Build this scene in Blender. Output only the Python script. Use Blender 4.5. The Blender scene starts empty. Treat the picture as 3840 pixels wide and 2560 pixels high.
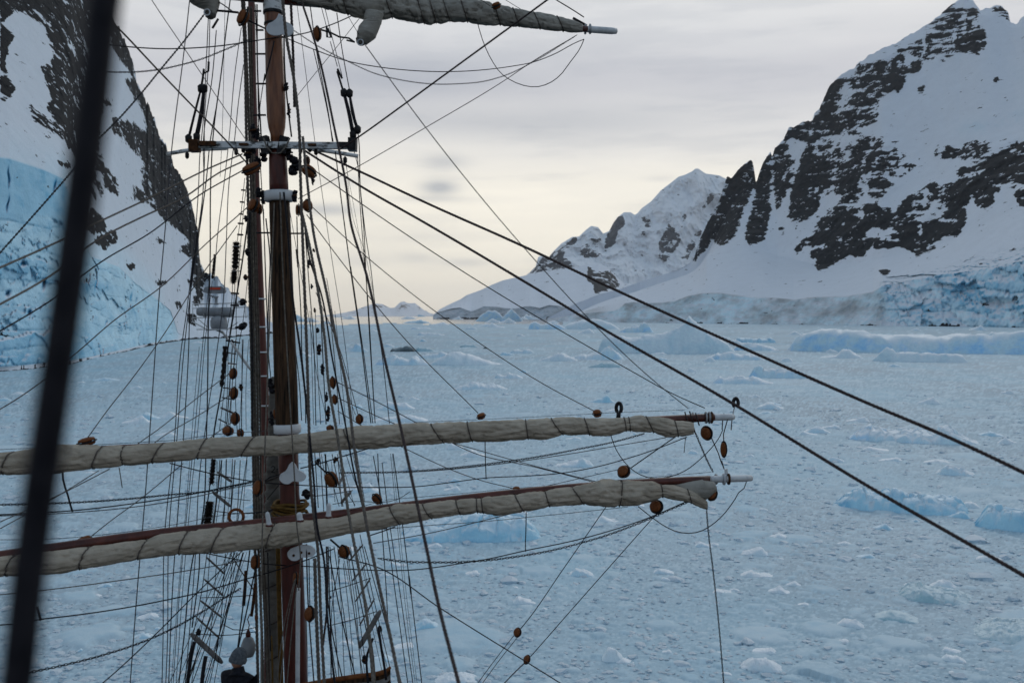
import bpy, math, random
import numpy as np
from mathutils import Vector, Matrix

SC = bpy.context.scene
COL = SC.collection
R_ = math.radians

# ------------------------------------------------------------------ camera
F = 3733.0                      # focal length in photo pixels (35 mm lens)
CAM_Z = 20.0
PITCH = math.atan(96.0 / F)
cam_data = bpy.data.cameras.new('camera')
cam_data.lens = 35.0
cam_data.sensor_width = 36.0
cam_data.clip_start = 0.05
cam_data.clip_end = 120000.0
cam_data.dof.use_dof = True
cam_data.dof.focus_distance = 24.0
cam_data.dof.aperture_fstop = 1.7
cam = bpy.data.objects.new('camera', cam_data)
COL.objects.link(cam)
cam.location = (0, 0, CAM_Z)
cam.rotation_euler = (math.pi / 2 - PITCH, 0, 0)
SC.camera = cam

# ------------------------------------------------------------------ sky
SUN_EL, SUN_AZ = R_(32), R_(25)         # a veiled sun ahead, a little to the right
world = bpy.data.worlds.new('World')
SC.world = world
world.use_nodes = True
nt = world.node_tree
nt.nodes.clear()


def N(t, typ, **kw):
    n = t.nodes.new(typ)
    for k, v in kw.items():
        if k == 'ins':
            for i, val in v.items():
                n.inputs[i].default_value = val
        else:
            setattr(n, k, v)
    return n


def M(t, op, a, b=None, c=None):
    n = t.nodes.new('ShaderNodeMath')
    n.operation = op
    for i, v in enumerate((a, b, c)):
        if v is None:
            continue
        if isinstance(v, (int, float)):
            n.inputs[i].default_value = v
        else:
            t.links.new(v, n.inputs[i])
    return n.outputs[0]


def MIX(t, fac, a, b, mode='MIX'):
    n = t.nodes.new('ShaderNodeMix')
    n.data_type = 'RGBA'
    n.blend_type = mode
    n.clamp_factor = True
    for i, v in ((0, fac), (6, a), (7, b)):
        if isinstance(v, (int, float)):
            n.inputs[i].default_value = v
        elif isinstance(v, (tuple, list)):
            n.inputs[i].default_value = (*v, 1.0)
        else:
            t.links.new(v, n.inputs[i])
    return n.outputs[2]


def RAMP(t, fac, stops, interp='LINEAR'):
    n = t.nodes.new('ShaderNodeValToRGB')
    n.color_ramp.interpolation = interp
    els = n.color_ramp.elements
    while len(els) > 1:
        els.remove(els[-1])
    for i, (p, c) in enumerate(stops):
        e = els[0] if i == 0 else els.new(p)
        e.position = p
        c = (c, c, c) if isinstance(c, (int, float)) else c
        e.color = (*c, 1.0)
    t.links.new(fac, n.inputs[0])
    return n.outputs[0]


tc = N(nt, 'ShaderNodeTexCoord')
sep = N(nt, 'ShaderNodeSeparateXYZ')
nt.links.new(tc.outputs['Generated'], sep.inputs[0])
DX, DY, DZ = sep.outputs
# overcast: warm bright strip low down, grey bands above, blue-grey overhead
SKY_STOPS = [
    (0.000, (0.78, 0.69, 0.54)), (0.020, (0.84, 0.76, 0.61)), (0.060, (0.90, 0.84, 0.71)),
    (0.130, (0.90, 0.86, 0.77)), (0.185, (0.72, 0.715, 0.715)), (0.225, (0.58, 0.585, 0.62)),
    (0.290, (0.74, 0.745, 0.75)), (0.380, (0.66, 0.68, 0.71)), (0.600, (0.40, 0.475, 0.545)), (1.000, (0.275, 0.385, 0.475))]
mp = N(nt, 'ShaderNodeMapping', ins={3: (2.2, 2.2, 11.0)})
nt.links.new(tc.outputs['Generated'], mp.inputs[0])
nz = N(nt, 'ShaderNodeTexNoise', ins={'Scale': 1.0, 'Detail': 4.0, 'Roughness': 0.5, 'Distortion': 0.25})
nt.links.new(mp.outputs[0], nz.inputs['Vector'])
warp = M(nt, 'MULTIPLY_ADD', nz.outputs[0], 0.09, -0.045)
zz = M(nt, 'ADD', M(nt, 'MAXIMUM', DZ, 0.0), M(nt, 'MULTIPLY', warp, M(nt, 'MINIMUM', M(nt, 'MULTIPLY', M(nt, 'MAXIMUM', DZ, 0.0), 8.0), 1.0)))
base = RAMP(nt, zz, SKY_STOPS, 'EASE')
mp2 = N(nt, 'ShaderNodeMapping', ins={1: (3.1, 0.7, 0.4), 3: (3.5, 3.5, 24.0)})
nt.links.new(tc.outputs['Generated'], mp2.inputs[0])
nz2 = N(nt, 'ShaderNodeTexNoise', ins={'Scale': 1.3, 'Detail': 5.0, 'Roughness': 0.55})
nt.links.new(mp2.outputs[0], nz2.inputs['Vector'])
band = RAMP(nt, nz2.outputs[0], [(0.30, 0.0), (0.47, 0.18), (0.60, 0.55), (0.75, 1.0)], 'EASE')
low = RAMP(nt, DZ, [(0.0, 0.20), (0.05, 0.5), (0.2, 0.75), (0.4, 0.6), (1.0, 0.7)])
dark = M(nt, 'MULTIPLY', M(nt, 'MULTIPLY', band, low), 0.50)
# small lens-shaped clouds low over the channel (direction, half size, depth of tone)
SPOTS = [(1665, 618, 80, 28, .17), (1648, 710, 66, 26, .30), (1620, 752, 150, 13, .12), (1560, 968, 80, 22, .13),
         (1745, 985, 95, 18, .14), (1228, 796, 105, 22, .22), (1290, 690, 120, 22, .10), (2478, 682, 60, 12, .08),
         (1345, 985, 110, 20, .10), (2000, 480, 620, 55, .15), (1500, 330, 420, 60, .16)]
uvar = M(nt, 'DIVIDE', DX, M(nt, 'MAXIMUM', DY, 0.05))
wob = M(nt, 'MULTIPLY_ADD', nz2.outputs[0], 0.5, -0.25)
tot = None
for (px, py, w, h, s) in SPOTS:
    s *= 2.0
    a = M(nt, 'MULTIPLY', M(nt, 'SUBTRACT', uvar, (px - 1920) / F), F / w)
    b = M(nt, 'MULTIPLY', M(nt, 'SUBTRACT', DZ, (1184 - py) / F), F / h)
    q = M(nt, 'ADD', M(nt, 'ADD', M(nt, 'MULTIPLY', a, a), M(nt, 'MULTIPLY', b, b)), M(nt, 'MULTIPLY', wob, 2.0))
    e = M(nt, 'MULTIPLY', M(nt, 'MINIMUM', M(nt, 'POWER', 2.718, M(nt, 'MULTIPLY', q, -0.9)), 1.0), s)
    tot = e if tot is None else M(nt, 'ADD', tot, e)
tot = M(nt, 'MULTIPLY', tot, M(nt, 'GREATER_THAN', DY, 0.05))
dark = M(nt, 'MINIMUM', M(nt, 'ADD', dark, tot), 0.62)
# the sky is brightest over the open channel ahead and turns to dull blue-grey cloud behind
ahead = RAMP(nt, M(nt, 'MULTIPLY_ADD', DY, .5, .5), [(0.25, 0.0), (0.80, 1.0)], 'EASE')
base = MIX(nt, ahead, MIX(nt, 1.0, base, (.64, .72, .83), 'MULTIPLY'), base)
ga = M(nt, 'MULTIPLY', M(nt, 'SUBTRACT', uvar, -.10), 3.2)
gb = M(nt, 'MULTIPLY', M(nt, 'SUBTRACT', DZ, .085), 11.0)
glow = M(nt, 'MULTIPLY', M(nt, 'POWER', 2.718, M(nt, 'MULTIPLY', M(nt, 'ADD', M(nt, 'MULTIPLY', ga, ga), M(nt, 'MULTIPLY', gb, gb)), -1.0)), M(nt, 'GREATER_THAN', DY, 0.05))
base = MIX(nt, M(nt, 'MULTIPLY', glow, .72), base, (1.04, .97, .83))
clouds = MIX(nt, dark, base, (0.20, 0.245, 0.33))
skyt = N(nt, 'ShaderNodeTexSky')
skyt.sky_type = 'NISHITA'
skyt.sun_disc = False
skyt.sun_elevation = SUN_EL
skyt.sun_rotation = SUN_AZ
blue = MIX(nt, 1.0, skyt.outputs[0], (0.08, 0.08, 0.08), 'MULTIPLY')
final = MIX(nt, 0.95, blue, clouds)
bg = N(nt, 'ShaderNodeBackground', ins={'Strength': 1.0})
nt.links.new(final, bg.inputs[0])
wo = N(nt, 'ShaderNodeOutputWorld')
nt.links.new(bg.outputs[0], wo.inputs[0])

sun_data = bpy.data.lights.new('sun', 'SUN')
sun_data.energy = 0.55
sun_data.angle = R_(40)
sun_data.color = (1.0, 0.96, 0.9)
sun = bpy.data.objects.new('sun', sun_data)
COL.objects.link(sun)
sd = Vector((math.sin(SUN_AZ) * math.cos(SUN_EL), math.cos(SUN_AZ) * math.cos(SUN_EL), math.sin(SUN_EL)))
sun.rotation_euler = sd.to_track_quat('Z', 'Y').to_euler()
sun.location = (0, 0, 60)

vs = SC.view_settings
vs.view_transform = 'Standard'
vs.look = 'None'
vs.exposure = 0.08
vs.gamma = 1.0
vs.use_curve_mapping = False
cy = SC.cycles
cy.use_denoising = True
cy.max_bounces = 5
cy.diffuse_bounces = 3
cy.glossy_bounces = 2
cy.volume_bounces = 1
cy.transparent_max_bounces = 6
cy.sample_clamp_indirect = 4.0

# ------------------------------------------------------------------ projection helpers: photo pixel + distance -> place in the world
CP, SP = math.cos(PITCH), math.sin(PITCH)


def at(px, py, d):
    """world position of photo pixel (px, py) at distance d along the viewing direction"""
    px = np.asarray(px, float)
    py = np.asarray(py, float)
    d = np.asarray(d, float)
    a = (px - 1920.0) / F
    b = (1280.0 - py) / F
    x = a * d
    y = (CP + b * SP) * d
    z = CAM_Z + (-SP + b * CP) * d
    return np.stack(np.broadcast_arrays(x, y, z), -1)


def sea_dist(py):
    """distance at which the photo row py meets the sea"""
    b = (1280.0 - py) / F
    return -CAM_Z / (-SP + b * CP)


def sea_row(d):
    return 1280.0 - F * ((-CAM_Z / d + SP) / CP)


REG = dict(O=(0, 0, .6125), A=(600, 0, 2.24), B=(600, 650, 2.24), C=(600, 1300, 2.24), D=(600, 1860, 2.24), E=(2000, 1400, 2.24),
           F=(0, 0, 1.12), G=(1600, 500, 1.96), H=(2600, 0, 1.8968), I=(2600, 600, 1.8968), J=(1200, 0, 1.96), K=(1400, 1700, 1.823),
           M=(0, 1400, 1.3522), N=(1150, 300, 2.24), Q=(1150, 950, 2.24), R=(350, 0, 2.883), S=(550, 1000, 3.365), T=(2100, 1080, 2.6133),
           U=(2900, 1150, 2.5021), V=(1250, 1100, 2.6133), W=(2640, 1500, 1.479), P=(0, 0, 1.0))


def P(reg, x, y):
    ox, oy, s = REG[reg]
    return ox + x / s, oy + y / s


# ------------------------------------------------------------------ noise (numpy)
_rng = np.random.RandomState(7)
_perm = np.concatenate([_rng.permutation(256)] * 3).astype(np.int64)
_grad = _rng.normal(size=(256, 3))
_grad /= np.linalg.norm(_grad, axis=1)[:, None]


def perlin(p):
    i = np.floor(p).astype(np.int64)
    f = p - i
    u = f * f * f * (f * (f * 6 - 15) + 10)
    i &= 255
    out = 0
    for dx in (0, 1):
        wx = u[:, 0] if dx else 1 - u[:, 0]
        for dy in (0, 1):
            wy = u[:, 1] if dy else 1 - u[:, 1]
            for dz in (0, 1):
                wz = u[:, 2] if dz else 1 - u[:, 2]
                h = _perm[_perm[_perm[(i[:, 0] + dx) & 255] + ((i[:, 1] + dy) & 255)] + ((i[:, 2] + dz) & 255)]
                g = _grad[h]
                out = out + wx * wy * wz * (g[:, 0] * (f[:, 0] - dx) + g[:, 1] * (f[:, 1] - dy) + g[:, 2] * (f[:, 2] - dz))
    return out * 1.5


def fbm(p, oct=5, gain=0.5, ridge=False):
    s, a, t = 0, 1.0, 0
    q = p.copy()
    for k in range(oct):
        n = perlin(q)
        if ridge:
            n = 1 - 2 * np.abs(n)
        s = s + a * n
        t += a
        a *= gain
        q = q * 2.03 + 17.3
    return s / t


def cells(p, seed=0):
    """2-D cellular noise: (distance to the nearest centre, distance to the second, random value of the nearest cell)"""
    i = np.floor(p).astype(np.int64)
    f1 = np.full(len(p), 9.0)
    f2 = np.full(len(p), 9.0)
    rv = np.zeros(len(p))
    for dx in (-1, 0, 1):
        for dy in (-1, 0, 1):
            c = i + (dx, dy)
            h = _perm[_perm[(c[:, 0] + seed * 31) & 255] + (c[:, 1] & 255)]
            h2 = _perm[h + 71]
            cx = c[:, 0] + h / 256.0
            cy_ = c[:, 1] + h2 / 256.0
            d = np.hypot(cx - p[:, 0], cy_ - p[:, 1])
            m = d < f1
            f2 = np.where(m, f1, np.minimum(f2, d))
            rv = np.where(m, _perm[h2 + 13] / 256.0, rv)
            f1 = np.where(m, d, f1)
    return f1, f2, rv


def sstep(a, b, x):
    t = np.clip((x - a) / (b - a), 0, 1)
    return t * t * (3 - 2 * t)


# ------------------------------------------------------------------ object helpers
def tag(o, label=None, cat=None, group=None, kind=None):
    if label:
        o['label'] = label
    if cat:
        o['category'] = cat
    if group:
        o['group'] = group
    if kind:
        o['kind'] = kind
    return o


def mesh_np(name, verts, faces, mat=None, smooth=True, attrs=None):
    """verts (n,3), faces (m,4) or (m,3) arrays, or a python list of tuples"""
    me = bpy.data.meshes.new(name)
    if isinstance(faces, np.ndarray):
        k = faces.shape[1]
        me.vertices.add(len(verts))
        me.vertices.foreach_set('co', np.ascontiguousarray(verts, dtype=np.float32).ravel())
        me.loops.add(faces.size)
        me.loops.foreach_set('vertex_index', np.ascontiguousarray(faces, dtype=np.int32).ravel())
        me.polygons.add(len(faces))
        me.polygons.foreach_set('loop_start', np.arange(0, faces.size, k, dtype=np.int32))
        me.polygons.foreach_set('loop_total', np.full(len(faces), k, dtype=np.int32))
        me.update(calc_edges=True)
    else:
        me.from_pydata([tuple(v) for v in verts], [], faces)
        me.update()
    me.polygons.foreach_set('use_smooth', np.full(len(me.polygons), smooth, dtype=bool))
    if attrs:
        for an, av in attrs.items():
            a = me.attributes.new(an, 'FLOAT', 'POINT')
            a.data.foreach_set('value', np.ascontiguousarray(av, dtype=np.float32))
    if mat:
        me.materials.append(mat)
    return me


def obj(name, me, parent=None, loc=None):
    o = bpy.data.objects.new(name, me)
    COL.objects.link(o)
    if loc is not None:
        o.location = loc
    if parent is not None:
        o.parent = parent
    return o


def grid_faces(nu, nv, wrap_u=False, off=0):
    """index quads of a grid with nv rows of nu columns"""
    u = np.arange(nu if wrap_u else nu - 1)
    v = np.arange(nv - 1)
    U, V = np.meshgrid(u, v)
    U2 = (U + 1) % nu
    return (np.stack([V * nu + U, V * nu + U2, (V + 1) * nu + U2, (V + 1) * nu + U], -1).reshape(-1, 4) + off)


class MB:
    """collects shapes, then links them as ONE mesh"""

    def __init__(self):
        self.v, self.f = [], []
        self.n = 0

    def add(self, v, f):
        self.v.extend([tuple(float(c) for c in q) for q in v])
        self.f.extend([tuple(int(i) + self.n for i in q) for q in f])
        self.n += len(v)
        return self

    def box(self, c, s, rot=None, taper=1.0):
        x, y, z = (q / 2 for q in s)
        vs_ = [Vector((sx * x * (taper if sz > 0 else 1), sy * y * (taper if sz > 0 else 1), sz * z)) for sx in (-1, 1) for sy in (-1, 1) for sz in (-1, 1)]
        if rot is not None:
            vs_ = [rot @ q for q in vs_]
        c = Vector(c)
        return self.add([q + c for q in vs_], [(0, 1, 3, 2), (4, 6, 7, 5), (0, 4, 5, 1), (2, 3, 7, 6), (0, 2, 6, 4), (1, 5, 7, 3)])

    def tube(self, pts, r, sides=6, cap=True):
        v, f = tube_np(pts, r, sides, cap)
        return self.add(v, f)

    def lathe(self, prof, seg=16, mat=None):
        """prof: (radius, z) pairs"""
        vs_, fs = [], []
        for (r, z) in prof:
            for k in range(seg):
                a = 2 * math.pi * k / seg
                q = Vector((r * math.cos(a), r * math.sin(a), z))
                vs_.append(mat @ q if mat is not None else q)
        for j in range(len(prof) - 1):
            for k in range(seg):
                fs.append((j * seg + k, j * seg + (k + 1) % seg, (j + 1) * seg + (k + 1) % seg, (j + 1) * seg + k))
        fs.append(tuple(range(seg - 1, -1, -1)))
        fs.append(tuple((len(prof) - 1) * seg + k for k in range(seg)))
        return self.add(vs_, fs)

    def prism(self, outline, origin, ex, ey, ez, thick):
        """outline (x, y) in the plane ex, ey; thick along ez"""
        n = len(outline)
        vs_ = [Vector(origin) + ex * x + ey * y + ez * (s * thick / 2) for s in (-1, 1) for (x, y) in outline]
        fs = [tuple(range(n - 1, -1, -1)), tuple(range(n, 2 * n))]
        fs += [(i, (i + 1) % n, n + (i + 1) % n, n + i) for i in range(n)]
        return self.add(vs_, fs)

    def build(self, name, mat, parent=None, smooth=True, loc=None):
        return obj(name, mesh_np(name, self.v, self.f, mat, smooth), parent, loc)


def tube_np(pts, r, sides=6, cap=True):
    pts = np.asarray(pts, float)
    n = len(pts)
    r = np.broadcast_to(np.asarray(r, float), (n,))
    t = np.gradient(pts, axis=0)
    t /= np.linalg.norm(t, axis=1)[:, None] + 1e-12
    ref = np.array([0.0, 1.0, 0.0]) if abs(t[0, 1]) < 0.9 else np.array([1.0, 0.0, 0.0])
    a = np.linspace(0, 2 * np.pi, sides, endpoint=False)
    out = np.zeros((n, sides, 3))
    u = ref - t[0] * (ref @ t[0])
    u /= np.linalg.norm(u)
    for i in range(n):
        u = u - t[i] * (u @ t[i])
        u /= np.linalg.norm(u) + 1e-12
        w = np.cross(t[i], u)
        out[i] = pts[i] + r[i] * (np.cos(a)[:, None] * u + np.sin(a)[:, None] * w)
    f = [tuple(q) for q in grid_faces(sides, n, True)]
    if cap:
        f.append(tuple(range(sides - 1, -1, -1)))
        f.append(tuple((n - 1) * sides + k for k in range(sides)))
    return out.reshape(-1, 3), f


def spline(pts, n):
    """smooth curve through the points (Catmull-Rom by chord length), n samples"""
    p = np.asarray(pts, float)
    if len(p) == 2:
        return p[0] + (p[1] - p[0]) * np.linspace(0, 1, n)[:, None]
    s = np.concatenate([[0], np.cumsum(np.linalg.norm(np.diff(p, axis=0), axis=1))])
    m = np.gradient(p, s, axis=0)
    q = np.linspace(0, s[-1], n)
    k = np.clip(np.searchsorted(s, q, 'right') - 1, 0, len(p) - 2)
    h = (s[k + 1] - s[k])[:, None]
    x = ((q - s[k])[:, None]) / h
    return ((2 * x**3 - 3 * x**2 + 1) * p[k] + (x**3 - 2 * x**2 + x) * h * m[k] + (-2 * x**3 + 3 * x**2) * p[k + 1] + (x**3 - x**2) * h * m[k + 1])


# ------------------------------------------------------------------ materials
def new_mat(name):
    m = bpy.data.materials.new(name)
    m.use_nodes = True
    t = m.node_tree
    b = t.nodes['Principled BSDF']
    return m, t, b


def noise(t, scale, detail=4, rough=0.55, vec=None, dist=0.0):
    n = N(t, 'ShaderNodeTexNoise', ins={'Scale': scale, 'Detail': detail, 'Roughness': rough, 'Distortion': dist})
    if vec is not None:
        t.links.new(vec, n.inputs['Vector'])
    return n.outputs[0]


def objvec(t, scale=(1, 1, 1)):
    c = N(t, 'ShaderNodeTexCoord')
    m = N(t, 'ShaderNodeMapping', ins={3: scale})
    t.links.new(c.outputs['Object'], m.inputs[0])
    return m.outputs[0]


def bump(t, b, h, strength=0.4, dist=0.02):
    n = N(t, 'ShaderNodeBump', ins={'Strength': strength, 'Distance': dist})
    t.links.new(h, n.inputs['Height'])
    t.links.new(n.outputs[0], b.inputs['Normal'])


def plain(name, c1, c2, scale=8.0, rough=0.7, stretch=(1, 1, 1), bmp=0.3, bdist=0.004, metal=0.0, lo=0.35, hi=0.65):
    m, t, b = new_mat(name)
    v = objvec(t, stretch)
    n = noise(t, scale, 5, 0.6, v)
    c = RAMP(t, n, [(lo, c1), (hi, c2)])
    t.links.new(c, b.inputs['Base Color'])
    b.inputs['Roughness'].default_value = rough
    b.inputs['Metallic'].default_value = metal
    b.inputs['Specular IOR Level'].default_value = .12 if rough >= .5 else .4
    if bmp:
        bump(t, b, n, bmp, bdist)
    return m


MAT = {}
MAT['tarred'] = plain('tarred_rope', (.008, .008, .012), (.022, .021, .026), 30, .6)
MAT['tan'] = plain('tan_rope', (.080, .069, .060), (.155, .135, .118), 25, .85)
MAT['pale'] = plain('pale_rope', (.095, .085, .072), (.19, .172, .148), 25, .85)
MAT['brown_rope'] = plain('brown_rope', (.030, .022, .022), (.070, .054, .052), 25, .8)
MAT['wire'] = plain('wire', (.03, .03, .038), (.075, .075, .09), 20, .5)
MAT['chain'] = plain('chain_iron', (.012, .013, .016), (.05, .052, .06), 40, .5, metal=.3)
MAT['iron'] = plain('black_iron', (.008, .009, .011), (.035, .034, .036), 18, .5)
MAT['rust'] = plain('rusty_iron', (.03, .014, .008), (.10, .045, .02), 18, .8)
MAT['galv'] = plain('galvanised', (.20, .21, .22), (.38, .40, .42), 10, .5, metal=.4)
MAT['varnish'] = plain('varnished_spar', (.10, .030, .012), (.22, .080, .030), 3, .30, (6, 6, .7), .15)
MAT['oldwood'] = plain('weathered_mast', (.006, .005, .004), (.12, .066, .036), 5, .6, (6, 6, .40), .6, lo=.36, hi=.74)
MAT['redpaint'] = plain('red_paint', (.045, .008, .006), (.105, .020, .013), 4, .45, (3, 3, .6), .2)
MAT['yard'] = plain('yard_brown', (.050, .013, .010), (.12, .032, .022), 4, .45, (1, 1, 1), .2)
MAT['white'] = plain('white_paint', (.40, .43, .46), (.62, .65, .67), 5, .5, (1, 1, 1), .15, lo=.25, hi=.5)
MAT['chipped'] = plain('chipped_white', (.06, .06, .055), (.66, .69, .70), 5, .6, (1, 1, 2.2), .4, lo=.40, hi=.50)
MAT['block'] = plain('block_wood', (.09, .027, .010), (.23, .085, .030), 9, .58, (1, 3, 1), .2)
MAT['ochre'] = plain('ochre_rope', (.085, .048, .012), (.17, .10, .028), 14, .7)
MAT['greywood'] = plain('grey_wood', (.12, .118, .115), (.26, .255, .25), 7, .85, (1, 1, 1), .3)
MAT['pale_grey'] = plain('grey_white_shell', (.20, .22, .24), (.31, .33, .35), 4, .6, bmp=.1)
MAT['redstripe'] = plain('red_stripe', (.55, .06, .03), (.65, .09, .05), 4, .5, bmp=0)
MAT['fuzz'] = plain('frayed_rope', (.012, .010, .010), (.045, .035, .028), 40, .95)


def canvas_mat(name, c1, c2):
    m, t, b = new_mat(name)
    v = objvec(t)
    n1 = noise(t, 2.2, 4, .6, v)
    n2 = noise(t, 60, 2, .5, v)
    c = RAMP(t, n1, [(.30, c1), (.68, c2)])
    c = MIX(t, M(t, 'MULTIPLY', n2, .25), c, tuple(q * .6 for q in c1))
    st = RAMP(t, noise(t, 5, 5, .7, objvec(t, (.6, .6, 3))), [(.60, 0.0), (.72, 1.0)])
    c = MIX(t, M(t, 'MULTIPLY', st, .35), c, (.08, .06, .04))
    t.links.new(c, b.inputs['Base Color'])
    b.inputs['Roughness'].default_value = .92
    b.inputs['Specular IOR Level'].default_value = .08
    bump(t, b, M(t, 'ADD', M(t, 'MULTIPLY', noise(t, 14, 5, .6, v), .4), M(t, 'MULTIPLY', noise(t, 4, 4, .6, objvec(t, (.45, 1, 2.6)), .8), 2.0)), .7, .022)
    return m


MAT['canvas'] = canvas_mat('sail_canvas', (.36, .315, .25), (.52, .46, .375))
MAT['canvas_grey'] = canvas_mat('grey_canvas', (.26, .25, .22), (.42, .405, .36))
MAT['canvas_grime'] = canvas_mat('grimy_canvas', (.10, .095, .085), (.20, .19, .17))

# ================================================================== SETTING
# ------------------------------------------------------------------ painted layout of bare rock (photo pixels), used only to place rock on the slopes
MX0, MY0, MS = -900, -1300, 4
MW, MH = 1460, 740


def raster(polys):
    g = np.zeros((MH, MW), np.float32)
    for (reg, pts, val) in polys:
        q = np.array([P(reg, *p) for p in pts])
        q = (q - (MX0, MY0)) / MS
        x0, y0 = np.floor(q.min(0)).astype(int)
        x1, y1 = np.ceil(q.max(0)).astype(int) + 1
        x0, y0 = max(x0, 0), max(y0, 0)
        x1, y1 = min(x1, MW), min(y1, MH)
        if x1 <= x0 or y1 <= y0:
            continue
        X, Y = np.meshgrid(np.arange(x0, x1) + .5, np.arange(y0, y1) + .5)
        ins = np.zeros(X.shape, bool)
        n = len(q)
        for i in range(n):
            xa, ya = q[i]
            xb, yb = q[(i + 1) % n]
            c = ((ya > Y) != (yb > Y)) & (X < (xb - xa) * (Y - ya) / (yb - ya + 1e-9) + xa)
            ins ^= c
        g[y0:y1, x0:x1][ins] = val
    return g


def blur(g, r):
    for ax in (0, 1):
        for _ in range(2):
            c = np.cumsum(np.pad(g, [(r + 1, r) if a == ax else (0, 0) for a in (0, 1)], mode='edge'), axis=ax)
            n = 2 * r + 1
            g = (np.take(c, np.arange(n, c.shape[ax]), ax) - np.take(c, np.arange(0, c.shape[ax] - n), ax)) / n
    return g


def sample(g, px, py):
    x = np.clip((px - MX0) / MS - .5, 0, MW - 1.01)
    y = np.clip((py - MY0) / MS - .5, 0, MH - 1.01)
    i, j = np.floor(x).astype(int), np.floor(y).astype(int)
    u, v = x - i, y - j
    return (g[j, i] * (1 - u) + g[j, i + 1] * u) * (1 - v) + (g[j + 1, i] * (1 - u) + g[j + 1, i + 1] * u) * v


def loft(x0, x1, nu, curves, rows):
    """surface through curves [(xs, ys, ds)] from the foot up; rows = grid rows between neighbours. Returns px, py, d, band (nv, nu)"""
    xs = np.linspace(x0, x1, nu)
    cs = [(np.interp(xs, c[0], c[1]), np.interp(xs, c[0], c[2])) for c in curves]
    PY, D, B = [], [], []
    for k in range(len(cs) - 1):
        n = rows[k]
        for i in range(n + (k == len(cs) - 2)):
            t = i / n
            PY.append(cs[k][0] * (1 - t) + cs[k + 1][0] * t)
            D.append(cs[k][1] * (1 - t) + cs[k + 1][1] * t)
            B.append(np.full(nu, k + t))
    PY, D, B = np.array(PY), np.array(D), np.array(B)
    return np.broadcast_to(xs, PY.shape), PY, D, B


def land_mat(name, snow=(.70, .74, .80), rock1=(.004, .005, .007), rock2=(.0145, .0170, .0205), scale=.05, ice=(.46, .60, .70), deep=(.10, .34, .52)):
    m, t, b = new_mat(name)

    def A(an):
        n = N(t, 'ShaderNodeAttribute')
        n.attribute_name = an
        return n.outputs['Fac']
    v = objvec(t)
    n1 = noise(t, scale, 6, .65, v)
    n2 = noise(t, scale * 6, 4, .6, v)
    rc = RAMP(t, M(t, 'ADD', M(t, 'MULTIPLY', n1, .6), M(t, 'MULTIPLY', n2, .4)), [(.35, rock1), (.62, rock2), (.75, tuple(q * 1.5 for q in rock2))])
    sn = MIX(t, RAMP(t, n1, [(.3, 0.0), (.7, 1.0)]), tuple(q * .93 for q in snow), snow)
    ic = MIX(t, RAMP(t, n1, [(.3, 0.0), (.7, 1.0)]), ice, tuple(min(1, q * 1.25) for q in ice))
    ic = MIX(t, A('blue'), ic, deep)
    mpr = N(t, 'ShaderNodeMapping', ins={2: (0.0, R_(24), R_(10)), 3: (1.0, 1.0, 2.9)})
    t.links.new(v, mpr.inputs[0])
    n3 = noise(t, scale * 1.15, 4, .56, mpr.outputs[0], .5)
    rk = RAMP(t, M(t, 'ADD', A('rock'), M(t, 'MULTIPLY_ADD', n3, 2.5, -1.25)), [(.45, 0.0), (.51, 1.0)])
    g = N(t, 'ShaderNodeNewGeometry')
    gs = N(t, 'ShaderNodeSeparateXYZ')
    t.links.new(g.outputs['Normal'], gs.inputs[0])
    flat = RAMP(t, M(t, 'ADD', gs.outputs[2], M(t, 'MULTIPLY_ADD', n1, .3, -.15)), [(.42, 0.0), (.80, 1.0)])
    ic = MIX(t, flat, ic, sn)
    c = MIX(t, A('ice'), sn, ic)
    dirt = MIX(t, n2, (.22, .25, .275), (.46, .46, .455))
    c = MIX(t, A('dirt'), c, dirt)
    c = MIX(t, rk, c, rc)
    t.links.new(c, b.inputs['Base Color'])
    b.inputs['Roughness'].default_value = .85
    b.inputs['Specular IOR Level'].default_value = .08
    bump(t, b, M(t, 'ADD', n1, M(t, 'ADD', n2, M(t, 'MULTIPLY', n3, rk))), .5, .12 / scale)
    return m


def finish_land(name, px, py, d, mat, attrs, kind='structure'):
    nv, nu = d.shape
    p = at(px, py, d).reshape(-1, 3)
    o = obj(name, mesh_np(name, p, grid_faces(nu, nv), mat, True, {k: v.ravel() for k, v in attrs.items()}))
    return tag(o, kind=kind)


def pt(reg, pts):
    return [P(reg, *p) for p in pts]


def curve(pts, d):
    """pts photo points left to right; d = [(x, dist), ...]"""
    x, y = [p[0] for p in pts], [p[1] for p in pts]
    return x, y, list(np.interp(x, [q[0] for q in d], [q[1] for q in d]))


def smooth(pts, w, x0, x1, low=0):
    x = np.arange(x0, x1, 6.0)
    y = np.interp(x, [p[0] for p in pts], [p[1] for p in pts])
    if low:
        k = int(low / 6)
        y = np.max([np.roll(np.pad(y, k, mode='edge'), j)[k:-k] for j in range(-k, k + 1)], axis=0)
    k = int(w / 6)
    for _ in range(2):
        q = np.pad(y, k, mode='edge')
        y = np.convolve(q, np.ones(2 * k + 1) / (2 * k + 1), 'valid')
    return list(zip(x, y))


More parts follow.
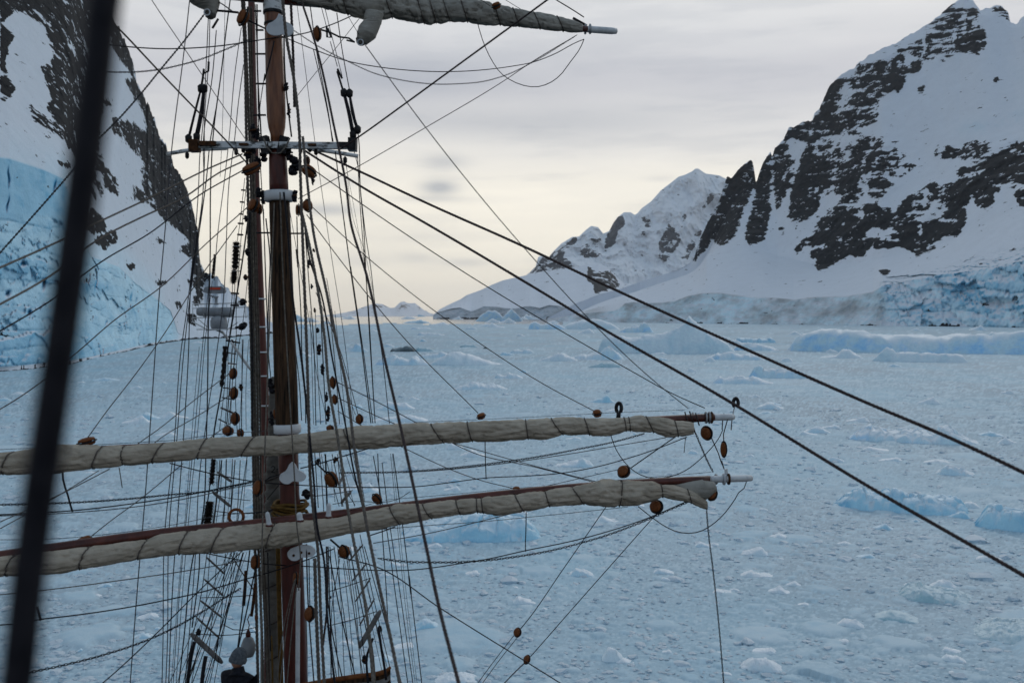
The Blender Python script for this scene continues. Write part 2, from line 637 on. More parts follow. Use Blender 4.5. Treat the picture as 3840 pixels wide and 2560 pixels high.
# ------------------------------------------------------------------ right-hand mountain
RB = [(2050, 3300), (2400, 2850), (2916, 2350), (3306, 2000), (3600, 1850), (3840, 1700), (4700, 1300)]
foot = [(x, sea_row(d) + 2, d) for x, d in RB]
front = pt('P', [(2050, 1197), (2110, 1186), (2200, 1174), (2300, 1166)]) + pt('T', [(580, 200), (640, 150), (720, 138), (860, 150), (1000, 146), (1130, 128), (1260, 80), (1400, 55), (1560, 52), (1690, 70), (1850, 92), (2000, 96), (2150, 108), (2290, 120)]) \
    + pt('I', [(850, 980), (1100, 970), (1280, 940), (1350, 890), (1500, 870), (1640, 830), (1900, 800), (2120, 770), (2352, 720)]) + [(4700, 900)]
apron = [(2050, 1195), (2110, 1163), (2161, 1138), (2238, 1108), (2330, 1083), (2430, 1048), (2534, 1016), (2600, 985)] + pt('I', [(100, 640), (400, 620), (720, 690), (890, 805), (1200, 690), (1580, 690), (1900, 540), (2150, 400), (2352, 350)]) + [(4700, 640)]
crest = [(2050, 1194), (2110, 1162), (2161, 1137), (2238, 1107), (2330, 1082), (2430, 1047), (2534, 1015), (2570, 998), (2600, 976), (2621, 906), (2653, 837), (2679, 784), (2705, 732), (2726, 663), (2742, 668), (2784, 622), (2815, 601), (2823, 612),
         (2829, 640), (2834, 686), (2838, 684), (2850, 638), (2869, 596), (2890, 569), (2895, 588), (2906, 554), (2937, 522), (2958, 480), (2995, 469), (3011, 459), (3048, 447), (3053, 422), (3074, 406), (3090, 369), (3111, 322), (3143, 290), (3169, 271),
         (3206, 253), (3227, 227), (3259, 206), (3301, 185), (3354, 163), (3443, 116), (3507, 69), (3570, 16), (3596, 0), (3615, -12), (3646, 0), (3665, 26), (3675, 40), (3718, 32), (3745, 22), (3762, 26), (3783, 53), (3788, 82), (3812, 84), (3840, 63), (3920, 30), (4100, -60), (4700, -300)]
RBx = [q[0] for q in RB]


def dscale(k, extra=()):
    return [(x, d * np.interp(x, [2050, 2600, 3000, 3600, 4700], k)) for x, d in RB]


back = [(2050, 1192), (4700, 1150)]
rows = (44, 120, 165, 30, 8)


def jag(pts, step, amp, seed, x0):
    x = np.arange(pts[0][0], pts[-1][0], step)
    y = np.interp(x, [p[0] for p in pts], [p[1] for p in pts])
    n = fbm(np.stack([x / 34.0, y / 34.0, np.full(len(x), seed)], -1), 5, .68)
    return list(zip(x, y + amp * n * np.clip((x - x0) / 60.0, 0, 1)))


crest = jag(crest, 4.0, 17.0, 1.5, 2600)
low_crest = smooth(crest, 40, 2050, 4700, 48)
low_crest = [(x, max(y + 14, np.interp(x, [q[0] for q in crest], [q[1] for q in crest]) + 2)) for x, y in low_crest]
apron_s = smooth(apron, 110, 2050, 4700)
apron_s = [(x, max(y, np.interp(x, [q[0] for q in low_crest], [q[1] for q in low_crest]) + 1)) for x, y in apron_s]
ka, kc = np.array([1.03, 1.30, 1.30, 1.25, 1.25]), np.array([1.05, 1.42, 1.55, 1.85, 1.9])
px, py, d, band = loft(2052, 4250, 760, [
    ([q[0] for q in foot], [q[1] for q in foot], [q[2] for q in foot]),
    curve(front, dscale([1.01, 1.03, 1.03, 1.05, 1.05])),
    curve(apron_s, dscale(list(ka))),
    curve(low_crest, dscale(list(ka * .08 + kc * .92))),
    curve(crest, dscale([1.05, 1.42, 1.55, 1.85, 1.9])),
    curve(back, dscale([1.5, 1.9, 2.1, 2.5, 2.5]))], rows)
Hh = lambda *p: list(p)
ROCK_R = [('H', p, v) for p, v in [
    ([(1000, 570), (1200, 430), (1420, 420), (1500, 560), (1340, 720), (1310, 870), (1150, 930), (930, 960), (860, 900), (950, 700)], .43), ([(1700, 60), (1830, 20), (1990, 20), (2090, 220), (2085, 360), (1850, 400), (1620, 450), (1490, 370), (1600, 270)], .43),
    ([(880, 960), (1100, 930), (1400, 970), (1600, 1190), (1420, 1340), (880, 1340)], .42), ([(1900, 1020), (2300, 960), (2352, 1340), (1850, 1340)], .44),
    ([(1840, 40), (1900, 60), (1910, 150), (1840, 180), (1760, 230), (1720, 200), (1740, 150), (1830, 90)], .62),
    ([(1990, 30), (2038, 90), (2020, 120), (1970, 110)], .9), ([(1940, 130), (1985, 140), (1975, 220), (1935, 210)], .9),
    ([(1850, 230), (1960, 230), (2010, 195), (2070, 215), (2085, 330), (2040, 350), (1985, 345), (1930, 375), (1870, 350), (1845, 300)], .82),
    ([(1990, 365), (2045, 365), (2040, 400), (1990, 405)], .9), ([(2110, 50), (2200, 38), (2250, 90), (2250, 160), (2215, 130), (2140, 84)], 1),
    ([(1450, 345), (1500, 350), (1510, 430), (1500, 470), (1530, 460), (1520, 540), (1500, 600), (1460, 680), (1430, 640), (1400, 660), (1330, 650), (1340, 580), (1400, 480), (1410, 420), (1450, 400)], .95),
    ([(1540, 440), (1590, 425), (1620, 450), (1620, 500), (1545, 540), (1530, 500)], .9), ([(1620, 420), (1780, 330), (1770, 370), (1650, 445)], .6),
    ([(1510, 330), (1600, 290), (1590, 320), (1520, 350)], .6), ([(1630, 350), (1710, 305), (1700, 325), (1640, 360)], .7),
    ([(1750, 430), (1800, 360), (1870, 410), (1810, 405), (1780, 470)], .75), ([(1580, 670), (1600, 610), (1650, 605), (1655, 640), (1610, 680)], .9),
    ([(1630, 580), (1700, 520), (1690, 560), (1640, 590)], .6), ([(1160, 440), (1380, 425), (1390, 465), (1340, 555), (1220, 560), (1170, 540)], .74),
    ([(1100, 580), (1320, 580), (1320, 640), (1200, 660), (1110, 640)], .74), ([(1030, 545), (1080, 570), (1030, 620), (1050, 690), (990, 770), (890, 775), (920, 700), (960, 610)], 1),
    ([(1060, 700), (1190, 650), (1250, 680), (1200, 780), (1130, 770)], .68), ([(1280, 690), (1340, 690), (1320, 730), (1200, 790)], .58),
    ([(890, 780), (970, 790), (1060, 830), (1160, 800), (1170, 850), (1110, 920), (1050, 955), (980, 950), (930, 910), (840, 930), (850, 830)], .9),
    ([(1170, 820), (1300, 810), (1310, 850), (1280, 865), (1170, 870)], .66), ([(1040, 750), (1110, 740), (1070, 780)], .6),
    ([(670, 910), (760, 880), (855, 840), (840, 930), (800, 1000), (760, 1020), (700, 980), (640, 1020), (640, 960)], .85), ([(570, 1050), (640, 1010), (690, 1040), (640, 1080), (560, 1090)], .85),
    ([(840, 940), (900, 930), (870, 1040), (920, 1110), (920, 1180), (880, 1340), (700, 1340), (710, 1250), (750, 1150)], .95), ([(990, 990), (1000, 1030), (960, 1075), (920, 1070)], .8),
    ([(1130, 1050), (1230, 965), (1280, 990), (1350, 1000), (1360, 1050), (1300, 1110), (1250, 1190), (1180, 1200), (1130, 1260), (1040, 1260), (1030, 1190), (1100, 1130)], .95),
    ([(880, 1200), (990, 1150), (1000, 1190), (960, 1240), (990, 1340), (850, 1340)], .9), ([(1180, 1180), (1330, 1150), (1560, 1180), (1550, 1210), (1440, 1240), (1400, 1340), (1180, 1340)], .72),
    ([(1360, 1010), (1480, 1000), (1470, 1020), (1370, 1030)], .5), ([(1380, 1100), (1640, 1105), (1620, 1125), (1390, 1130)], .5),
    ([(1700, 1080), (1760, 1020), (1740, 1110), (1715, 1115)], .8), ([(1760, 1080), (1800, 1020), (1890, 1060), (1895, 1120), (1760, 1140)], .85), ([(1930, 1050), (2080, 1000), (2160, 1010), (2060, 1055)], .85),
    ([(2120, 560), (2160, 520), (2190, 560), (2150, 610)], .7), ([(2180, 690), (2240, 680), (2255, 730), (2230, 735)], .75), ([(2020, 530), (2100, 528), (2090, 540), (2030, 540)], .6),
    ([(420, 1120), (450, 1260), (450, 1340), (225, 1340), (255, 1270), (340, 1175)], .92), ([(550, 1075), (570, 1130), (560, 1340), (445, 1340), (465, 1210), (505, 1120)], .98),
    ([(565, 1090), (640, 1060), (700, 1100), (720, 1180), (690, 1340), (565, 1340)], .66), ([(1850, 1230), (1960, 1190), (1980, 1340), (1910, 1340)], .95),
    ([(1980, 1180), (2060, 1180), (2060, 1340), (1990, 1340)], .85), ([(2080, 1150), (2200, 1070), (2352, 1000), (2500, 980), (2700, 1100), (2600, 1340), (2060, 1340)], .9)]]
ROCK_R += [('I', p, v) for p, v in [
    ([(900, 60), (1400, 0), (1560, 60), (1320, 330), (900, 440), (860, 380)], .43), ([(1380, 420), (1500, 300), (1700, 150), (1900, 150), (1820, 420), (1500, 620), (1280, 560)], .44),
    ([(230, 100), (425, 0), (445, 160), (430, 230), (370, 320), (330, 480), (280, 570), (200, 610), (140, 590), (130, 550), (160, 480), (155, 350), (195, 250)], .93),
    ([(140, 340), (155, 440), (125, 560), (125, 610), (0, 720), (-40, 690), (30, 570), (90, 440)], 1),
    ([(480, 100), (520, 0), (565, 0), (565, 100), (545, 220), (555, 380), (530, 440), (525, 510), (510, 560), (430, 620), (390, 610), (355, 550), (370, 470), (390, 390), (430, 270), (440, 190)], .98),
    ([(575, 0), (740, 0), (720, 120), (690, 190), (640, 290), (600, 370), (575, 380)], .68),
    ([(750, 0), (1000, 0), (985, 130), (960, 210), (910, 340), (850, 390), (770, 450), (720, 500), (700, 430), (660, 410), (690, 300), (690, 190), (740, 100)], .95),
    ([(540, 510), (580, 470), (585, 500), (550, 530)], .9), ([(600, 480), (640, 460), (670, 500), (640, 530), (605, 510)], .9),
    ([(1040, 40), (1130, 20), (1170, 0), (1390, 0), (1440, 200), (1330, 200), (1260, 200), (1190, 160), (1100, 250), (1040, 300), (1000, 260), (1010, 150)], .84),
    ([(1050, 260), (1180, 200), (1210, 270), (1120, 310)], .8),
    ([(870, 440), (1020, 375), (1100, 360), (1290, 310), (1340, 350), (1410, 340), (1400, 420), (1370, 480), (1260, 490), (1220, 540), (1440, 600), (1430, 625), (1250, 640), (1200, 690), (1150, 690), (1110, 670), (1010, 740), (890, 805), (860, 740), (890, 690), (840, 690), (830, 640), (800, 620), (720, 690), (710, 650), (760, 580), (860, 520)], .95),
    ([(1450, 340), (1560, 220), (1650, 180), (1650, 330), (1580, 370), (1480, 375)], .9), ([(1670, 180), (1730, 170), (1760, 210), (1700, 320), (1660, 350)], .85),
    ([(1410, 470), (1560, 405), (1620, 430), (1740, 410), (1800, 400), (1810, 200), (1870, 170), (1900, 200), (1850, 80), (1940, 50), (1975, 130), (1970, 290), (1940, 350), (1950, 420), (1905, 520), (1860, 550), (1780, 540), (1720, 590), (1720, 640), (1580, 690), (1560, 650), (1440, 610), (1480, 520)], .93),
    ([(1990, 40), (2050, 30), (2060, 120), (2150, 280), (2140, 310), (2060, 370), (2010, 330), (1980, 250)], .85), ([(2060, 110), (2100, 60), (2240, 0), (2352, 0), (2352, 40), (2280, 140), (2200, 130), (2200, 190), (2140, 260), (2080, 220)], .9),
    ([(2270, 220), (2352, 100), (2500, 60), (2600, 200), (2500, 380), (2352, 345), (2300, 300)], .9), ([(1310, 780), (1400, 785), (1405, 810), (1350, 828)], 1)]]
# gullies of snow between the towers
ROCK_R += [('I', p, 0.0) for p in [[(438, 180), (452, 200), (395, 400), (372, 470), (360, 540), (340, 540), (370, 400), (380, 320)], [(555, 0), (568, 0), (572, 240), (566, 380), (552, 380), (556, 240)], [(744, 0), (752, 30), (700, 180), (680, 280), (655, 280), (690, 170)], [(815, 140), (828, 140), (836, 330), (826, 330)],
                                  [(1648, 180), (1664, 190), (1652, 330), (1630, 340)], [(1612, 420), (1624, 420), (1620, 540), (1610, 540)], [(900, 250), (1060, 240), (1030, 290), (960, 340), (900, 400)]]]
ROCK_R = [(g_, p_, v_ + .09 if .4 < v_ < .8 else v_) for g_, p_, v_ in ROCK_R]
gR = blur(raster(ROCK_R), 1)
gRw = blur(gR, 5)
mk = sample(gR, px, py)
mkw = sample(gRw, px, py)
w0 = at(px, py, d).reshape(-1, 3)
strat = (w0[:, 2] + .30 * w0[:, 0]) / 34.0 + 1.3 * fbm(w0 / 190.0, 3)
sfr = (strat - np.floor(strat)).reshape(d.shape)
nA = fbm(np.stack([(w0[:, 0] - .5 * w0[:, 2]) / 62., w0[:, 1] / 140., (w0[:, 2] + .35 * w0[:, 0]) / 26.], -1), 5, .68).reshape(d.shape)
mkm = .55 * mk + .45 * sample(blur(gR, 2), px, py)
nR = fbm(w0 / 240.0, 6, .55, True).reshape(d.shape)
nS = fbm(w0 / 420.0, 4, .45).reshape(d.shape)
up = sstep(1.85, 2.15, band)
rockv = (mkm - .5) * 1.55 + 1.9 * nA - .42 * sstep(.72, .95, sfr) * (mkw < .96) + .16
gv = fbm(np.stack([(w0[:, 0] - .45 * w0[:, 2]) / 62., w0[:, 1] / 260., (w0[:, 2] + .4 * w0[:, 0]) / 330.], -1), 4, .6, True).reshape(d.shape)
rockv -= .75 * (1 - mkm) ** 2 + .62 * sstep(.60, .86, gv)
rock = np.clip(.5 + rockv * .85, 0, .90) * (band > 1.2)
rock = np.where(band > 4.02, 1.0, rock)
# ice front and serac field
ser = sstep(3270, 3330, px) * (1 - sstep(1.15, 1.45, band))
icew = (band < 1.02) * 1.0
ice = np.clip(np.maximum(icew * .95, ser * sstep(-.30, .25, fbm(w0 / 70.0, 4).reshape(d.shape) + .18)), 0, 1)
c1, c2, cr = (q.reshape(d.shape) for q in cells(np.stack([w0[:, 0] / 74.0 + .5 * fbm(w0 / 60., 4), w0[:, 2] / 52.0 + .45 * fbm(w0 / 50. + 5, 4)], -1), 3))
e1, e2, er = (q.reshape(d.shape) for q in cells(np.stack([w0[:, 0] / 30.0 + .5 * fbm(w0 / 24., 3), w0[:, 2] / 23.0], -1), 5))
crack = .30 * sstep(.16, .02, c2 - c1) * sstep(.45, .6, cr)
vf = sstep(.62, .86, fbm(np.stack([w0[:, 0] / 16., w0[:, 1] / 60., w0[:, 2] / 55.], -1), 4, .55, True)).reshape(d.shape)
nI = fbm(w0 / 55.0, 5, .6).reshape(d.shape)
blue = ice * np.clip(ser * (.22 * (er > .58) + .24 * (cr > .6) + .24 * sstep(.08, .02, e2 - e1)) + vf * .30 * ser + sstep(.10, .40, nI + .15 * (ser - .4)) * (.20 + .35 * ser) + (.55 * np.exp(-((px - 3620) / 60) ** 2 - ((py - 1085) / 50) ** 2) + .5 * np.exp(-((px - 3400) / 70) ** 2 - ((py - 1170) / 40) ** 2)), 0, 1)
hang = np.exp(-((px - 3680) / 95) ** 2 - ((py - 480) / 45) ** 2) + np.exp(-((px - 3800) / 70) ** 2 - ((py - 430) / 60) ** 2) + .6 * np.exp(-((px - 3800) / 60) ** 2 - ((py - 280) / 50) ** 2)
ice = np.maximum(ice, np.clip(hang, 0, 1) * .7 * (rock < .5))
blue = np.maximum(blue, np.clip(hang, 0, 1) * .30)
dirt = icew * (1 - sstep(3290, 3340, px)) * np.clip(.42 + 1.5 * fbm(w0 * (1 / 70., 1 / 90., 1 / 34.), 5, .65).reshape(d.shape) - .35 * sstep(2705, 2735, px) * sstep(2830, 2790, px), 0, .92)
dirt = np.maximum(dirt, .55 * np.exp(-((px - 2225) / 55) ** 2 - ((py - 1165) / 22) ** 2) * (band < 1.6))
rock = np.maximum(rock, (band < .09 * np.clip(fbm(w0 / 60., 5, .6).reshape(d.shape) * 3, 0, 1)) * 1.0)
gul = fbm(np.stack([(w0[:, 0] - .35 * w0[:, 2]) / 46., w0[:, 1] / 400., w0[:, 2] / 420.], -1), 4, .55).reshape(d.shape)
rel = (1 - mkw) * gul * 9 * sstep(1.3, 1.9, band) + mkw * (nR - .35) * 62 * up + (1 - mkw) * nS * 22 * sstep(1.0, 1.6, band) + rock * (nA * 12 + (sfr - .5) * 9) * up
rel += ser * (30 * (cr - .5) + 11 * (er - .5) - sstep(.10, .02, e2 - e1) * 4 - vf * 5 + nI * 9) + icew * (nI * 20 + (1 - e1) * 6)
d2 = d * (1 - np.where(band > 3.98, .25, 1) * rel / d)
py2 = py + np.where((band > 3.9) & (band <= 4.01), 0, 0) - rock * up * np.clip(nA, -1, 1) * 2.2
finish_land('mountain_slope', px, py2, d2, land_mat('mountain_snow_rock', scale=.03, ice=(.58, .74, .83), deep=(.16, .46, .66)), dict(rock=rock, ice=ice, blue=blue, dirt=dirt))

# ------------------------------------------------------------------ left-hand mountain and ice cliff
wl = [(-900, 1560), (-400, 1480), (0, 1393)] + pt('F', [(130, 1550), (300, 1530), (540, 1475), (640, 1450), (800, 1425)]) + pt('S', [(1000, 900), (1600, 840)]) + [(1060, 1247)]
wx = [q[0] for q in wl]
wd = [float(sea_dist(q[1])) for q in wl]
WD = list(zip(wx, wd))
shore = [(q[0], q[1] + 1) for q in wl]
shore2 = [(q[0], q[1] - np.interp(q[0], [-900, 0, 480, 560, 900, 1060], [3, 4, 7, 7, 9, 8])) for q in wl]
icetop = [(-900, 520), (-400, 560), (0, 589), (36, 594), (170, 638), (236, 668), (262, 730), (300, 860), (339, 960), (446, 1000), (509, 1062), (571, 1107), (640, 1165), (668, 1250), (700, 1262), (860, 1252), (1060, 1234)]
ridge = [(-900, -1250), (-400, -900), (0, -500), (250, -180), (380, -20), (429, 80), (482, 179), (500, 250), (513, 312), (536, 348), (571, 429), (585, 480), (603, 518), (630, 570), (652, 607), (675, 660), (696, 696), (708, 730), (719, 768), (735, 840), (746, 893), (744, 930), (748, 964),
         (759, 1002), (797, 1030), (832, 1059), (868, 1092), (907, 1125), (936, 1149), (1000, 1205), (1060, 1236)]


ridge = jag(ridge, 2.0, 60.0, 7.5, 380)


def wdk(xs, ks):
    return [(x, q * np.interp(x, xs, ks)) for x, q in WD]


px, py, d, band = loft(-700, 1058, 600, [
    (wx, [q[1] for q in shore], wd), (wx, [q[1] for q in shore2], [q * 1.004 for q in wd]),
    curve(icetop, wdk([-900, 0, 300, 660, 1060], [1.04, 1.06, 1.15, 1.02, 1.01])),
    curve(ridge, wdk([-900, 0, 429, 719, 800, 1060], [2.3, 2.1, 1.95, 1.42, 1.25, 1.02])),
    curve([(-900, 1100), (1060, 1240)], wdk([-900, 0, 1060], [3.2, 3.0, 1.3]))], (4, 150, 250, 8))
ROCK_L = [('F', p, v) for p, v in [
    ([(480, 70), (545, 200), (580, 350), (645, 480), (680, 580), (735, 680), (785, 780), (810, 860), (840, 1000), (838, 1080), (852, 1130), (855, 1290), (835, 1260), (800, 1010), (700, 930), (650, 870), (640, 780), (600, 680), (560, 600), (470, 560), (470, 500), (560, 510), (620, 560), (600, 470), (560, 400), (520, 330), (560, 330), (500, 250), (470, 200), (430, 70)], .92),
    ([(590, 690), (640, 760), (650, 870), (700, 930), (650, 880), (560, 830), (540, 770), (600, 800)], .62),
    ([(470, 490), (560, 520), (620, 640), (600, 680), (520, 600)], .70),
    ([(180, 90), (440, 40), (440, 330), (420, 560), (400, 850), (330, 720), (310, 640), (240, 560), (200, 450), (210, 380), (160, 280), (220, 260)], .70),
    ([(0, 0), (410, 0), (410, 150), (200, 130), (100, 60), (60, 60), (0, 100)], .70), ([(0, 90), (60, 150), (40, 200), (20, 260), (65, 380), (45, 420), (0, 435)], .78),
    ([(-600, -900), (250, -330), (440, 40), (300, 60), (0, 40), (-300, 100), (-700, 0)], .72), ([(-500, 100), (-200, 60), (-60, 200), (-100, 420), (-300, 500)], .7),
    ([(120, 430), (190, 440), (240, 560), (200, 600), (120, 500)], .52), ([(230, 665), (300, 690), (310, 720), (240, 690)], .8), ([(340, 600), (440, 640), (440, 830), (400, 860), (350, 760)], .60),
    ([(380, 870), (440, 920), (450, 970), (390, 980), (340, 940)], .9), ([(400, 1000), (490, 960), (495, 1010), (440, 1055), (390, 1020)], .85), ([(430, 400), (495, 450), (440, 450)], .75), ([(440, 690), (500, 740), (500, 830), (440, 790)], .58),
    ([(520, 680), (560, 690), (530, 700)], .7), ([(545, 760), (580, 780), (560, 790)], .7), ([(650, 985), (715, 1030), (660, 1025)], .8), ([(740, 1040), (805, 1020), (800, 1090)], .85),
    ([(525, 1105), (580, 1105), (550, 1140)], .85), ([(640, 1175), (715, 1185), (660, 1205)], .85)]]
ROCK_L += [('S', p, v) for p, v in [
    ([(560, 0), (700, 0), (800, 90), (830, 200), (760, 180), (700, 260), (720, 460), (600, 510), (580, 350), (640, 300), (500, 200), (460, 180), (600, 120)], .84), ([(340, 300), (420, 260), (445, 320), (380, 310)], .9), ([(390, 370), (440, 370), (440, 410)], .9), ([(330, 440), (450, 450), (440, 550), (380, 530)], .72),
    ([(500, 560), (620, 580), (650, 690), (600, 780), (500, 720)], .58), ([(780, 350), (840, 370), (860, 420), (800, 400)], .8), ([(620, 870), (690, 860), (690, 900), (630, 905)], .9), ([(530, 820), (600, 830), (590, 890), (520, 900)], .7), ([(980, 400), (1080, 430), (1060, 450)], .7), ([(1100, 430), (1280, 420), (1250, 500), (1120, 480)], .8),
    ([(900, 420), (960, 480), (930, 500)], .7), ([(1560, 700), (1600, 760), (1570, 760)], .8)]]
gL = blur(raster(ROCK_L), 1)
gLw = blur(gL, 5)
mk, mkw = sample(gL, px, py), sample(gLw, px, py)
w0 = at(px, py, d).reshape(-1, 3)
sh = d.shape
nA = fbm(np.stack([(w0[:, 0] + .6 * w0[:, 2]) / 13., w0[:, 1] / 40., (w0[:, 2] - .6 * w0[:, 0]) / 20.], -1), 5, .66).reshape(sh)
mkm = .55 * mk + .45 * sample(blur(gL, 2), px, py)
nR = fbm(w0 / 70.0, 6, .55, True).reshape(sh)
nS = fbm(w0 / 130.0, 4, .45).reshape(sh)
rockv = (mkm - .5) * 1.5 + 2.1 * nA - .75 * (1 - mkm) ** 2 + .24
rock = np.clip(.5 + rockv * .85, 0, .90) * (band > 2.02)
rock = np.where(band < 1.02, np.where(band < .35 + 1.6 * np.clip(fbm(np.stack([px.ravel() / 26., px.ravel() * 0, px.ravel() * 0 + 4], -1), 4, .6).reshape(sh) + .25, 0, 1), 1.0, 0.0), rock)
nI = fbm(w0 * (1 / 14., 1 / 20., 1 / 9.), 5, .6).reshape(sh)
ic = ((band >= 1.02) & (band < 2.0)) * sstep(705, 640, px)
ic = np.maximum(ic, sstep(.18, .0, band - 2.0) * (band >= 2) * sstep(640, 560, px) * .5)
tall = sstep(262, 236, px)
c1, c2, cr = (q.reshape(sh) for q in cells(np.stack([w0[:, 0] / 18. + .5 * fbm(w0 / 22., 3), w0[:, 2] / 14. + .5 * fbm(w0 / 14. + 5, 3)], -1), 3))
e1, e2, er = (q.reshape(sh) for q in cells(np.stack([w0[:, 0] / 6.4 + .45 * fbm(w0 / 7., 3), w0[:, 2] / 5.0], -1), 5))
crack = .30 * sstep(.15, .02, c2 - c1) * sstep(.45, .6, cr)
smoothface = tall * sstep(830, 800, py)           # the clean upper face at the left edge
blue = ic * np.clip(.14 + (1 - smoothface) * (.16 * (er > .62) + .17 * (cr > .62) + .20 * sstep(.08, .02, e2 - e1) * (px < 660)) + .06 * np.sin(w0[:, 2].reshape(sh) / 1.7 + 2 * nI) * (py > 800) + .30 * smoothface + sstep(.0, .5, nI) * .35 + crack * .35 * (1 - smoothface) - .25 * sstep(1.7, 2.0, band) * (1 - tall) - .25 * sstep(330, 480, px), 0, 1)
slot = .8 * np.exp(-((px - 36 + (py - 600) * .05 + 3 * np.sin(py / 31.) + 2 * np.sin(py / 11.)) / 3.2) ** 2) * sstep(590, 612, py) * sstep(825, 760, py) * (.55 + .45 * np.sin(py / 17.))
for (sx, sy, sw, shh) in [(165, 1062, 6, 22), (492, 1112, 4, 18), (360, 1070, 4, 20), (512, 1122, 3, 10), (204, 700, 4, 24), (86, 990, 10, 8), (246, 930, 5, 30), (28, 1100, 8, 10), (398, 1210, 4, 10), (110, 1170, 7, 12)]:
    slot = np.maximum(slot, np.exp(-((px - sx + (py - sy) * .2) / sw) ** 2 - ((py - sy) / shh) ** 2))
blue = np.clip(blue + slot * .9 * ic, 0, 1)
gul = fbm(np.stack([(w0[:, 0] - .5 * w0[:, 2]) / 13., w0[:, 1] / 120., w0[:, 2] / 120.], -1), 4, .55).reshape(sh)
rel = mkw * (nR - .35) * 17 + (1 - mkw) * (nS * 7 + gul * 2.6) + rock * nA * 5
rel = rel * (band > 2.03) * np.clip((band - 2.03) * 8, 0, 1)
rel += ic * (1 - smoothface * .85) * (6 * (cr - .5) - crack * 2 + 2.2 * (er - .5) - sstep(.10, .02, e2 - e1) * 1 + nI * 3.5) - slot * 5 * ic
rel = np.where(band < 1.02, nA * 1.5, rel)
d2 = d * (1 - np.where(band > 2.98, .2, 1) * rel / d)
py2 = py - rock * (band > 2.1) * np.clip(nA, -1, 1) * 2.5
finish_land('mountain_cliff', px, py2, d2, land_mat('cliff_snow_rock', snow=(.66, .72, .79), scale=.09, ice=(.48, .685, .79), deep=(.08, .36, .58)), dict(rock=rock, ice=ic, blue=blue, dirt=ic * 0))

# ------------------------------------------------------------------ snow dome headland and the peaks behind the channel
dome_crest = pt('G', [(50, 1332), (100, 1290), (180, 1250), (250, 1218), (290, 1190), (400, 1150), (480, 1112), (560, 1080), (730, 1043), (900, 1015), (1100, 985), (1180, 958), (1260, 955), (1330, 985), (1400, 1060), (1450, 1100)]) + [(2420, 1072), (2700, 1070)]
dome_cliff = pt('G', [(50, 1334), (90, 1312), (190, 1285), (250, 1280), (330, 1308), (420, 1270), (520, 1272), (620, 1290), (760, 1268), (830, 1285), (900, 1262), (1000, 1272)]) + [(2200, 1160), (2700, 1165)]
DD = [(1600, 6300), (2000, 5800), (2700, 5400)]
px, py, d, band = loft(1624, 2680, 330, [([1600, 2000, 2700], [sea_row(q[1]) + 2 for q in DD], [q[1] for q in DD]), curve(dome_cliff, [(x, q * 1.01) for x, q in DD]),
                                         curve(dome_crest, [(x, q * 1.25) for x, q in DD]), curve([(1600, 1190), (2700, 1180)], [(x, q * 1.6) for x, q in DD])], (20, 90, 6))
gM = blur(raster([('G', [(1175, 955), (1225, 1005), (1300, 1015), (1350, 1000), (1385, 1040), (1435, 1135), (1300, 1165), (1230, 1185), (1215, 1100), (1175, 1085)], .80), ('G', [(225, 1238), (270, 1205), (340, 1175), (330, 1190), (280, 1215)], .8), ('G', [(1195, 1010), (1240, 1010), (1220, 1080)], .7)]), 1)
mk = sample(gM, px, py)
w0 = at(px, py, d).reshape(-1, 3)
sh = d.shape
nA = fbm(w0 * (1 / 110., 1 / 200., 1 / 90.), 5, .6).reshape(sh)
nS = fbm(w0 / 900., 4, .45).reshape(sh)
rock = np.clip(.5 + ((mk - .5) * 1.5 + 1.5 * nA - .8 * (1 - mk) ** 2) * .9, 0, 1) * (band > 1.05)
rock = np.maximum(rock, (band < .22) * (nA > -.1) * .8)
cl = (band < 1.0) * 1.0
dirt = cl * np.clip(.55 + 1.0 * nA, 0, .9)
d2 = d - cl * nA * 60 - nS * 40 * (band > 1.02) * (band < 2) - rock * nA * 40
finish_land('snow_headland', px, py, d2, land_mat('headland_snow', scale=.012), dict(rock=rock, ice=cl * .7, blue=cl * np.clip(nA, 0, 1) * .4, dirt=dirt))

peak = [(1967, 1037), (1988, 1020), (2008, 1000), (2018, 964), (2039, 954), (2056, 967), (2074, 944), (2105, 913), (2146, 888), (2171, 887), (2197, 862), (2217, 847), (2243, 852), (2262, 876), (2284, 867), (2300, 836), (2314, 816), (2340, 796), (2365, 796), (2380, 806), (2390, 800), (2406, 781), (2442, 755), (2478, 714), (2510, 690), (2544, 663), (2570, 655), (2595, 643), (2607, 633), (2618, 632), (2646, 651), (2697, 658), (2760, 690), (2900, 780), (3100, 1000)]
PD = [(1900, 8200), (2300, 8600), (2650, 9000), (3100, 9000)]
px, py, d, band = loft(1967, 3000, 380, [([1900, 3100], [1189, 1189], [7900, 7900]), curve([(1967, 1060), (2300, 1040), (2600, 1030), (3100, 1060)], [(x, q * .95) for x, q in PD]), curve(peak, [(x, q * 1.08) for x, q in PD]), curve([(1900, 1190), (3100, 1100)], [(x, q * 1.4) for x, q in PD])], (10, 170, 6))
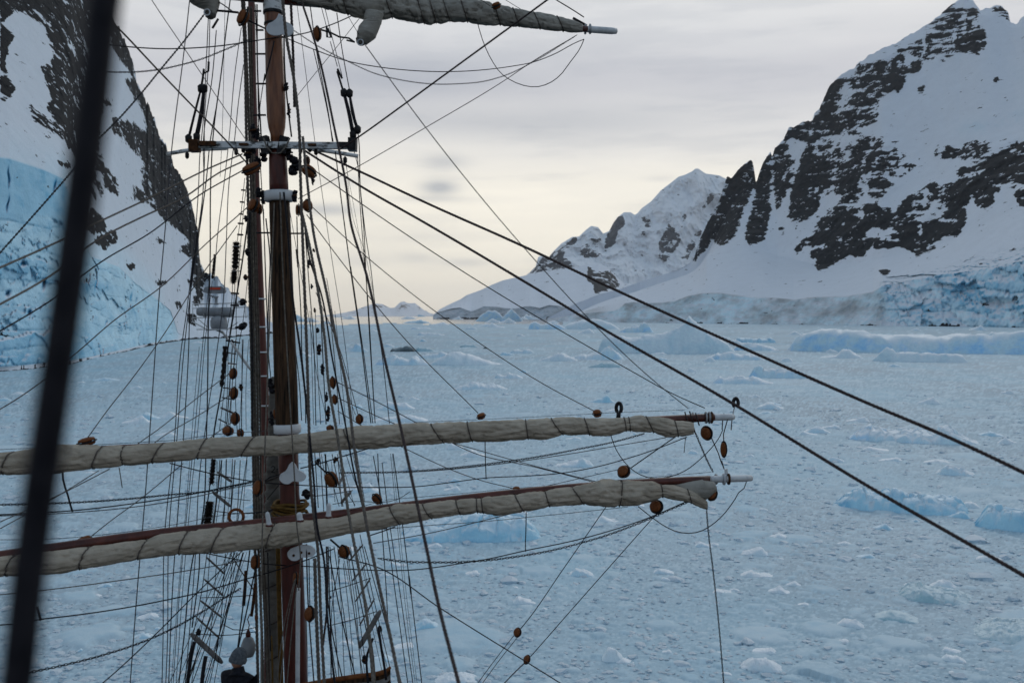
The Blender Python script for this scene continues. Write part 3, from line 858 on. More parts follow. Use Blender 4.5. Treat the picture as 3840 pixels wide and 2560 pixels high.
ROCK_P = [('G', p, v) for p, v in [([(720, 1050), (830, 950), (830, 910), (960, 850), (1100, 750), (1110, 800), (1000, 900), (1090, 960), (1080, 990), (940, 1010), (800, 1030)], .72), ([(1100, 860), (1200, 760), (1290, 760), (1260, 880), (1200, 930), (1130, 900)], .66),
                                  ([(1390, 620), (1450, 590), (1460, 680), (1400, 720), (1400, 800), (1300, 890), (1310, 760)], .9), ([(1560, 610), (1640, 600), (1650, 690), (1600, 690)], .62), ([(1600, 575), (1750, 470), (1740, 520), (1650, 575)], .64), ([(1720, 420), (1850, 320), (1840, 345), (1740, 430)], .3),
                                  ([(1690, 920), (1700, 800), (1780, 650), (1880, 760), (1850, 850), (1760, 950)], .66), ([(1900, 860), (1960, 740), (2030, 680), (2020, 760), (1920, 930), (1850, 940)], .74), ([(1490, 980), (1540, 950), (1560, 1060), (1510, 1020)], .75), ([(2010, 570), (2080, 430), (2120, 460), (2040, 580)], .66),
                                  ([(1590, 910), (1640, 860), (1650, 930)], .6), ([(1950, 350), (2050, 350), (2060, 372), (1990, 365)], .5), ([(2080, 600), (2180, 500), (2150, 640), (2060, 700)], .6), ([(1560, 720), (1620, 720), (1600, 850), (1560, 800)], .45), ([(1880, 560), (1920, 600), (1900, 720), (1860, 680)], .4)]]
gP = blur(raster(ROCK_P), 1)
mk = sample(gP, px, py)
w0 = at(px, py, d).reshape(-1, 3)
sh = d.shape
nA = fbm(np.stack([(w0[:, 0] - .5 * w0[:, 2]) / 95., w0[:, 1] / 300., (w0[:, 2] + .5 * w0[:, 0]) / 230.], -1), 6, .62).reshape(sh)
nR = fbm(w0 * (1 / 420., 1 / 800., 1 / 900.), 6, .55, True).reshape(sh)
rock = np.clip(.5 + ((mk - .5) * 1.5 + 1.5 * nA - .62 * (1 - mk) ** 2 - .06) * .95, 0, 1)
rock = np.where(band > 2.05, 0, rock)
nG = fbm(np.stack([(w0[:, 0] + .25 * w0[:, 2]) / 170., w0[:, 1] / 900., w0[:, 2] / 900.], -1), 5, .62, True).reshape(sh)
d2 = d - ((nR - .3) * 270 + nG * 110) * (band < 1.97) - nA * 70 * rock
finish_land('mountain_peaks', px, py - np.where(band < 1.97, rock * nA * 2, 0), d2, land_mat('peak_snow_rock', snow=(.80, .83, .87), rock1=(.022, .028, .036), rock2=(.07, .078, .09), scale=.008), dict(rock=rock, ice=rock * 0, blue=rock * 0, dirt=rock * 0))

far = [(1180, 1184), (1260, 1178), (1326, 1165), (1365, 1150), (1403, 1138), (1434, 1140), (1464, 1155), (1480, 1153), (1495, 1138), (1506, 1131), (1516, 1130), (1530, 1137), (1556, 1136), (1575, 1150), (1590, 1163), (1600, 1166), (1612, 1174), (1640, 1180), (1700, 1178), (1780, 1172), (1900, 1180)]
px, py, d, band = loft(1180, 1900, 200, [([1100, 2000], [1185.5, 1185.5], [36000, 36000]), curve(far, [(1180, 40000), (1900, 40000)]), curve([(1180, 1186), (1900, 1186)], [(1180, 46000), (1900, 46000)])], (26, 4))
w0 = at(px, py, d).reshape(-1, 3)
nA = fbm(w0 * (1 / 750., 1 / 2000., 1 / 500.), 5, .6).reshape(d.shape)
d2 = d - nA * 900 * (band < .97)
finish_land('far_mountains', px, py, d2, land_mat('far_snow_rock', scale=.002), dict(rock=np.clip(.15 + nA * 1.3, 0, 1), ice=nA * 0, blue=nA * 0, dirt=nA * 0))

# ------------------------------------------------------------------ sea water
m, t, b = new_mat('sea_water')
b.inputs['Base Color'].default_value = (.012, .022, .030, 1)
b.inputs['Roughness'].default_value = .12
b.inputs['IOR'].default_value = 1.33
bump(t, b, noise(t, .8, 3, .5, objvec(t)), .15, .1)
MAT['water'] = m
nr, nc = 60, 72
rr = np.concatenate([[0.0], np.geomspace(8, 42000, nr - 1)])
aa = np.linspace(0, 2 * np.pi, nc, endpoint=False)
vv = np.stack([rr[:, None] * np.cos(aa), rr[:, None] * np.sin(aa), np.full((nr, nc), -.12)], -1).reshape(-1, 3)
tag(obj('sea_water', mesh_np('sea_water', vv, grid_faces(nc, nr, True), MAT['water'], True)), kind='structure')

# ------------------------------------------------------------------ brash ice: one rough sheet of broken ice packed over the sea
ncol, nrow = 900, 440
rows_px = np.linspace(3.9, 460.0, nrow) ** 1.0          # angular rows, dense towards the distance
rad = 995.0 * CAM_Z / rows_px
ang = np.linspace(R_(-36), R_(36), ncol)
Rg, Ag = np.meshgrid(rad, ang, indexing='ij')
X = Rg * np.sin(Ag)
Y = Rg * np.cos(Ag)
p2 = np.stack([X, Y], -1).reshape(-1, 2)
p3 = np.concatenate([p2, np.zeros((len(p2), 1))], 1)
wv = np.stack([fbm(p3 / 3.1, 3), fbm(p3 / 3.1 + 9, 3)], -1)
px_m = (Rg * Rg / (995.0 * CAM_Z)).ravel()                # metres of sea per picture row
h = np.zeros(len(p2))
tone = np.zeros(len(p2))
for (s, amp, keep, seed) in [(.26, .03, .25, 1), (.55, .06, .42, 2), (1.3, .11, .62, 3), (3.6, .20, .76, 4), (8., .28, .88, 6)]:
    f1, f2, rv = cells(p2 / s + wv * .35, seed)
    on = (rv > keep).astype(float)
    r0 = .30 + .30 * ((rv * 7.3) % 1)
    lump = on * sstep(r0, r0 * .45, f1 + .10 * wv[:, 0])
    vis = sstep(.05, .16, s / (px_m * .30))               # drop lumps far smaller than a picture row
    h = np.maximum(h, lump * amp * (.5 + ((rv * 3.7) % 1)) * vis)
    tone = np.maximum(tone, lump * (.45 + .55 * ((rv * 5.1) % 1)) * vis)
lanes = fbm(np.stack([p2[:, 0] / 60., p2[:, 1] / 130., np.zeros(len(p2))], -1), 5, .55)
lanes2 = fbm(np.stack([p2[:, 0] / 9., p2[:, 1] / 16., np.ones(len(p2))], -1), 4, .6)
lanes3 = fbm(np.stack([p2[:, 0] / 420., p2[:, 1] / 900., np.ones(len(p2)) * 3], -1), 4, .6)
mush = np.clip(.50 + .55 * lanes + .35 * lanes2 + .35 * lanes3, 0, 1)
gap = sstep(.30, .05, mush) * (1 - tone)
h = h + .03 * fbm(p3 / .9, 3)
v3 = np.stack([p2[:, 0], p2[:, 1], h], -1)
m, t, b = new_mat('brash_ice')


def attr(t, an):
    n = N(t, 'ShaderNodeAttribute')
    n.attribute_name = an
    return n.outputs['Fac']


v = objvec(t)
n1 = noise(t, .9, 6, .7, v)
n2 = noise(t, 5.5, 5, .7, v)
n3 = noise(t, .07, 4, .6, v)
mx = M(t, 'ADD', M(t, 'MULTIPLY_ADD', attr(t, 'mush'), .45, .05), M(t, 'ADD', M(t, 'MULTIPLY', n1, .40), M(t, 'MULTIPLY', n2, .36)))
cbase = RAMP(t, mx, [(.27, (.10, .14, .175)), (.38, (.26, .325, .38)), (.55, (.375, .45, .515)), (.80, (.52, .605, .67))])
cbase = MIX(t, RAMP(t, noise(t, .035, 5, .6, objvec(t, (1, .5, 1))), [(.40, 0.0), (.66, .75)]), cbase, MIX(t, 1.0, cbase, (.80, 1.05, 1.12), 'MULTIPLY'))
ct = RAMP(t, M(t, 'ADD', M(t, 'MULTIPLY', n1, .5), M(t, 'MULTIPLY', n3, .6)), [(.35, (.38, .57, .69)), (.60, (.58, .67, .735))])
c = MIX(t, RAMP(t, attr(t, 'tone'), [(.15, 0.0), (.8, .95)]), cbase, ct)
c = MIX(t, 1.0, c, (.88, .955, .965), 'MULTIPLY')
t.links.new(c, b.inputs['Base Color'])
b.inputs['Roughness'].default_value = .7
bump(t, b, M(t, 'ADD', n1, n2), .4, .06)
MAT['brash'] = m
far_edge = (Rg > (2600 + 1500 * fbm(np.stack([Ag.ravel() * 14, np.zeros(Ag.size), np.zeros(Ag.size)], -1), 5, .6).reshape(Ag.shape)) + np.where(Ag > 0.05, 4000, 0))
v3g = v3.reshape(nrow, ncol, 3)
ff = grid_faces(ncol, nrow)
keepf = ~far_edge.ravel()[ff[:, 0]]
ff = ff[keepf][:, ::-1]
tag(obj('brash_ice', mesh_np('brash_ice', v3, np.ascontiguousarray(ff), MAT['brash'], True, dict(mush=mush, tone=tone))), kind='stuff')

# loose lumps of ice strewn over the near brash (past counting: instanced in one object)
rs = np.random.RandomState(5)
pts, scl = [], []
n_try = 30000
yy = 1000.0 * CAM_Z / rs.uniform(75, 440, n_try)
xx = rs.uniform(-.62, .62, n_try) * yy
dens = fbm(np.stack([xx / 22., yy / 40., yy * 0], -1), 4, .6)
ok = dens > rs.uniform(-.45, .40, n_try)
xx, yy = xx[ok], yy[ok]
sz = np.exp(rs.normal(-1.95, .60, len(xx))) * np.clip(yy / 95., .75, 2.0)
sz = np.minimum(sz, 1.1)
me = bpy.data.meshes.new('brash_lumps')
me.vertices.add(len(xx))
me.vertices.foreach_set('co', np.stack([xx, yy, np.full(len(xx), .02)], -1).astype(np.float32).ravel())
a = me.attributes.new('lump', 'FLOAT', 'POINT')
a.data.foreach_set('value', sz.astype(np.float32))
a = me.attributes.new('spin', 'FLOAT', 'POINT')
a.data.foreach_set('value', rs.uniform(0, 6.28, len(xx)).astype(np.float32))
lumps = tag(obj('brash_lumps', me), kind='stuff')


def ice_mat(name, snow, body, deep, sc, spots=.0):
    m, t, b = new_mat(name)
    v = objvec(t)
    g = N(t, 'ShaderNodeNewGeometry')
    s = N(t, 'ShaderNodeSeparateXYZ')
    t.links.new(g.outputs['Normal'], s.inputs[0])
    n1 = noise(t, sc, 5, .6, v)
    n2 = noise(t, sc * 4, 4, .6, v)
    n0 = noise(t, sc * .45, 4, .6, objvec(t, (1, 1, 1.8)), .6)
    body_c = MIX(t, RAMP(t, M(t, 'ADD', M(t, 'MULTIPLY', n0, .6), M(t, 'MULTIPLY', n1, .4)), [(.46, 0.0), (.58, 1.0)]), body, deep)
    body_c = MIX(t, RAMP(t, n2, [(.35, 0.0), (.75, .5)]), body_c, tuple(min(1, q * 1.3) for q in body))
    topf = RAMP(t, M(t, 'ADD', s.outputs[2], M(t, 'MULTIPLY_ADD', n2, .4, -.2)), [(.45, 0.0), (.85, 1.0)])
    c = MIX(t, topf, body_c, snow)
    t.links.new(c, b.inputs['Base Color'])
    b.inputs['Roughness'].default_value = .55
    bump(t, b, M(t, 'ADD', M(t, 'MULTIPLY', n0, 2.0), M(t, 'ADD', n1, n2)), .7, .12 / sc * .5)
    return m


MAT['ice_lump'] = ice_mat('ice_lump', (.54, .62, .68), (.44, .55, .63), (.32, .50, .61), 1.3)
MAT['berg'] = ice_mat('berg_ice', (.78, .84, .88), (.54, .73, .83), (.30, .60, .90), .16)
MAT['berg_white'] = ice_mat('berg_snow', (.80, .85, .885), (.66, .78, .845), (.50, .69, .79), .16)
MAT['berg_blue'] = ice_mat('berg_blue', (.66, .80, .88), (.36, .64, .79), (.07, .36, .60), .22)
MAT['berg_teal'] = ice_mat('berg_teal', (.56, .69, .74), (.34, .54, .61), (.16, .38, .46), .3)
MAT['berg_dark'] = ice_mat('berg_dark', (.24, .30, .33), (.045, .065, .07), (.02, .03, .035), .35)

gt = bpy.data.node_groups.new('strewn_lumps', 'GeometryNodeTree')
gt.interface.new_socket('Geometry', in_out='INPUT', socket_type='NodeSocketGeometry')
gt.interface.new_socket('Geometry', in_out='OUTPUT', socket_type='NodeSocketGeometry')
gi, go = N(gt, 'NodeGroupInput'), N(gt, 'NodeGroupOutput')
join = N(gt, 'GeometryNodeGeometryToInstance')
for k in range(7):
    ico = N(gt, 'GeometryNodeMeshIcoSphere', ins={0: 1.0, 1: 2})
    ntx = N(gt, 'ShaderNodeTexNoise', noise_dimensions='4D', ins={'Scale': .9, 'Detail': 3.0, 'W': 3.7 * k})
    sub = N(gt, 'ShaderNodeVectorMath', operation='SUBTRACT', ins={1: (.5, .5, .5)})
    gt.links.new(ntx.outputs[1], sub.inputs[0])
    scv = N(gt, 'ShaderNodeVectorMath', operation='SCALE', ins={3: 1.9})
    gt.links.new(sub.outputs[0], scv.inputs[0])
    sp_ = N(gt, 'GeometryNodeSetPosition')
    gt.links.new(ico.outputs[0], sp_.inputs[0])
    gt.links.new(scv.outputs[0], sp_.inputs[3])
    tr = N(gt, 'GeometryNodeTransform', ins={4 if False else 'Scale': (1.0, .8, [.30, .38, .26, .45, .22, .34, .55][k])})
    gt.links.new(sp_.outputs[0], tr.inputs[0])
    gt.links.new(tr.outputs[0], join.inputs[0])
iop = N(gt, 'GeometryNodeInstanceOnPoints')
iop.inputs['Pick Instance'].default_value = True
m2p = N(gt, 'GeometryNodeMeshToPoints')
gt.links.new(gi.outputs[0], m2p.inputs[0])
gt.links.new(m2p.outputs[0], iop.inputs['Points'])
gt.links.new(join.outputs[0], iop.inputs['Instance'])
na = N(gt, 'GeometryNodeInputNamedAttribute')
na.data_type = 'FLOAT'
na.inputs[0].default_value = 'lump'
nb = N(gt, 'GeometryNodeInputNamedAttribute')
nb.data_type = 'FLOAT'
nb.inputs[0].default_value = 'spin'
cx = N(gt, 'ShaderNodeCombineXYZ')
gt.links.new(nb.outputs[0], cx.inputs[2])
gt.links.new(cx.outputs[0], iop.inputs['Rotation'])
gt.links.new(na.outputs[0], iop.inputs['Scale'])
smt = N(gt, 'GeometryNodeSetMaterial')
smt.inputs['Material'].default_value = MAT['ice_lump']
gt.links.new(iop.outputs[0], smt.inputs[0])
gt.links.new(smt.outputs[0], go.inputs[0])
md = lumps.modifiers.new('strewn', 'NODES')
md.node_group = gt
lumps.data.materials.append(MAT['ice_lump'])


# ------------------------------------------------------------------ icebergs, bergy bits and floes: each a thing
def berg(name, label, cat, reg, x0, x1, yb, prof, mat='berg', dr=.7, edge=5.0, rough=.18, seed=0, group=None, blocky=0.0):
    """prof: (u, height in region pixels) across the width; yb = waterline row"""
    s = REG[reg][2]
    xa, ya = P(reg, x0, yb)
    xb, _ = P(reg, x1, yb)
    D = float(sea_dist(ya))
    W = (xb - xa) / F * D
    k = D / F / s                                    # metres per region pixel
    nu = int(np.clip((xb - xa) / 3.75 * 1.1, 14, 150))
    nw = int(np.clip(nu * dr * .7, 10, 60))
    u = np.linspace(0, 1, nu)
    w = np.linspace(-1, 1, nw)
    U, V = np.meshgrid(u, w)
    top = np.interp(U, [q[0] for q in prof], [q[1] * k for q in prof])
    hmax = max(q[1] for q in prof) * k
    c = 2 * U - 1
    q3 = np.stack([U * W / hmax * .8, V * W * dr / hmax * .4, np.full(U.shape, seed * 3.17)], -1).reshape(-1, 3)
    nz = fbm(q3, 5, .58).reshape(U.shape)
    e = 1 - np.abs(V + .25 * nz) ** edge
    side = 1 - np.abs(c) ** (edge * 2.2)
    lean = 1 - .55 * sstep(-1, 1, V) * .4
    Z = top * np.clip(e, 0, 1) ** .6 * np.clip(side, 0, 1) ** .5 * lean
    if blocky:
        f1, f2, rv = cells(np.stack([q3[:, 0] * 2.2, q3[:, 1] * 2.2], -1), seed % 7)
        Z = Z * (1 - blocky * .5 * rv.reshape(U.shape)) - blocky * hmax * .15 * (f2 - f1 < .12).reshape(U.shape)
    nz2 = fbm(q3 * 2.0 + 11, 4, .5).reshape(U.shape)
    Z = Z * (1 + rough * 1.2 * nz) + rough * hmax * .45 * nz2 * np.clip(e, 0, 1)
    rg = fbm(q3 * (1.0, .6, 1) + 23, 3, .5, True).reshape(U.shape)
    Z = Z * (1 - .35 * rough / .15 * .4 * sstep(.45, .85, rg))
    Z = np.where((np.abs(V) > .999) | (np.abs(c) > .999), 0, Z)
    Z = np.maximum(Z, 0) - .05 - .3 * (Z < .02 * hmax)
    dep = W * dr
    inw = Z / max(hmax, 1e-3) * .10
    Xl = (c * (1 - inw * .5) / 2 + .012 * nz2) * W
    Yl = (V * (1 - inw) * np.sqrt(np.clip(1 - .8 * c ** 4, 0, 1)) * .5 + .03 * nz2) * dep
    loc = at((xa + xb) / 2, ya, D)
    o = obj(name, mesh_np(name, np.stack([Xl, Yl + dep * .42, Z], -1).reshape(-1, 3), grid_faces(nu, nw), MAT[mat], True), loc=(loc[0], loc[1], 0))
    ang_ = math.atan2(loc[0], loc[1])
    o.rotation_euler = (0, 0, -ang_)
    return tag(o, label, cat, group)


BERGS = [
    ('iceberg', 'tall pale iceberg with a sharp pyramid peak and a square block on one end', 'T', 355, 1720, 637, [(0, 0), (.012, 190), (.07, 205), (.10, 185), (.25, 175), (.40, 195), (.52, 230), (.60, 280), (.65, 345), (.672, 385), (.70, 345), (.76, 275), (.82, 225), (.90, 170), (1, 40)], 'berg_white', .45, 6, .10),
    ('bergy_bit', 'low sloping tail of ice beside the pyramid iceberg', 'T', 1680, 2150, 612, [(0, 10), (.2, 90), (.55, 85), (.8, 50), (1, 5)], 'berg', .5, 3, .10),
    ('ice_floe', 'small flat floe fringed with bright blue notches behind the pyramid iceberg', 'T', 1705, 2112, 535, [(0, 5), (.05, 60), (.5, 50), (.95, 62), (1, 5)], 'berg_blue', .4, 5, .25),
    ('iceberg', 'long flat topped tabular iceberg with blue hollows along its waterline', 'U', 140, 2900, 434, [(0, 30), (.015, 215), (.06, 226), (.14, 232), (.28, 200), (.38, 178), (.44, 168), (.52, 182), (.60, 195), (.72, 200), (.78, 235), (.9, 245), (1, 60)], 'berg', .28, 7, .12),
    ('ice_floe', 'white floe with a tilted slab in front of the tabular iceberg', 'U', 430, 835, 482, [(0, 5), (.4, 30), (.52, 92), (.7, 95), (.8, 60), (1, 5)], 'berg_white', .6, 4, .10),
    ('ice_floe', 'long white floe with an undercut blue edge in front of the tabular iceberg', 'U', 935, 1790, 518, [(0, 15), (.06, 70), (.15, 140), (.22, 130), (.27, 105), (.55, 98), (.7, 90), (.85, 95), (.95, 88), (1, 20)], 'berg_white', .35, 5, .10),
    ('bergy_bit', 'pale blue arched bergy bit beside a thin flat shelf, before the pyramid iceberg', 'T', 50, 630, 702, [(0, 10), (.3, 60), (.6, 90), (.66, 165), (.74, 180), (.84, 130), (.92, 80), (1, 10)], 'berg', .5, 4, .16),
    ('bergy_bit', 'greenish low ice slab just below the arched bergy bit', 'T', 262, 610, 780, [(0, 10), (.25, 45), (.4, 62), (.9, 55), (1, 10)], 'berg_teal', .5, 4, .12),
    ('ice_floe', 'ridged floe with blue cracks right of the pyramid iceberg base', 'T', 1420, 2010, 702, [(0, 8), (.2, 75), (.45, 80), (.6, 60), (.8, 70), (1, 8)], 'berg', .45, 4, .18),
    ('bergy_bit', 'broad smooth bergy bit with a raised left horn under the upper stay', 'T', 1845, 2440, 882, [(0, 5), (.08, 105), (.16, 140), (.24, 110), (.45, 105), (.75, 110), (.9, 70), (1, 5)], 'berg', .4, 5, .08),
    ('bergy_bit', 'grey blue wedge of ice with a round knob at its left end', 'T', 1475, 2115, 938, [(0, 5), (.06, 40), (.13, 95), (.2, 60), (.4, 90), (.65, 85), (.85, 40), (1, 4)], 'berg', .45, 3, .12),
    ('iceberg', 'smooth low iceberg floating below the dirty glacier front', 'T', 10, 590, 404, [(0, 10), (.1, 60), (.35, 110), (.6, 115), (.85, 70), (1, 10)], 'berg_white', .45, 4, .10),
    ('bergy_bit', 'rough crumbly bergy bit right of the smooth low iceberg', 'T', 560, 920, 436, [(0, 10), (.2, 95), (.5, 75), (.75, 120), (.9, 90), (1, 10)], 'berg', .5, 4, .30),
    ('iceberg', 'double peaked iceberg with a dome and a thin spire before the snow headland', 'V', 1388, 1866, 272, [(0, 6), (.1, 60), (.25, 108), (.40, 114), (.5, 85), (.57, 42), (.64, 80), (.72, 125), (.765, 155), (.80, 120), (.9, 65), (1, 6)], 'berg', .45, 5, .07),
    ('iceberg', 'pale blocky iceberg left of the smooth low iceberg', 'V', 1905, 2300, 352, [(0, 10), (.04, 75), (.2, 80), (.35, 50), (.7, 70), (1, 10)], 'berg', .5, 5, .12),
    ('iceberg', 'big rounded white floe in mid channel sloping down to the right', 'V', 920, 1660, 702, [(0, 6), (.15, 80), (.3, 135), (.42, 140), (.6, 105), (.8, 50), (1, 6)], 'berg_white', .5, 3, .10),
    ('bergy_bit', 'rough pale floe behind the thick stay, left of the big rounded floe', 'V', 395, 945, 702, [(0, 8), (.12, 85), (.3, 115), (.5, 85), (.64, 60), (.7, 115), (.8, 110), (1, 20)], 'berg', .5, 4, .26),
    ('ice_floe', 'flat pale ledge stretching behind the big rounded white floe', 'V', 790, 1200, 628, [(0, 6), (.3, 40), (.7, 60), (1, 20)], 'berg', .4, 3, .2),
    ('bergy_bit', 'dark grey translucent bergy bit, blackest ice in the channel', 'V', 552, 806, 571, [(0, 8), (.12, 58), (.3, 52), (.45, 60), (.7, 62), (.85, 58), (1, 20)], 'berg_dark', .5, 5, .22),
    ('bergy_bit', 'teal ice tail stretching right of the dark grey bergy bit', 'V', 790, 1010, 567, [(0, 20), (.2, 48), (.6, 40), (1, 6)], 'berg_teal', .4, 4, .2),
    ('growler', 'low dark teal growler behind the big rounded white floe', 'V', 1232, 1420, 528, [(0, 10), (.2, 34), (.8, 30), (1, 8)], 'berg_teal', .5, 4, .15),
    ('growler', 'tiny dark green growler right of the dark teal growler', 'V', 1462, 1520, 542, [(0, 4), (.4, 22), (1, 4)], 'berg_dark', .6, 3, .15),
    ('bergy_bit', 'pointed pale bergy bit seen between the shrouds right of the mast', 'V', 90, 352, 571, [(0, 8), (.3, 55), (.5, 105), (.7, 70), (1, 6)], 'berg', .6, 3, .24),
    ('bergy_bit', 'lumpy snowy floe in open brash above the right half of the upper lower yard', 'V', 1155, 1726, 944, [(0, 5), (.2, 55), (.4, 95), (.6, 70), (.8, 60), (1, 5)], 'berg', .5, 3, .22),
    ('bergy_bit', 'two humped pale bergy bit right of the lumpy snowy floe', 'V', 1575, 1866, 832, [(0, 10), (.1, 60), (.3, 30), (.5, 65), (.8, 50), (1, 5)], 'berg', .6, 3, .2),
    ('bergy_bit', 'low pale bergy bit with a hollow back under the middle stay', 'V', 1726, 1975, 586, [(0, 8), (.15, 58), (.45, 35), (.8, 52), (1, 8)], 'berg', .5, 4, .18),
    ('bergy_bit', 'wide snow topped floe with a teal foot left of the arched bergy bit', 'V', 1995, 2400, 662, [(0, 5), (.3, 60), (.6, 105), (1, 20)], 'berg_white', .5, 3, .14),
    ('ice_floe', 'low blue floe near the edge of open water before the far mountains', 'V', 680, 960, 291, [(0, 4), (.3, 25), (.65, 36), (1, 5)], 'berg_blue', .4, 4, .25),
    ('growler', 'square little growler in the distance above the flat strip floe', 'V', 748, 965, 351, [(0, 10), (.12, 34), (.4, 15), (.8, 24), (1, 4)], 'berg', .5, 4, .3),
    ('ice_floe', 'scattered pale rubble floe in the distance below the square growler', 'V', 812, 1095, 411, [(0, 8), (.1, 34), (.4, 30), (.8, 20), (1, 4)], 'berg', .5, 4, .35),
    ('growler', 'flat grey blue strip floe ahead of the double peaked iceberg', 'V', 1280, 1412, 353, [(0, 6), (.3, 24), (.8, 20), (1, 6)], 'berg', .5, 5, .12),
    ('bergy_bit', 'small pale bergy bit just below the double peaked iceberg', 'V', 1395, 1605, 326, [(0, 6), (.4, 26), (.85, 44), (1, 8)], 'berg', .5, 4, .2),
    ('iceberg', 'tiny blue iceberg on the horizon before the far mountains', 'V', 822, 905, 228, [(0, 5), (.2, 28), (.6, 18), (1, 4)], 'berg_blue', .6, 4, .1),
    ('iceberg', 'flat white tabular iceberg on the horizon right of the mast', 'V', 0, 138, 233, [(0, 10), (.1, 15), (.9, 12), (1, 6)], 'berg_white', .4, 6, .05),
    ('bergy_bit', 'three humped pale blue bergy bit under the right end of the upper stay', 'W', 808, 1510, 236, [(0, 5), (.06, 70), (.15, 98), (.3, 72), (.45, 85), (.55, 90), (.66, 62), (.70, 110), (.75, 112), (.85, 70), (1, 5)], 'berg', .45, 3, .16),
    ('bergy_bit', 'large pale bergy bit with bright blue clefts under the lower stay', 'W', 718, 1442, 622, [(0, 5), (.06, 60), (.13, 120), (.22, 140), (.30, 110), (.42, 140), (.5, 145), (.62, 110), (.75, 108), (.86, 112), (.97, 100), (1, 20)], 'berg_blue', .5, 4, .18),
    ('bergy_bit', 'cleft blue bergy bit cut off by the right edge of the frame', 'W', 1515, 2100, 732, [(0, 5), (.05, 80), (.12, 150), (.3, 130), (.5, 145), (.8, 120), (1, 10)], 'berg_blue', .5, 4, .22),
    ('bergy_bit', 'low pale mound of ice between the two thick stays at right', 'W', 1285, 1500, 416, [(0, 5), (.2, 40), (.35, 68), (.7, 45), (1, 5)], 'berg', .6, 3, .2),
    ('growler', 'small pale blue growler right of the upper lower yardarm', 'W', 545, 705, 182, [(0, 4), (.4, 42), (.7, 34), (1, 4)], 'berg', .6, 3, .2),
    ('bergy_bit', 'slanting teal ice mass low at right beneath the lower stay', 'W', 1085, 1480, 1122, [(0, 30), (.12, 85), (.3, 105), (.5, 60), (.8, 55), (1, 10)], 'berg_teal', .9, 2.2, .25),
    ('bergy_bit', 'large dim blue ice mass in the bottom right corner', 'W', 1500, 2150, 1362, [(0, 10), (.2, 75), (.5, 85), (.8, 70), (1, 10)], 'berg_teal', .8, 2.2, .2),
    ('ice_floe', 'flat teal floe with a low crest near the bottom right', 'W', 938, 1192, 1228, [(0, 4), (.4, 58), (.7, 42), (1, 4)], 'berg_teal', .7, 3, .12),
    ('growler', 'rounded white growler at the bottom beside the hanging chain', 'W', 195, 442, 1502, [(0, 6), (.3, 66), (.6, 72), (1, 6)], 'berg_white', .7, 3, .12),
    ('growler', 'small white wedge growler right of the hanging chain below the lower yardarm', 'W', 190, 362, 862, [(0, 4), (.5, 40), (.72, 62), (1, 4)], 'berg_white', .7, 3, .14),
    ('growler', 'pale growler with a thin tail right of the hanging chain', 'W', 195, 392, 982, [(0, 4), (.3, 34), (.6, 18), (.8, 22), (1, 4)], 'berg_white', .6, 3, .2),
    ('growler', 'pale wide growler near the bottom, above the flat teal floe', 'W', 730, 892, 1262, [(0, 4), (.3, 50), (.7, 46), (1, 4)], 'berg_white', .7, 3, .14),
    ('bergy_bit', 'wide pale blue bergy bit with blue cracks behind and under the lowest yard', 'K', 150, 1158, 602, [(0, 10), (.12, 90), (.25, 130), (.5, 190), (.7, 200), (.9, 190), (.97, 140), (1, 20)], 'berg_blue', .5, 3, .12),
    ('growler', 'pale rough growler low between the two diagonal ropes right of the mast', 'K', 1325, 1515, 842, [(0, 5), (.3, 72), (.6, 62), (1, 5)], 'berg', .7, 3, .2),
    ('growler', 'flat white sliver of ice below the wide blue bergy bit', 'K', 600, 790, 832, [(0, 4), (.5, 32), (1, 4)], 'berg_white', .6, 3, .12),
    ('growler', 'white slanted growler left of the diagonal rope', 'K', 945, 1130, 1032, [(0, 10), (.2, 62), (.5, 42), (1, 4)], 'berg_white', .7, 3, .14),
    ('growler', 'dim blue growler seen between the thick stay and the black stay', 'K', 245, 480, 1216, [(0, 5), (.4, 86), (.7, 72), (1, 5)], 'berg_blue', .7, 3, .16),
    ('growler', 'round white growler at the bottom right of the lower pulley blocks', 'K', 1555, 1715, 1422, [(0, 20), (.3, 100), (.7, 95), (1, 20)], 'berg_white', .8, 3, .14),
    ('growler', 'broad pale growler at the bottom edge right of the thick stay', 'K', 400, 730, 1575, [(0, 5), (.4, 62), (.7, 48), (1, 5)], 'berg', .7, 3, .2),
    ('growler', 'bright little growler between the two lower yards', 'K', 1225, 1512, 92, [(0, 5), (.5, 45), (.75, 78), (1, 15)], 'berg', .6, 3, .2),
    ('growler', 'blue growler behind the ropes between the two lower yards', 'C', 1490, 1850, 1222, [(0, 5), (.4, 60), (.75, 76), (1, 5)], 'berg', .6, 3, .18),
    ('ice_floe', 'long low blue floe just above the furled sail of the upper lower yard', 'Q', 540, 1035, 1412, [(0, 4), (.3, 40), (.7, 58), (1, 4)], 'berg', .5, 4, .15),
    ('ice_floe', 'large pale worn floe above the long low blue floe', 'Q', 580, 920, 1310, [(0, 4), (.3, 75), (.7, 62), (1, 4)], 'berg', .6, 3, .22),
    ('growler', 'small blue growler at the left beyond the near blurred rope', 'M', 468, 606, 37, [(0, 4), (.5, 20), (1, 4)], 'berg_blue', .6, 3, .14),
    ('growler', 'dim blue growler at the far left under the ice cliff', 'M', -20, 60, 140, [(0, 5), (.5, 26), (1, 5)], 'berg_blue', .6, 3, .2),
]
for i, (nm, lb, rg, x0, x1, yb, pr, mt, dr, ed, ro) in enumerate(BERGS):
    cat = {'iceberg': 'iceberg', 'bergy_bit': 'ice chunk', 'ice_floe': 'ice floe', 'growler': 'ice chunk'}[nm]
    berg(nm, lb, cat, rg, x0, x1, yb, pr, mt, dr, ed, ro * 1.25, seed=i, blocky={'iceberg': .12, 'ice_floe': .25, 'bergy_bit': .5, 'growler': .4}[nm])
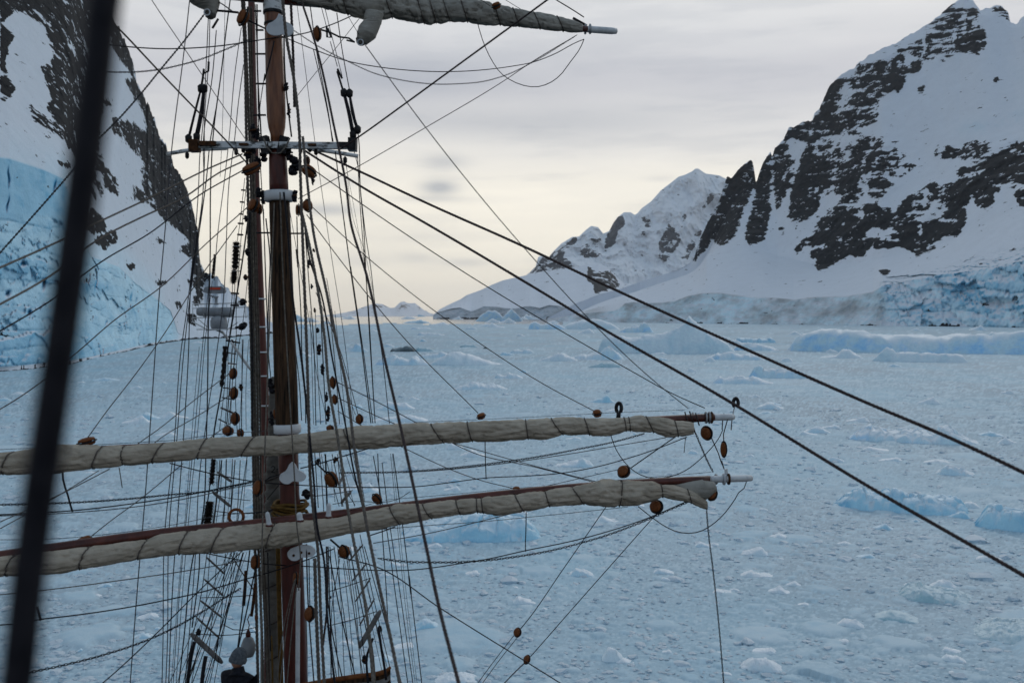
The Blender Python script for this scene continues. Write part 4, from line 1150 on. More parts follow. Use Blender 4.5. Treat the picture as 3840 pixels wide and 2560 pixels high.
# small floating lumps that nothing tells apart
rs = np.random.RandomState(21)
n_small = 0
ANCH = [(1500, 1340, 'big rounded white floe'), (2480, 1330, 'pyramid iceberg'), (3300, 1330, 'tabular iceberg'), (1870, 1215, 'double peaked iceberg'), (3420, 1640, 'three humped bergy bit'), (3380, 1890, 'cleft bergy bit under the lower stay'), (1800, 1445, 'lumpy snowy floe'), (2920, 1410, 'bergy bit with the raised horn'), (2740, 1600, 'upper lower yardarm'),
        (2880, 1800, 'lowest yardarm'), (2690, 2300, 'hanging chain'), (1940, 2370, 'small diagonal rope blocks'), (1640, 2280, 'thick stay right of the mast'), (120, 1440, 'left ice cliff'), (400, 1500, 'near blurred rope'), (400, 1880, 'yards at the far left'), (400, 2320, 'low chain at left'), (700, 1480, 'shrouds left of the mast'), (3550, 2260, 'slanting ice mass'), (3720, 2480, 'bottom right corner'),
        (3100, 2200, 'open brash at lower right'), (2350, 2200, 'right diagonal rope'), (2100, 1750, 'sagging lines between the lower yards'), (3650, 1480, 'right end of the upper stay'), (1350, 1600, 'furled sail right of the mast'), (3000, 1560, 'middle of the upper stay'), (2250, 1480, 'long slanting chain'), (1200, 1250, 'mast foot of the horizon')]
while n_small < 220:
    yb = 1196 + (2540 - 1196) * rs.rand() ** 2.6
    xc = rs.uniform(-50, 3890)
    if xc < 1060 and yb < np.interp(xc, wx, [q[1] for q in wl]) + 12:
        continue
    if xc > 2100 and yb < 1232:
        continue
    w = rs.uniform(22, 75) * (1 + .5 * (yb > 1500))
    hh = w * rs.uniform(.14, .36)
    an = min(ANCH, key=lambda q: math.hypot((q[0] - xc), (q[1] - yb) * 1.6))[2].replace('mast foot of the horizon', 'horizon beside the mast')
    mt_ = ['berg', 'berg_white', 'berg_white', 'berg_blue'][rs.randint(4)]
    lb_ = '%s %s lump of ice afloat near the %s' % ('flat' if hh < w * .22 else 'peaked' if hh > w * .29 else 'small', {'berg': 'pale', 'berg_white': 'white', 'berg_blue': 'blue'}[mt_], an)
    a = rs.uniform(.2, .8)
    berg('growler', lb_, 'ice chunk', 'P', xc - w / 2, xc + w / 2, yb, [(0, hh * .1), (a * .6, hh * .6), (a, hh), ((1 + a) / 2, hh * rs.uniform(.3, .8)), (1, hh * .1)], mt_, .7, 3, .26, seed=100 + n_small, group='small lumps of ice strewn over the channel')
    n_small += 1

# ------------------------------------------------------------------ air: thin even haze over the whole channel
hz = MB().box((0, 4000, 760), (100000, 100000, 1540))
hm = bpy.data.materials.new('haze')
hm.use_nodes = True
ht = hm.node_tree
ht.nodes.clear()
pv = N(ht, 'ShaderNodeVolumePrincipled')
pv.inputs['Color'].default_value = (.93, .95, 1.0, 1)
pv.inputs['Density'].default_value = 1.2e-5
pv.inputs['Anisotropy'].default_value = .5
ho = N(ht, 'ShaderNodeOutputMaterial')
ht.links.new(pv.outputs[0], ho.inputs['Volume'])
hazeo = tag(hz.build('haze', hm, smooth=False), kind='stuff')

# ================================================================== THE RIG
def path(items, d0, d1, n=None, px_step=26):
    """items: [('A', x, y), ...] or [('A', x, y, dist), ...] -> smooth world curve"""
    q = [(*P(i[0], i[1], i[2]), i[3] if len(i) > 3 else None) for i in items]
    keep = [0]                                          # drop near doubles where two measured stretches overlap
    for i in range(1, len(q)):
        gap_ = math.hypot(q[i][0] - q[keep[-1]][0], q[i][1] - q[keep[-1]][1])
        if gap_ > (70 if items[i][0] != items[keep[-1]][0] and len(q) - 1 > i else 3):
            keep.append(i)
    q = [q[i] for i in keep]
    xy = np.array([(a, b_) for a, b_, _ in q])
    s = np.concatenate([[0], np.cumsum(np.hypot(*np.diff(xy, axis=0).T))])
    known = [(s[i], q[i][2]) for i in range(len(q)) if q[i][2] is not None]
    if not known or known[0][0] > 0:
        known = [(0, d0)] + known
    if known[-1][0] < s[-1]:
        known = known + [(s[-1], d1)]
    dd = np.interp(s, [k[0] for k in known], [k[1] for k in known])
    w = at(xy[:, 0], xy[:, 1], dd)
    n = n or max(2, int(s[-1] / px_step) if len(items) > 2 else 12)
    return spline(w, n)


ROPE_N = [0]


def rope(label, items, d0, d1, r, mat='tan', name='rope', cat=None, group=None, sides=6):
    p = path(items, d0, d1)
    ROPE_N[0] += 1
    c = p.mean(0)
    if r >= .0125 and mat not in ('ochre', 'white') and name in ('stay', 'halyard'):   # laid rope: three strands twisted together
        L = np.linalg.norm(np.diff(p, axis=0), axis=1).sum()
        n = int(min(1400, L / .022))
        s_ = np.linspace(0, len(p) - 1, n)
        p = np.stack([np.interp(s_, np.arange(len(p)), p[:, k]) for k in range(3)], -1)
        v, f = tube_np(p - c, r, 12)
        rel = v.reshape(n, 12, 3) - (p - c)[:, None]
        th = np.linspace(0, 2 * np.pi, 12, endpoint=False)[None] - (np.arange(n) * L / n / (r * 9) * 2 * np.pi)[:, None]
        v = ((p - c)[:, None] + rel * (1 + .20 * np.cos(3 * th))[..., None]).reshape(-1, 3)
    else:
        v, f = tube_np(p - c, r, sides)
    o = obj(name, mesh_np(name, v, f, MAT[mat]), loc=c)
    cat = cat or {'rope': 'rope', 'wire_stay': 'stay', 'foot_rope': 'foot rope', 'stay': 'stay', 'shroud': 'shroud', 'halyard': 'halyard'}.get(name, 'rope')
    return tag(o, label, cat, group)


def chain(label, items, d0, d1, pitch, wire, group=None):
    p = path(items, d0, d1, n=400)
    s = np.concatenate([[0], np.cumsum(np.linalg.norm(np.diff(p, axis=0), axis=1))])
    n = int(s[-1] / pitch)
    c0 = p.mean(0)
    t0 = np.arange(n) * pitch
    pos = np.stack([np.interp(t0 + pitch / 2, s, p[:, k]) for k in range(3)], -1)
    tan = np.stack([np.interp(t0 + pitch, s, p[:, k]) - np.interp(t0, s, p[:, k]) for k in range(3)], -1)
    tan /= np.linalg.norm(tan, axis=1)[:, None]
    ref = np.array([0, 1.0, 0])
    e1 = ref - tan * (tan @ ref)[:, None]
    e1 /= np.linalg.norm(e1, axis=1)[:, None]
    e2 = np.cross(tan, e1)
    # one link: a ring stretched along the chain
    ring = []
    L, Wd = pitch * .5 + wire, pitch * .36
    for k in range(8):
        a = 2 * math.pi * (k + .5) / 8
        cx, cy_ = L * math.copysign(min(1, abs(math.cos(a)) * 1.08), math.cos(a)), Wd * math.sin(a)
        for j in range(3):
            b_ = 2 * math.pi * j / 3
            rr_ = wire * math.cos(b_)
            ring.append((cx + rr_ * math.cos(a), cy_ + rr_ * math.sin(a), wire * math.sin(b_)))
    ring = np.array(ring)
    rf = grid_faces(3, 9, True).copy()
    rf[rf >= 24] -= 24
    alt = (np.arange(n) % 2)[:, None]
    ax = np.where(alt == 0, (e1 + e2) * .7071, (e1 - e2) * .7071)
    az = np.cross(tan, ax)
    v = pos[:, None, :] + ring[None, :, 0:1] * tan[:, None, :] + ring[None, :, 1:2] * ax[:, None, :] + ring[None, :, 2:3] * az[:, None, :]
    f = (rf[None] + (np.arange(n) * 24)[:, None, None]).reshape(-1, 4)
    o = obj('chain', mesh_np('chain', v.reshape(-1, 3) - c0, f, MAT['chain']), loc=c0)
    return tag(o, label, 'chain', group)


def thing(name, label, cat, loc=(0, 0, 0), group=None):
    o = bpy.data.objects.new(name, None)
    o.empty_display_size = .1
    COL.objects.link(o)
    o.location = loc
    return tag(o, label, cat, group)


# ------------------------------------------------------------------ the mast: frame of reference
MD = 14.0


def mast_x(py):
    return 1026 + (py - 134) * (1110 - 1026) / (2530 - 134)


def mast_pt(py, d=MD):
    return at(mast_x(py), py, d)


def rpx(px_w, d=MD):
    return px_w / F * d / 2


mast = thing('mast', 'tall wooden mast with varnished upper pole and dark weathered doubling below', 'mast', tuple(mast_pt(2700)))
m0 = Vector(mast_pt(2700))


def mpart(name, items, mat, sides=24, n=None, parent=mast, smooth=True):
    """items (py, width px)"""
    p = np.array([mast_pt(a) for a, _ in items]) - np.array(m0)
    v, f = tube_np(p, [rpx(w) for _, w in items], sides)
    return obj(name, mesh_np(name, v, f, MAT[mat], smooth), parent)


top_off = 0
mpart('topgallant_pole', [(-700, 58), (-200, 60), (95, 63), (200, 66), (360, 71), (440, 70), (480, 62), (505, 50), (570, 48)], 'varnish')
mpart('pole_heel', [(560, 62), (600, 66), (690, 70), (720, 70)], 'redpaint')
mpart('topmast', [(716, 74), (800, 77), (1000, 79), (1200, 82), (1450, 86), (1600, 84), (1616, 80)], 'oldwood')
mpart('lower_pole', [(1600, 74), (1750, 74), (1850, 72), (1920, 80), (2050, 82), (2300, 84), (2700, 88), (3600, 96)], 'redpaint')
mpart('mast_cap', [(-120, 66), (0, 70), (40, 70), (46, 66), (48, 60), (92, 58), (98, 64)], 'chipped')
for a, b_, w in [(42, 54, 72), (86, 96, 68), (-20, -8, 74)]:
    mpart('mast_hoop', [(a, w - 3), (a + 1, w), (b_ - 1, w), (b_, w - 3)], 'iron')
band_ = mpart('mast_band', [(717, 96), (718, 110), (754, 112), (756, 98)], 'white')
for s in (-1, 1):
    MB().box(Vector(at(mast_x(736) + s * 60, 736, MD - .02)) - m0, (.035, .06, .16)).build('lug', MAT['iron'], band_)
mpart('mast_band', [(1590, 92), (1592, 102), (1622, 100), (1626, 86)], 'white')
mpart('gasket_collar', [(1893, 88), (1895, 96), (1906, 97), (1914, 94), (1916, 88)], 'iron')
# ochre rope coil round the mast below the lowest yard's truss
mb = MB()
for k in range(5):
    ang_ = np.linspace(0, 2 * np.pi, 26)
    c = mast_pt(1885 + k * 10) - np.array(m0)
    rr_ = rpx(118 + 16 * math.sin(k * 2.1))
    mb.tube(np.stack([c[0] + rr_ * np.cos(ang_), c[1] + rr_ * np.sin(ang_), c[2] + .015 * np.sin(ang_ * 3 + k)], -1), .022, 6, False)
mb.build('rope_coil', MAT['ochre'], mast)
# iron rungs joining the two spars high up, and a bare rung lower
for (yA, x0, x1) in [(455, 800, 885), (705, 805, 890), (968, 785, 890), (95, 790, 850), (255, 805, 870)]:
    a = np.array([at(*P('A', x0, yA), MD + .05), at(*P('A', x1, yA), MD + .05)]) - np.array(m0)
    MB().tube(a, .014, 6).build('rung', MAT['iron'], mast)
for (yB, x0, x1) in [(500, 810, 930), (505, 1095, 1225)]:
    a = np.array([at(*P('B', x0, yB), MD), at(*P('B', x1, yB), MD)]) - np.array(m0)
    MB().tube(a, .013, 6).build('rung', MAT['iron'], mast)

# crosstrees
EX, EY, EZ = Vector((1, 0, 0)), Vector((0, 1, 0)), Vector((0, 0, 1))


def bar(reg, a, b_, d0, d1, hpx, dep, mat, name, parent, org):
    """a flat sided bar between two region points, hpx high in photo pixels, dep metres deep"""
    p0, p1 = Vector(at(*P(reg, *a), d0)), Vector(at(*P(reg, *b_), d1))
    ex = (p1 - p0)
    L = ex.length
    rot = ex.to_track_quat('X', 'Z').to_matrix()
    m_ = MB().box((p0 + p1) / 2 - Vector(org), (L, dep, hpx / F * (d0 + d1) / 2), rot)
    return m_.build(name, MAT[mat], parent, False)


ctree = thing('crosstrees', 'white painted crosstrees spreading both ways from the mast with brown end blocks', 'spreader', tuple(mast_pt(545)))
c0 = Vector(mast_pt(545))
bar('A', (300, 1216), (1600, 1226), MD - .12, MD - .12, 24, .09, 'chipped', 'spreader_beam', ctree, c0)
bar('A', (330, 1205), (468, 1206), MD - .19, MD - .19, 17, .06, 'rust', 'wood_facing', ctree, c0)
bar('A', (1492, 1214), (1590, 1216), MD - .19, MD - .19, 18, .06, 'iron', 'wood_facing', ctree, c0)
bar('A', (252, 1228), (330, 1226), MD - .13, MD - .13, 44, .16, 'rust', 'end_block', ctree, c0)
bar('A', (1585, 1215), (1652, 1217), MD - .13, MD - .13, 48, .16, 'iron', 'end_block', ctree, c0)
for (a, b_) in [((665, 1213), (740, 1213)), ((1243, 1216), (1310, 1216))]:
    bar('A', a, b_, MD - .19, MD - .19, 8, .05, 'rust', 'cleat', ctree, c0)
for nm, its in [('outrigger', [('A', 65, 1292, 14.6), ('A', 250, 1262, 14.4), ('A', 560, 1245, 14.2)]), ('outrigger', [('A', 1240, 1248, 14.2), ('A', 1420, 1272, 14.4), ('A', 1662, 1312, 14.6)])]:
    v, f = tube_np(path(its, 14, 14) - np.array(c0), .030, 8)
    obj(nm, mesh_np(nm, v, f, MAT['chipped']), ctree)
for s in (-1, 1):
    bar('A', (960 + s * 90, 1150), (960 + s * 60, 1290), MD - .1, MD - .1, 34, .12, 'iron', 'cheek', ctree, c0)
v, f = tube_np(path([('A', 870, 1160), ('A', 930, 1280), ('A', 985, 1300), ('A', 1040, 1260), ('A', 1090, 1160)], 13.75, 13.75) - np.array(c0), .012, 6)
obj('lashing', mesh_np('lashing', v, f, MAT['pale']), ctree)
for (x, y) in [(700, 1255), (640, 1275), (1260, 1250), (1310, 1275), (790, 1265), (1180, 1262), (228, 1305), (1555, 1345)]:
    p = at(*P('A', x, y), MD - .05) - np.array(c0)
    MB().lathe([(.01, -.05), (.028, -.03), (.03, .02), (.012, .05)], 8, Matrix.Translation(p)).build('shackle', MAT['iron'], ctree)

# tight lanyard tackles from the spreader ends up to the topgallant shrouds
for lb, its, r in [('left outer dark lanyard standing on the left spreader end block', [('A', 240, 1165), ('A', 290, 960), ('A', 345, 745)], .020), ('left inner thick dark lanyard standing on the left spreader end block', [('A', 308, 1150), ('A', 345, 960), ('A', 372, 745)], .034),
                   ('right inner thick dark lanyard standing on the right spreader end block', [('A', 1622, 1130), ('A', 1590, 960), ('A', 1545, 780)], .030), ('right outer dark lanyard standing on the right spreader end block', [('A', 1660, 1090), ('A', 1620, 960), ('A', 1592, 785)], .024)]:
    t_ = thing('lanyard', lb, 'lanyard', tuple(at(*P(*its[0]), MD - .1)))
    o0 = np.array(t_.location)
    p = path(its, MD - .1, MD - .1) - o0
    k = np.linspace(0, 1, len(p))
    v, f = tube_np(p, r * (1 - .25 * k), 8)
    obj('worming', mesh_np('worming', v, f, MAT['tarred']), t_)
    for e in (p[0], p[-1]):
        MB().lathe([(.02, -.06), (.045, -.04), (.05, .03), (.02, .06)], 10, Matrix.Translation(e)).build('deadeye', MAT['iron'], t_)
for i, (lb, its) in enumerate([('knotty dark shroud end rising from the left lanyards', [('A', 345, 740), ('A', 352, 690), ('A', 370, 620), ('A', 368, 560), ('A', 385, 640), ('A', 405, 600), ('A', 410, 520)]), ('knotty dark shroud end rising from the right lanyards', [('A', 1540, 770), ('A', 1520, 700), ('A', 1495, 645), ('A', 1490, 560), ('A', 1505, 640), ('A', 1530, 660)]),
                               ('knotted shroud end near the top left clew', [('A', 440, 240), ('A', 455, 200), ('A', 470, 170), ('A', 490, 160)]), ('knotted shroud end below the right clew', [('A', 1400, 230), ('A', 1400, 300), ('A', 1425, 350), ('A', 1440, 290), ('A', 1410, 240)])]):
    rope(lb, its, MD, MD, .016, 'iron', 'shroud_end', 'shroud')

# ------------------------------------------------------------------ slender second spar behind the mast
ps = thing('pole_mast', 'slender reddish pole mast standing behind the main mast among grey halyards', 'mast', tuple(at(1003, 2700, 19)))
o0 = np.array(ps.location)
p = np.array([at(x, y, 19) for x, y in [(925, -600), (943, 0), (948, 312), (962, 800), (976, 1150), (992, 1500), (1000, 1800), (1006, 2100), (1010, 2700), (1014, 3300)]]) - o0
v, f = tube_np(p, [rpx(w, 19) for w in (24, 25, 26, 30, 32, 34, 34, 34, 36, 38)], 14)
obj('spar', mesh_np('spar', v, f, MAT['redpaint']), ps)
for (yb,) in [(1121,), (1226,), (1320,), (1409,), (1520,)]:
    xx_ = np.interp(yb, [1150, 1500, 1800], [976, 992, 1000])
    c = at(xx_, yb, 19) - o0
    a = np.linspace(0, 2 * np.pi, 20)
    rr_ = rpx(37, 19)
    MB().tube(np.stack([c[0] + rr_ * np.cos(a), c[1] + rr_ * np.sin(a), np.full(20, c[2])], -1), .016, 5, False).build('white_hoop', MAT['white'], ps)

# grey gaff sail brailed up against the mast
sb = thing('brailed_sail', 'grimy grey sail gathered tight along the back of the lower mast', 'sail', tuple(at(1030, 2500, 15)))
o0 = np.array(sb.location)
ny, na = 150, 26
t_ = np.linspace(0, 1, ny)
yy_ = 1412 + t_ * (2680 - 1412)
cx = np.interp(yy_, [1412, 1500, 1650, 1900, 2200, 2680], [1024, 1026, 1030, 1028, 1024, 1030])
ww = np.interp(yy_, [1412, 1440, 1560, 1700, 1850, 2100, 2400, 2680], [10, 30, 42, 60, 66, 62, 54, 58])
a_ = np.linspace(0, 2 * np.pi, na, endpoint=False)
cen = at(cx, yy_, 15.0)
nzv = fbm(np.stack([np.repeat(t_ * 60, na), np.tile(np.cos(a_) * 1.4, ny), np.tile(np.sin(a_) * 1.4, ny)], -1), 4, .6).reshape(ny, na)
rr_ = (ww / F * 15 / 2)[:, None] * (1 + .45 * nzv)
v = np.stack([cen[:, 0:1] + rr_ * np.cos(a_), cen[:, 1:2] + rr_ * np.sin(a_), np.broadcast_to(cen[:, 2:3], rr_.shape)], -1).reshape(-1, 3) - o0
obj('canvas', mesh_np('canvas', v, grid_faces(na, ny, True), MAT['canvas_grime']), sb)
for yb in (1560, 1690, 1790, 1905, 2050, 2190, 2330, 2460):
    c = at(np.interp(yb, yy_, cx), yb, 15.0) - o0
    r1 = np.interp(yb, yy_, ww) / F * 7.5 * 1.08
    a = np.linspace(0, 2 * np.pi, 18)
    MB().tube(np.stack([c[0] + r1 * np.cos(a), c[1] + r1 * np.sin(a), c[2] + .05 * np.cos(a)], -1), .010, 5, False).build('gasket', MAT['brown_rope'], sb)
# black marks on the canvas: a 2 and a dash
for its, nm in [([('C', 935, 1012, 14.62), ('C', 950, 1000, 14.60), ('C', 965, 1012, 14.6), ('C', 955, 1032, 14.6), ('C', 938, 1052, 14.62), ('C', 966, 1052, 14.6)], 'numeral'), ([('C', 975, 1030, 14.6), ('C', 996, 1026, 14.6)], 'dash')]:
    v, f = tube_np(path(its, 14.6, 14.6, n=24) - o0, .008, 5)
    obj(nm, mesh_np(nm, v, f, MAT['iron']), sb)
# ochre pole and white pole against the mast foot
for lb, its, r, mt, d in [('ochre painted pole lashed upright beside the red mast foot', [('D', 992, 415), ('D', 1000, 800), ('D', 1010, 1180), ('D', 1020, 1700)], .036, 'ochre', 14.4), ('white painted pole standing in front of the red mast foot', [('D', 1160, 770), ('D', 1158, 1100), ('D', 1155, 1700)], .030, 'white', 13.6),
                          ('long cream pole right of the red mast foot', [('D', 1215, 1000), ('D', 1225, 1300), ('D', 1222, 1700)], .026, 'pale', 14.1), ('thin yellow pole left of the ochre pole at the bottom', [('D', 935, 1170), ('D', 945, 1450), ('D', 945, 1700)], .014, 'ochre', 13.8)]:
    rope(lb, its, d, d, r, mt, 'pole', 'pole', sides=12)

# ------------------------------------------------------------------ yards with their furled sails
def spar_pts(its, d0, d1, n=60):
    return path(its, d0, d1, n=n)


def yard(label, spar_items, d0, d1, rad, tip_items, tip_r, sail, gaskets, sail_mat, sail_off, name='yard', org=None):
    """sail: list of (px, top, bottom) in photo pixels; gaskets: list of (px, slant)"""
    sp = spar_pts(spar_items, d0, d1)
    org = sp[len(sp) // 2] if org is None else org
    root = thing(name, label, 'yard', tuple(org))
    k = np.linspace(0, 1, len(sp))
    v, f = tube_np(sp - org, np.interp(k, rad[0], rad[1]), 14)
    obj('spar', mesh_np('spar', v, f, MAT['yard']), root)
    tp = path(tip_items, tip_items[0][3], tip_items[-1][3], n=8)
    v, f = tube_np(tp - org, np.interp(np.linspace(0, 1, 8), [0, .02, .97, 1], [tip_r * .9, tip_r, tip_r, tip_r * .85]), 16)
    obj('yardarm', mesh_np('yardarm', v, f, MAT['white']), root)
    sx = np.array([s[0] for s in sail], float)
    order = np.argsort(sx)
    spx = np.array([1920 + (q[0]) / ((q[1] * CP - (q[2] - CAM_Z) * SP)) * F for q in sp])
    sdd = np.array([q[1] * CP - (q[2] - CAM_Z) * SP for q in sp])
    so = np.argsort(spx)
    ns, na = 620, 44
    X = np.linspace(sx[order][0], sx[order][-1], ns)
    T = np.interp(X, sx[order], np.array([s[1] for s in sail], float)[order])
    B = np.interp(X, sx[order], np.array([s[2] for s in sail], float)[order])
    D = np.interp(X, spx[so], sdd[so]) - sail_off
    cen = at(X, (T + B) / 2, D)
    hv = (B - T) / 2 / F * D

    def surf(i, a, infl=0.0):
        """sail surface at fractional column i, angle a"""
        i = np.asarray(i, float)
        x = np.interp(i, np.arange(ns), X)
        c = np.stack([np.interp(i, np.arange(ns), cen[:, q]) for q in range(3)], -1)
        h_ = np.interp(i, np.arange(ns), hv)
        q3 = np.stack([c[..., 0] * 2.6 + c[..., 1] * .8 + a * .55, np.cos(a) * 1.3, np.sin(a) * 1.3 + c[..., 1] * .3], -1).reshape(-1, 3)
        w1 = fbm(q3, 4, .55).reshape(i.shape)
        w2 = fbm(np.stack([q3[:, 0] * .55, q3[:, 1] * 2.6, q3[:, 2] * 2.6 + 7], -1), 4, .6, True).reshape(i.shape)
        w3 = fbm(q3 * (.5, .7, .7) + 31, 3, .5).reshape(i.shape)
        con = np.zeros(i.shape)
        for (gx, sl) in gaskets:
            gxa = gx + sl * np.sin(a) * -.5
            con = np.maximum(con, np.exp(-((x - gxa) / 11.0) ** 2))
        cr = fbm(np.stack([q3[:, 0] * .8 + q3[:, 1] * .9, q3[:, 1] * 1.7, q3[:, 2] * 1.7 + 3], -1), 3, .6, True).reshape(i.shape)
        r = 1 + .15 * w1 + .30 * (w2 - .3) + .16 * w3 - .17 * con - .28 * sstep(.66, .92, cr)
        r = r + infl
        ry = h_ * r * .92
        rz = h_ * (1 + (r - 1) * .65)
        z = np.sin(a)
        return np.stack([c[..., 0], c[..., 1] + ry * np.cos(a), c[..., 2] + rz * z], -1)

    I, A_ = np.meshgrid(np.arange(ns, dtype=float), np.linspace(0, 2 * np.pi, na, endpoint=False), indexing='ij')
    V = surf(I, A_).reshape(-1, 3) - org
    # pinch the ends
    f_ = grid_faces(na, ns, True)
    sl_ = obj('furled_sail', mesh_np('furled_sail', V, f_, MAT[sail_mat]), root)
    endcaps = MB()
    for e in (0, ns - 1):
        ring = V.reshape(ns, na, 3)[e]
        endcaps.add(list(ring) + [ring.mean(0)], [(q, (q + 1) % na, na) for q in range(na)])
    endcaps.build('sail_end', MAT[sail_mat], root)
    for (gx, sl) in gaskets:
        aa_ = np.linspace(0, 2 * np.pi, 36)
        xi = gx + sl * np.sin(aa_) * -.5
        ii = np.interp(xi, X, np.arange(ns))
        g = surf(ii, aa_, .10) - org
        v, f = tube_np(g, .009, 5, False)
        obj('gasket', mesh_np('gasket', v, f, MAT['tan']), sl_)
    return root, org


# upper yard (top of the picture), running away to the right
y1_sail = [(760, -110, -34), (900, -90, -10), (1060, -64, 2)] + [(1200 + x / 1.96, tp / 1.96, bt / 1.96) for x, tp, bt in [(0, -95, 50), (200, -80, 104), (360, -60, 152), (540, -40, 132), (700, -20, 162), (800, -4, 177), (1000, 4, 157), (1180, 8, 176), (1250, 22, 182), (1400, 58, 192), (1540, 90, 206), (1600, 97, 212), (1750, 122, 226), (1880, 158, 236), (1930, 180, 234)]]
yard('upper yard at the top with a grey furled sail and a white yardarm', [('P', -500, -135, 11.0), ('P', 300, -70), ('P', 1020, -8), ('P', 1600, 47), ('J', 1990, 219, 16.4)], 11.0, 16.4, ([0, .2, .5, 1], [.05, .075, .085, .052]), [('J', 1960, 216, 16.36), ('J', 2176, 231, 16.62)], .056,
     y1_sail, [(1200 + x / 1.96, 26) for x in (180, 505, 740, 830, 930, 1060, 1300, 1440, 1595, 1765)] + [(900, -20), (1080, 10)], 'canvas_grey', .06)
# upper of the two lower yards
y2_sail = [(-700, 1745, 1815), (0, 1697, 1777), (220, 1668, 1770), (470, 1671, 1744), (600, 1663, 1731), (823, 1640, 1715), (1046, 1637, 1706), (1180, 1622, 1693), (1340, 1600, 1682), (1493, 1591, 1671)] + [(2000 + x / 2.24, 1400 + tp / 2.24, 1400 + bt / 2.24) for x, tp, bt in
    [(0, 388, 546), (100, 380, 556), (250, 372, 515), (430, 372, 510), (500, 376, 522), (640, 378, 522), (780, 368, 486), (900, 350, 488), (1000, 362, 495), (1120, 380, 532), (1220, 400, 530), (1300, 408, 515), (1345, 418, 505)]]
yard('upper of the two lower yards, brown spar with a cream furled sail and iron bands', [('P', -900, 1812, 10.3), ('P', 0, 1716), ('P', 1046, 1657), ('P', 1800, 1609), ('E', 1300, 378), ('E', 1510, 367, 16.4)], 10.3, 16.4, ([0, .2, .5, 1], [.05, .065, .072, .066]), [('E', 1495, 368, 16.38), ('E', 1678, 365, 16.68)], .056,
     y2_sail, [(30, -34), (370, -36), (467, 0), (592, -40), (758, -34), (930, -50)] + [(1310, 40), (1641, 50), (1762, 20), (1976, 10), (2090, 46), (2201, 20), (2344, 8), (2360, 6), (2436, 30), (2536, 14)], 'canvas', .16)
# lowest yard
y3_sail = [(-700, 2180, 2250), (0, 2086, 2158), (222, 2064, 2147), (547, 2023, 2091), (600, 2006, 2081), (823, 1980, 2070), (1046, 1962, 2052), (1270, 1942, 2007), (1493, 1891, 1967)] + [(1400 + x / 1.823, 1700 + tp / 1.823, 1700 + bt / 1.823) for x, tp, bt in
    [(300, 348, 465), (500, 322, 428), (700, 305, 405), (850, 292, 415), (1000, 280, 400), (1200, 252, 364), (1400, 222, 345), (1560, 180, 355), (1640, 180, 362), (1800, 190, 350)]] + [(2000 + x / 2.24, 1400 + tp / 2.24, 1400 + bt / 2.24) for x, tp, bt in [(1000, 905, 1070), (1080, 935, 1040), (1180, 940, 1055), (1300, 975, 1078), (1400, 1020, 1120), (1460, 1075, 1140)]]
Y3, y3o = yard('lowest yard, dark red spar with a cream furled sail and a white yardarm', [('P', -900, 2205, 10.1), ('P', 0, 2084), ('D', 0, 314), ('D', 900, 222), ('C', 1600, 1396), ('K', 700, 300), ('K', 1300, 238), ('E', 1100, 905), ('E', 1480, 888, 16.3)], 10.1, 16.3, ([0, .2, .5, 1], [.05, .065, .068, .060]), [('E', 1470, 888, 16.28), ('E', 1828, 878, 16.8)], .058,
     y3_sail, [(40, -26), (318, -30), (536, -34), (688, -30), (814, -44), (1015, -30)] + [(1482, 40), (1603, 36), (1718, 16), (1789, 4), (1809, 8), (1949, 34), (2053, 18), (2168, 44), (2327, -10), (2482, 6), (2585, 14)], 'canvas', .15)
# second fold of canvas near the lowest yard's outer end
fold = MB()
fp = [('E', 880, 898), ('E', 960, 908), ('E', 1200, 918), ('E', 1400, 925), ('E', 1520, 915)]
pp = path(fp, 16.1, 16.25, n=40) - y3o
fr = np.interp(np.linspace(0, 1, 40), [0, .1, .5, .85, 1], [.03, .06, .09, .17, .09])
v, f = tube_np(pp - np.array([0, .04, 0]) - np.stack([fr * 0, fr * 0, fr * .55], -1), fr, 20)
v = v + .035 * fbm(v * 4 + 3, 4)[:, None]
obj('leech_fold', mesh_np('leech_fold', v, f, MAT['canvas_grey']), Y3)


# iron and rope fittings on the yardarms
def ring_at(reg, x, y, d, r, tube_r, mat, name, parent=None, org=(0, 0, 0), ax='x', label=None, cat=None):
    c = np.array(at(*P(reg, x, y), d)) - np.array(org)
    a = np.linspace(0, 2 * np.pi, 18)
    q = np.zeros((18, 3))
    i, j = {'x': (1, 2), 'y': (0, 2), 'z': (0, 1)}[ax]
    q[:, i], q[:, j] = r * np.cos(a), r * np.sin(a)
    v, f = tube_np(q + c, tube_r, 6, False)
    o = obj(name, mesh_np(name, v, f, MAT[mat]), parent)
    if label:
        tag(o, label, cat)
    return o


for yn, specs in ((1, [(1340, .076, 'galv'), (1450, .085, 'galv'), (1478, .086, 'galv'), (1497, .084, 'rust')]),):
    yo = [o for o in bpy.data.objects if o.get('category') == 'yard'][1]
    for (x, r, mt) in specs:
        ring_at('E', x, 370, 16.35, r, .017, mt, 'iron_band', yo, yo.location)
    for (x, y) in [(1330, 330), (1380, 345), (1350, 420), (1290, 335)]:
        v, f = tube_np(path([('E', x - 18, y - 14), ('E', x + 12, y + 26), ('E', x - 6, y + 62), ('E', x + 14, y + 92)], 16.15, 16.15) - np.array(yo.location), .012, 5)
        obj('head_lashing', mesh_np('head_lashing', v, f, MAT['brown_rope']), yo)
for (x, r, mt) in [(1535, .072, 'galv'), (1600, .080, 'white'), (1640, .078, 'rust')]:
    ring_at('E', x, 886, 16.45, r, .020, mt, 'iron_band', Y3, y3o)
bar('E', (1618, 800), (1622, 850), 16.5, 16.5, 12, .05, 'white', 'band_eye', Y3, y3o)
yo = [o for o in bpy.data.objects if o.get('category') == 'yard'][0]
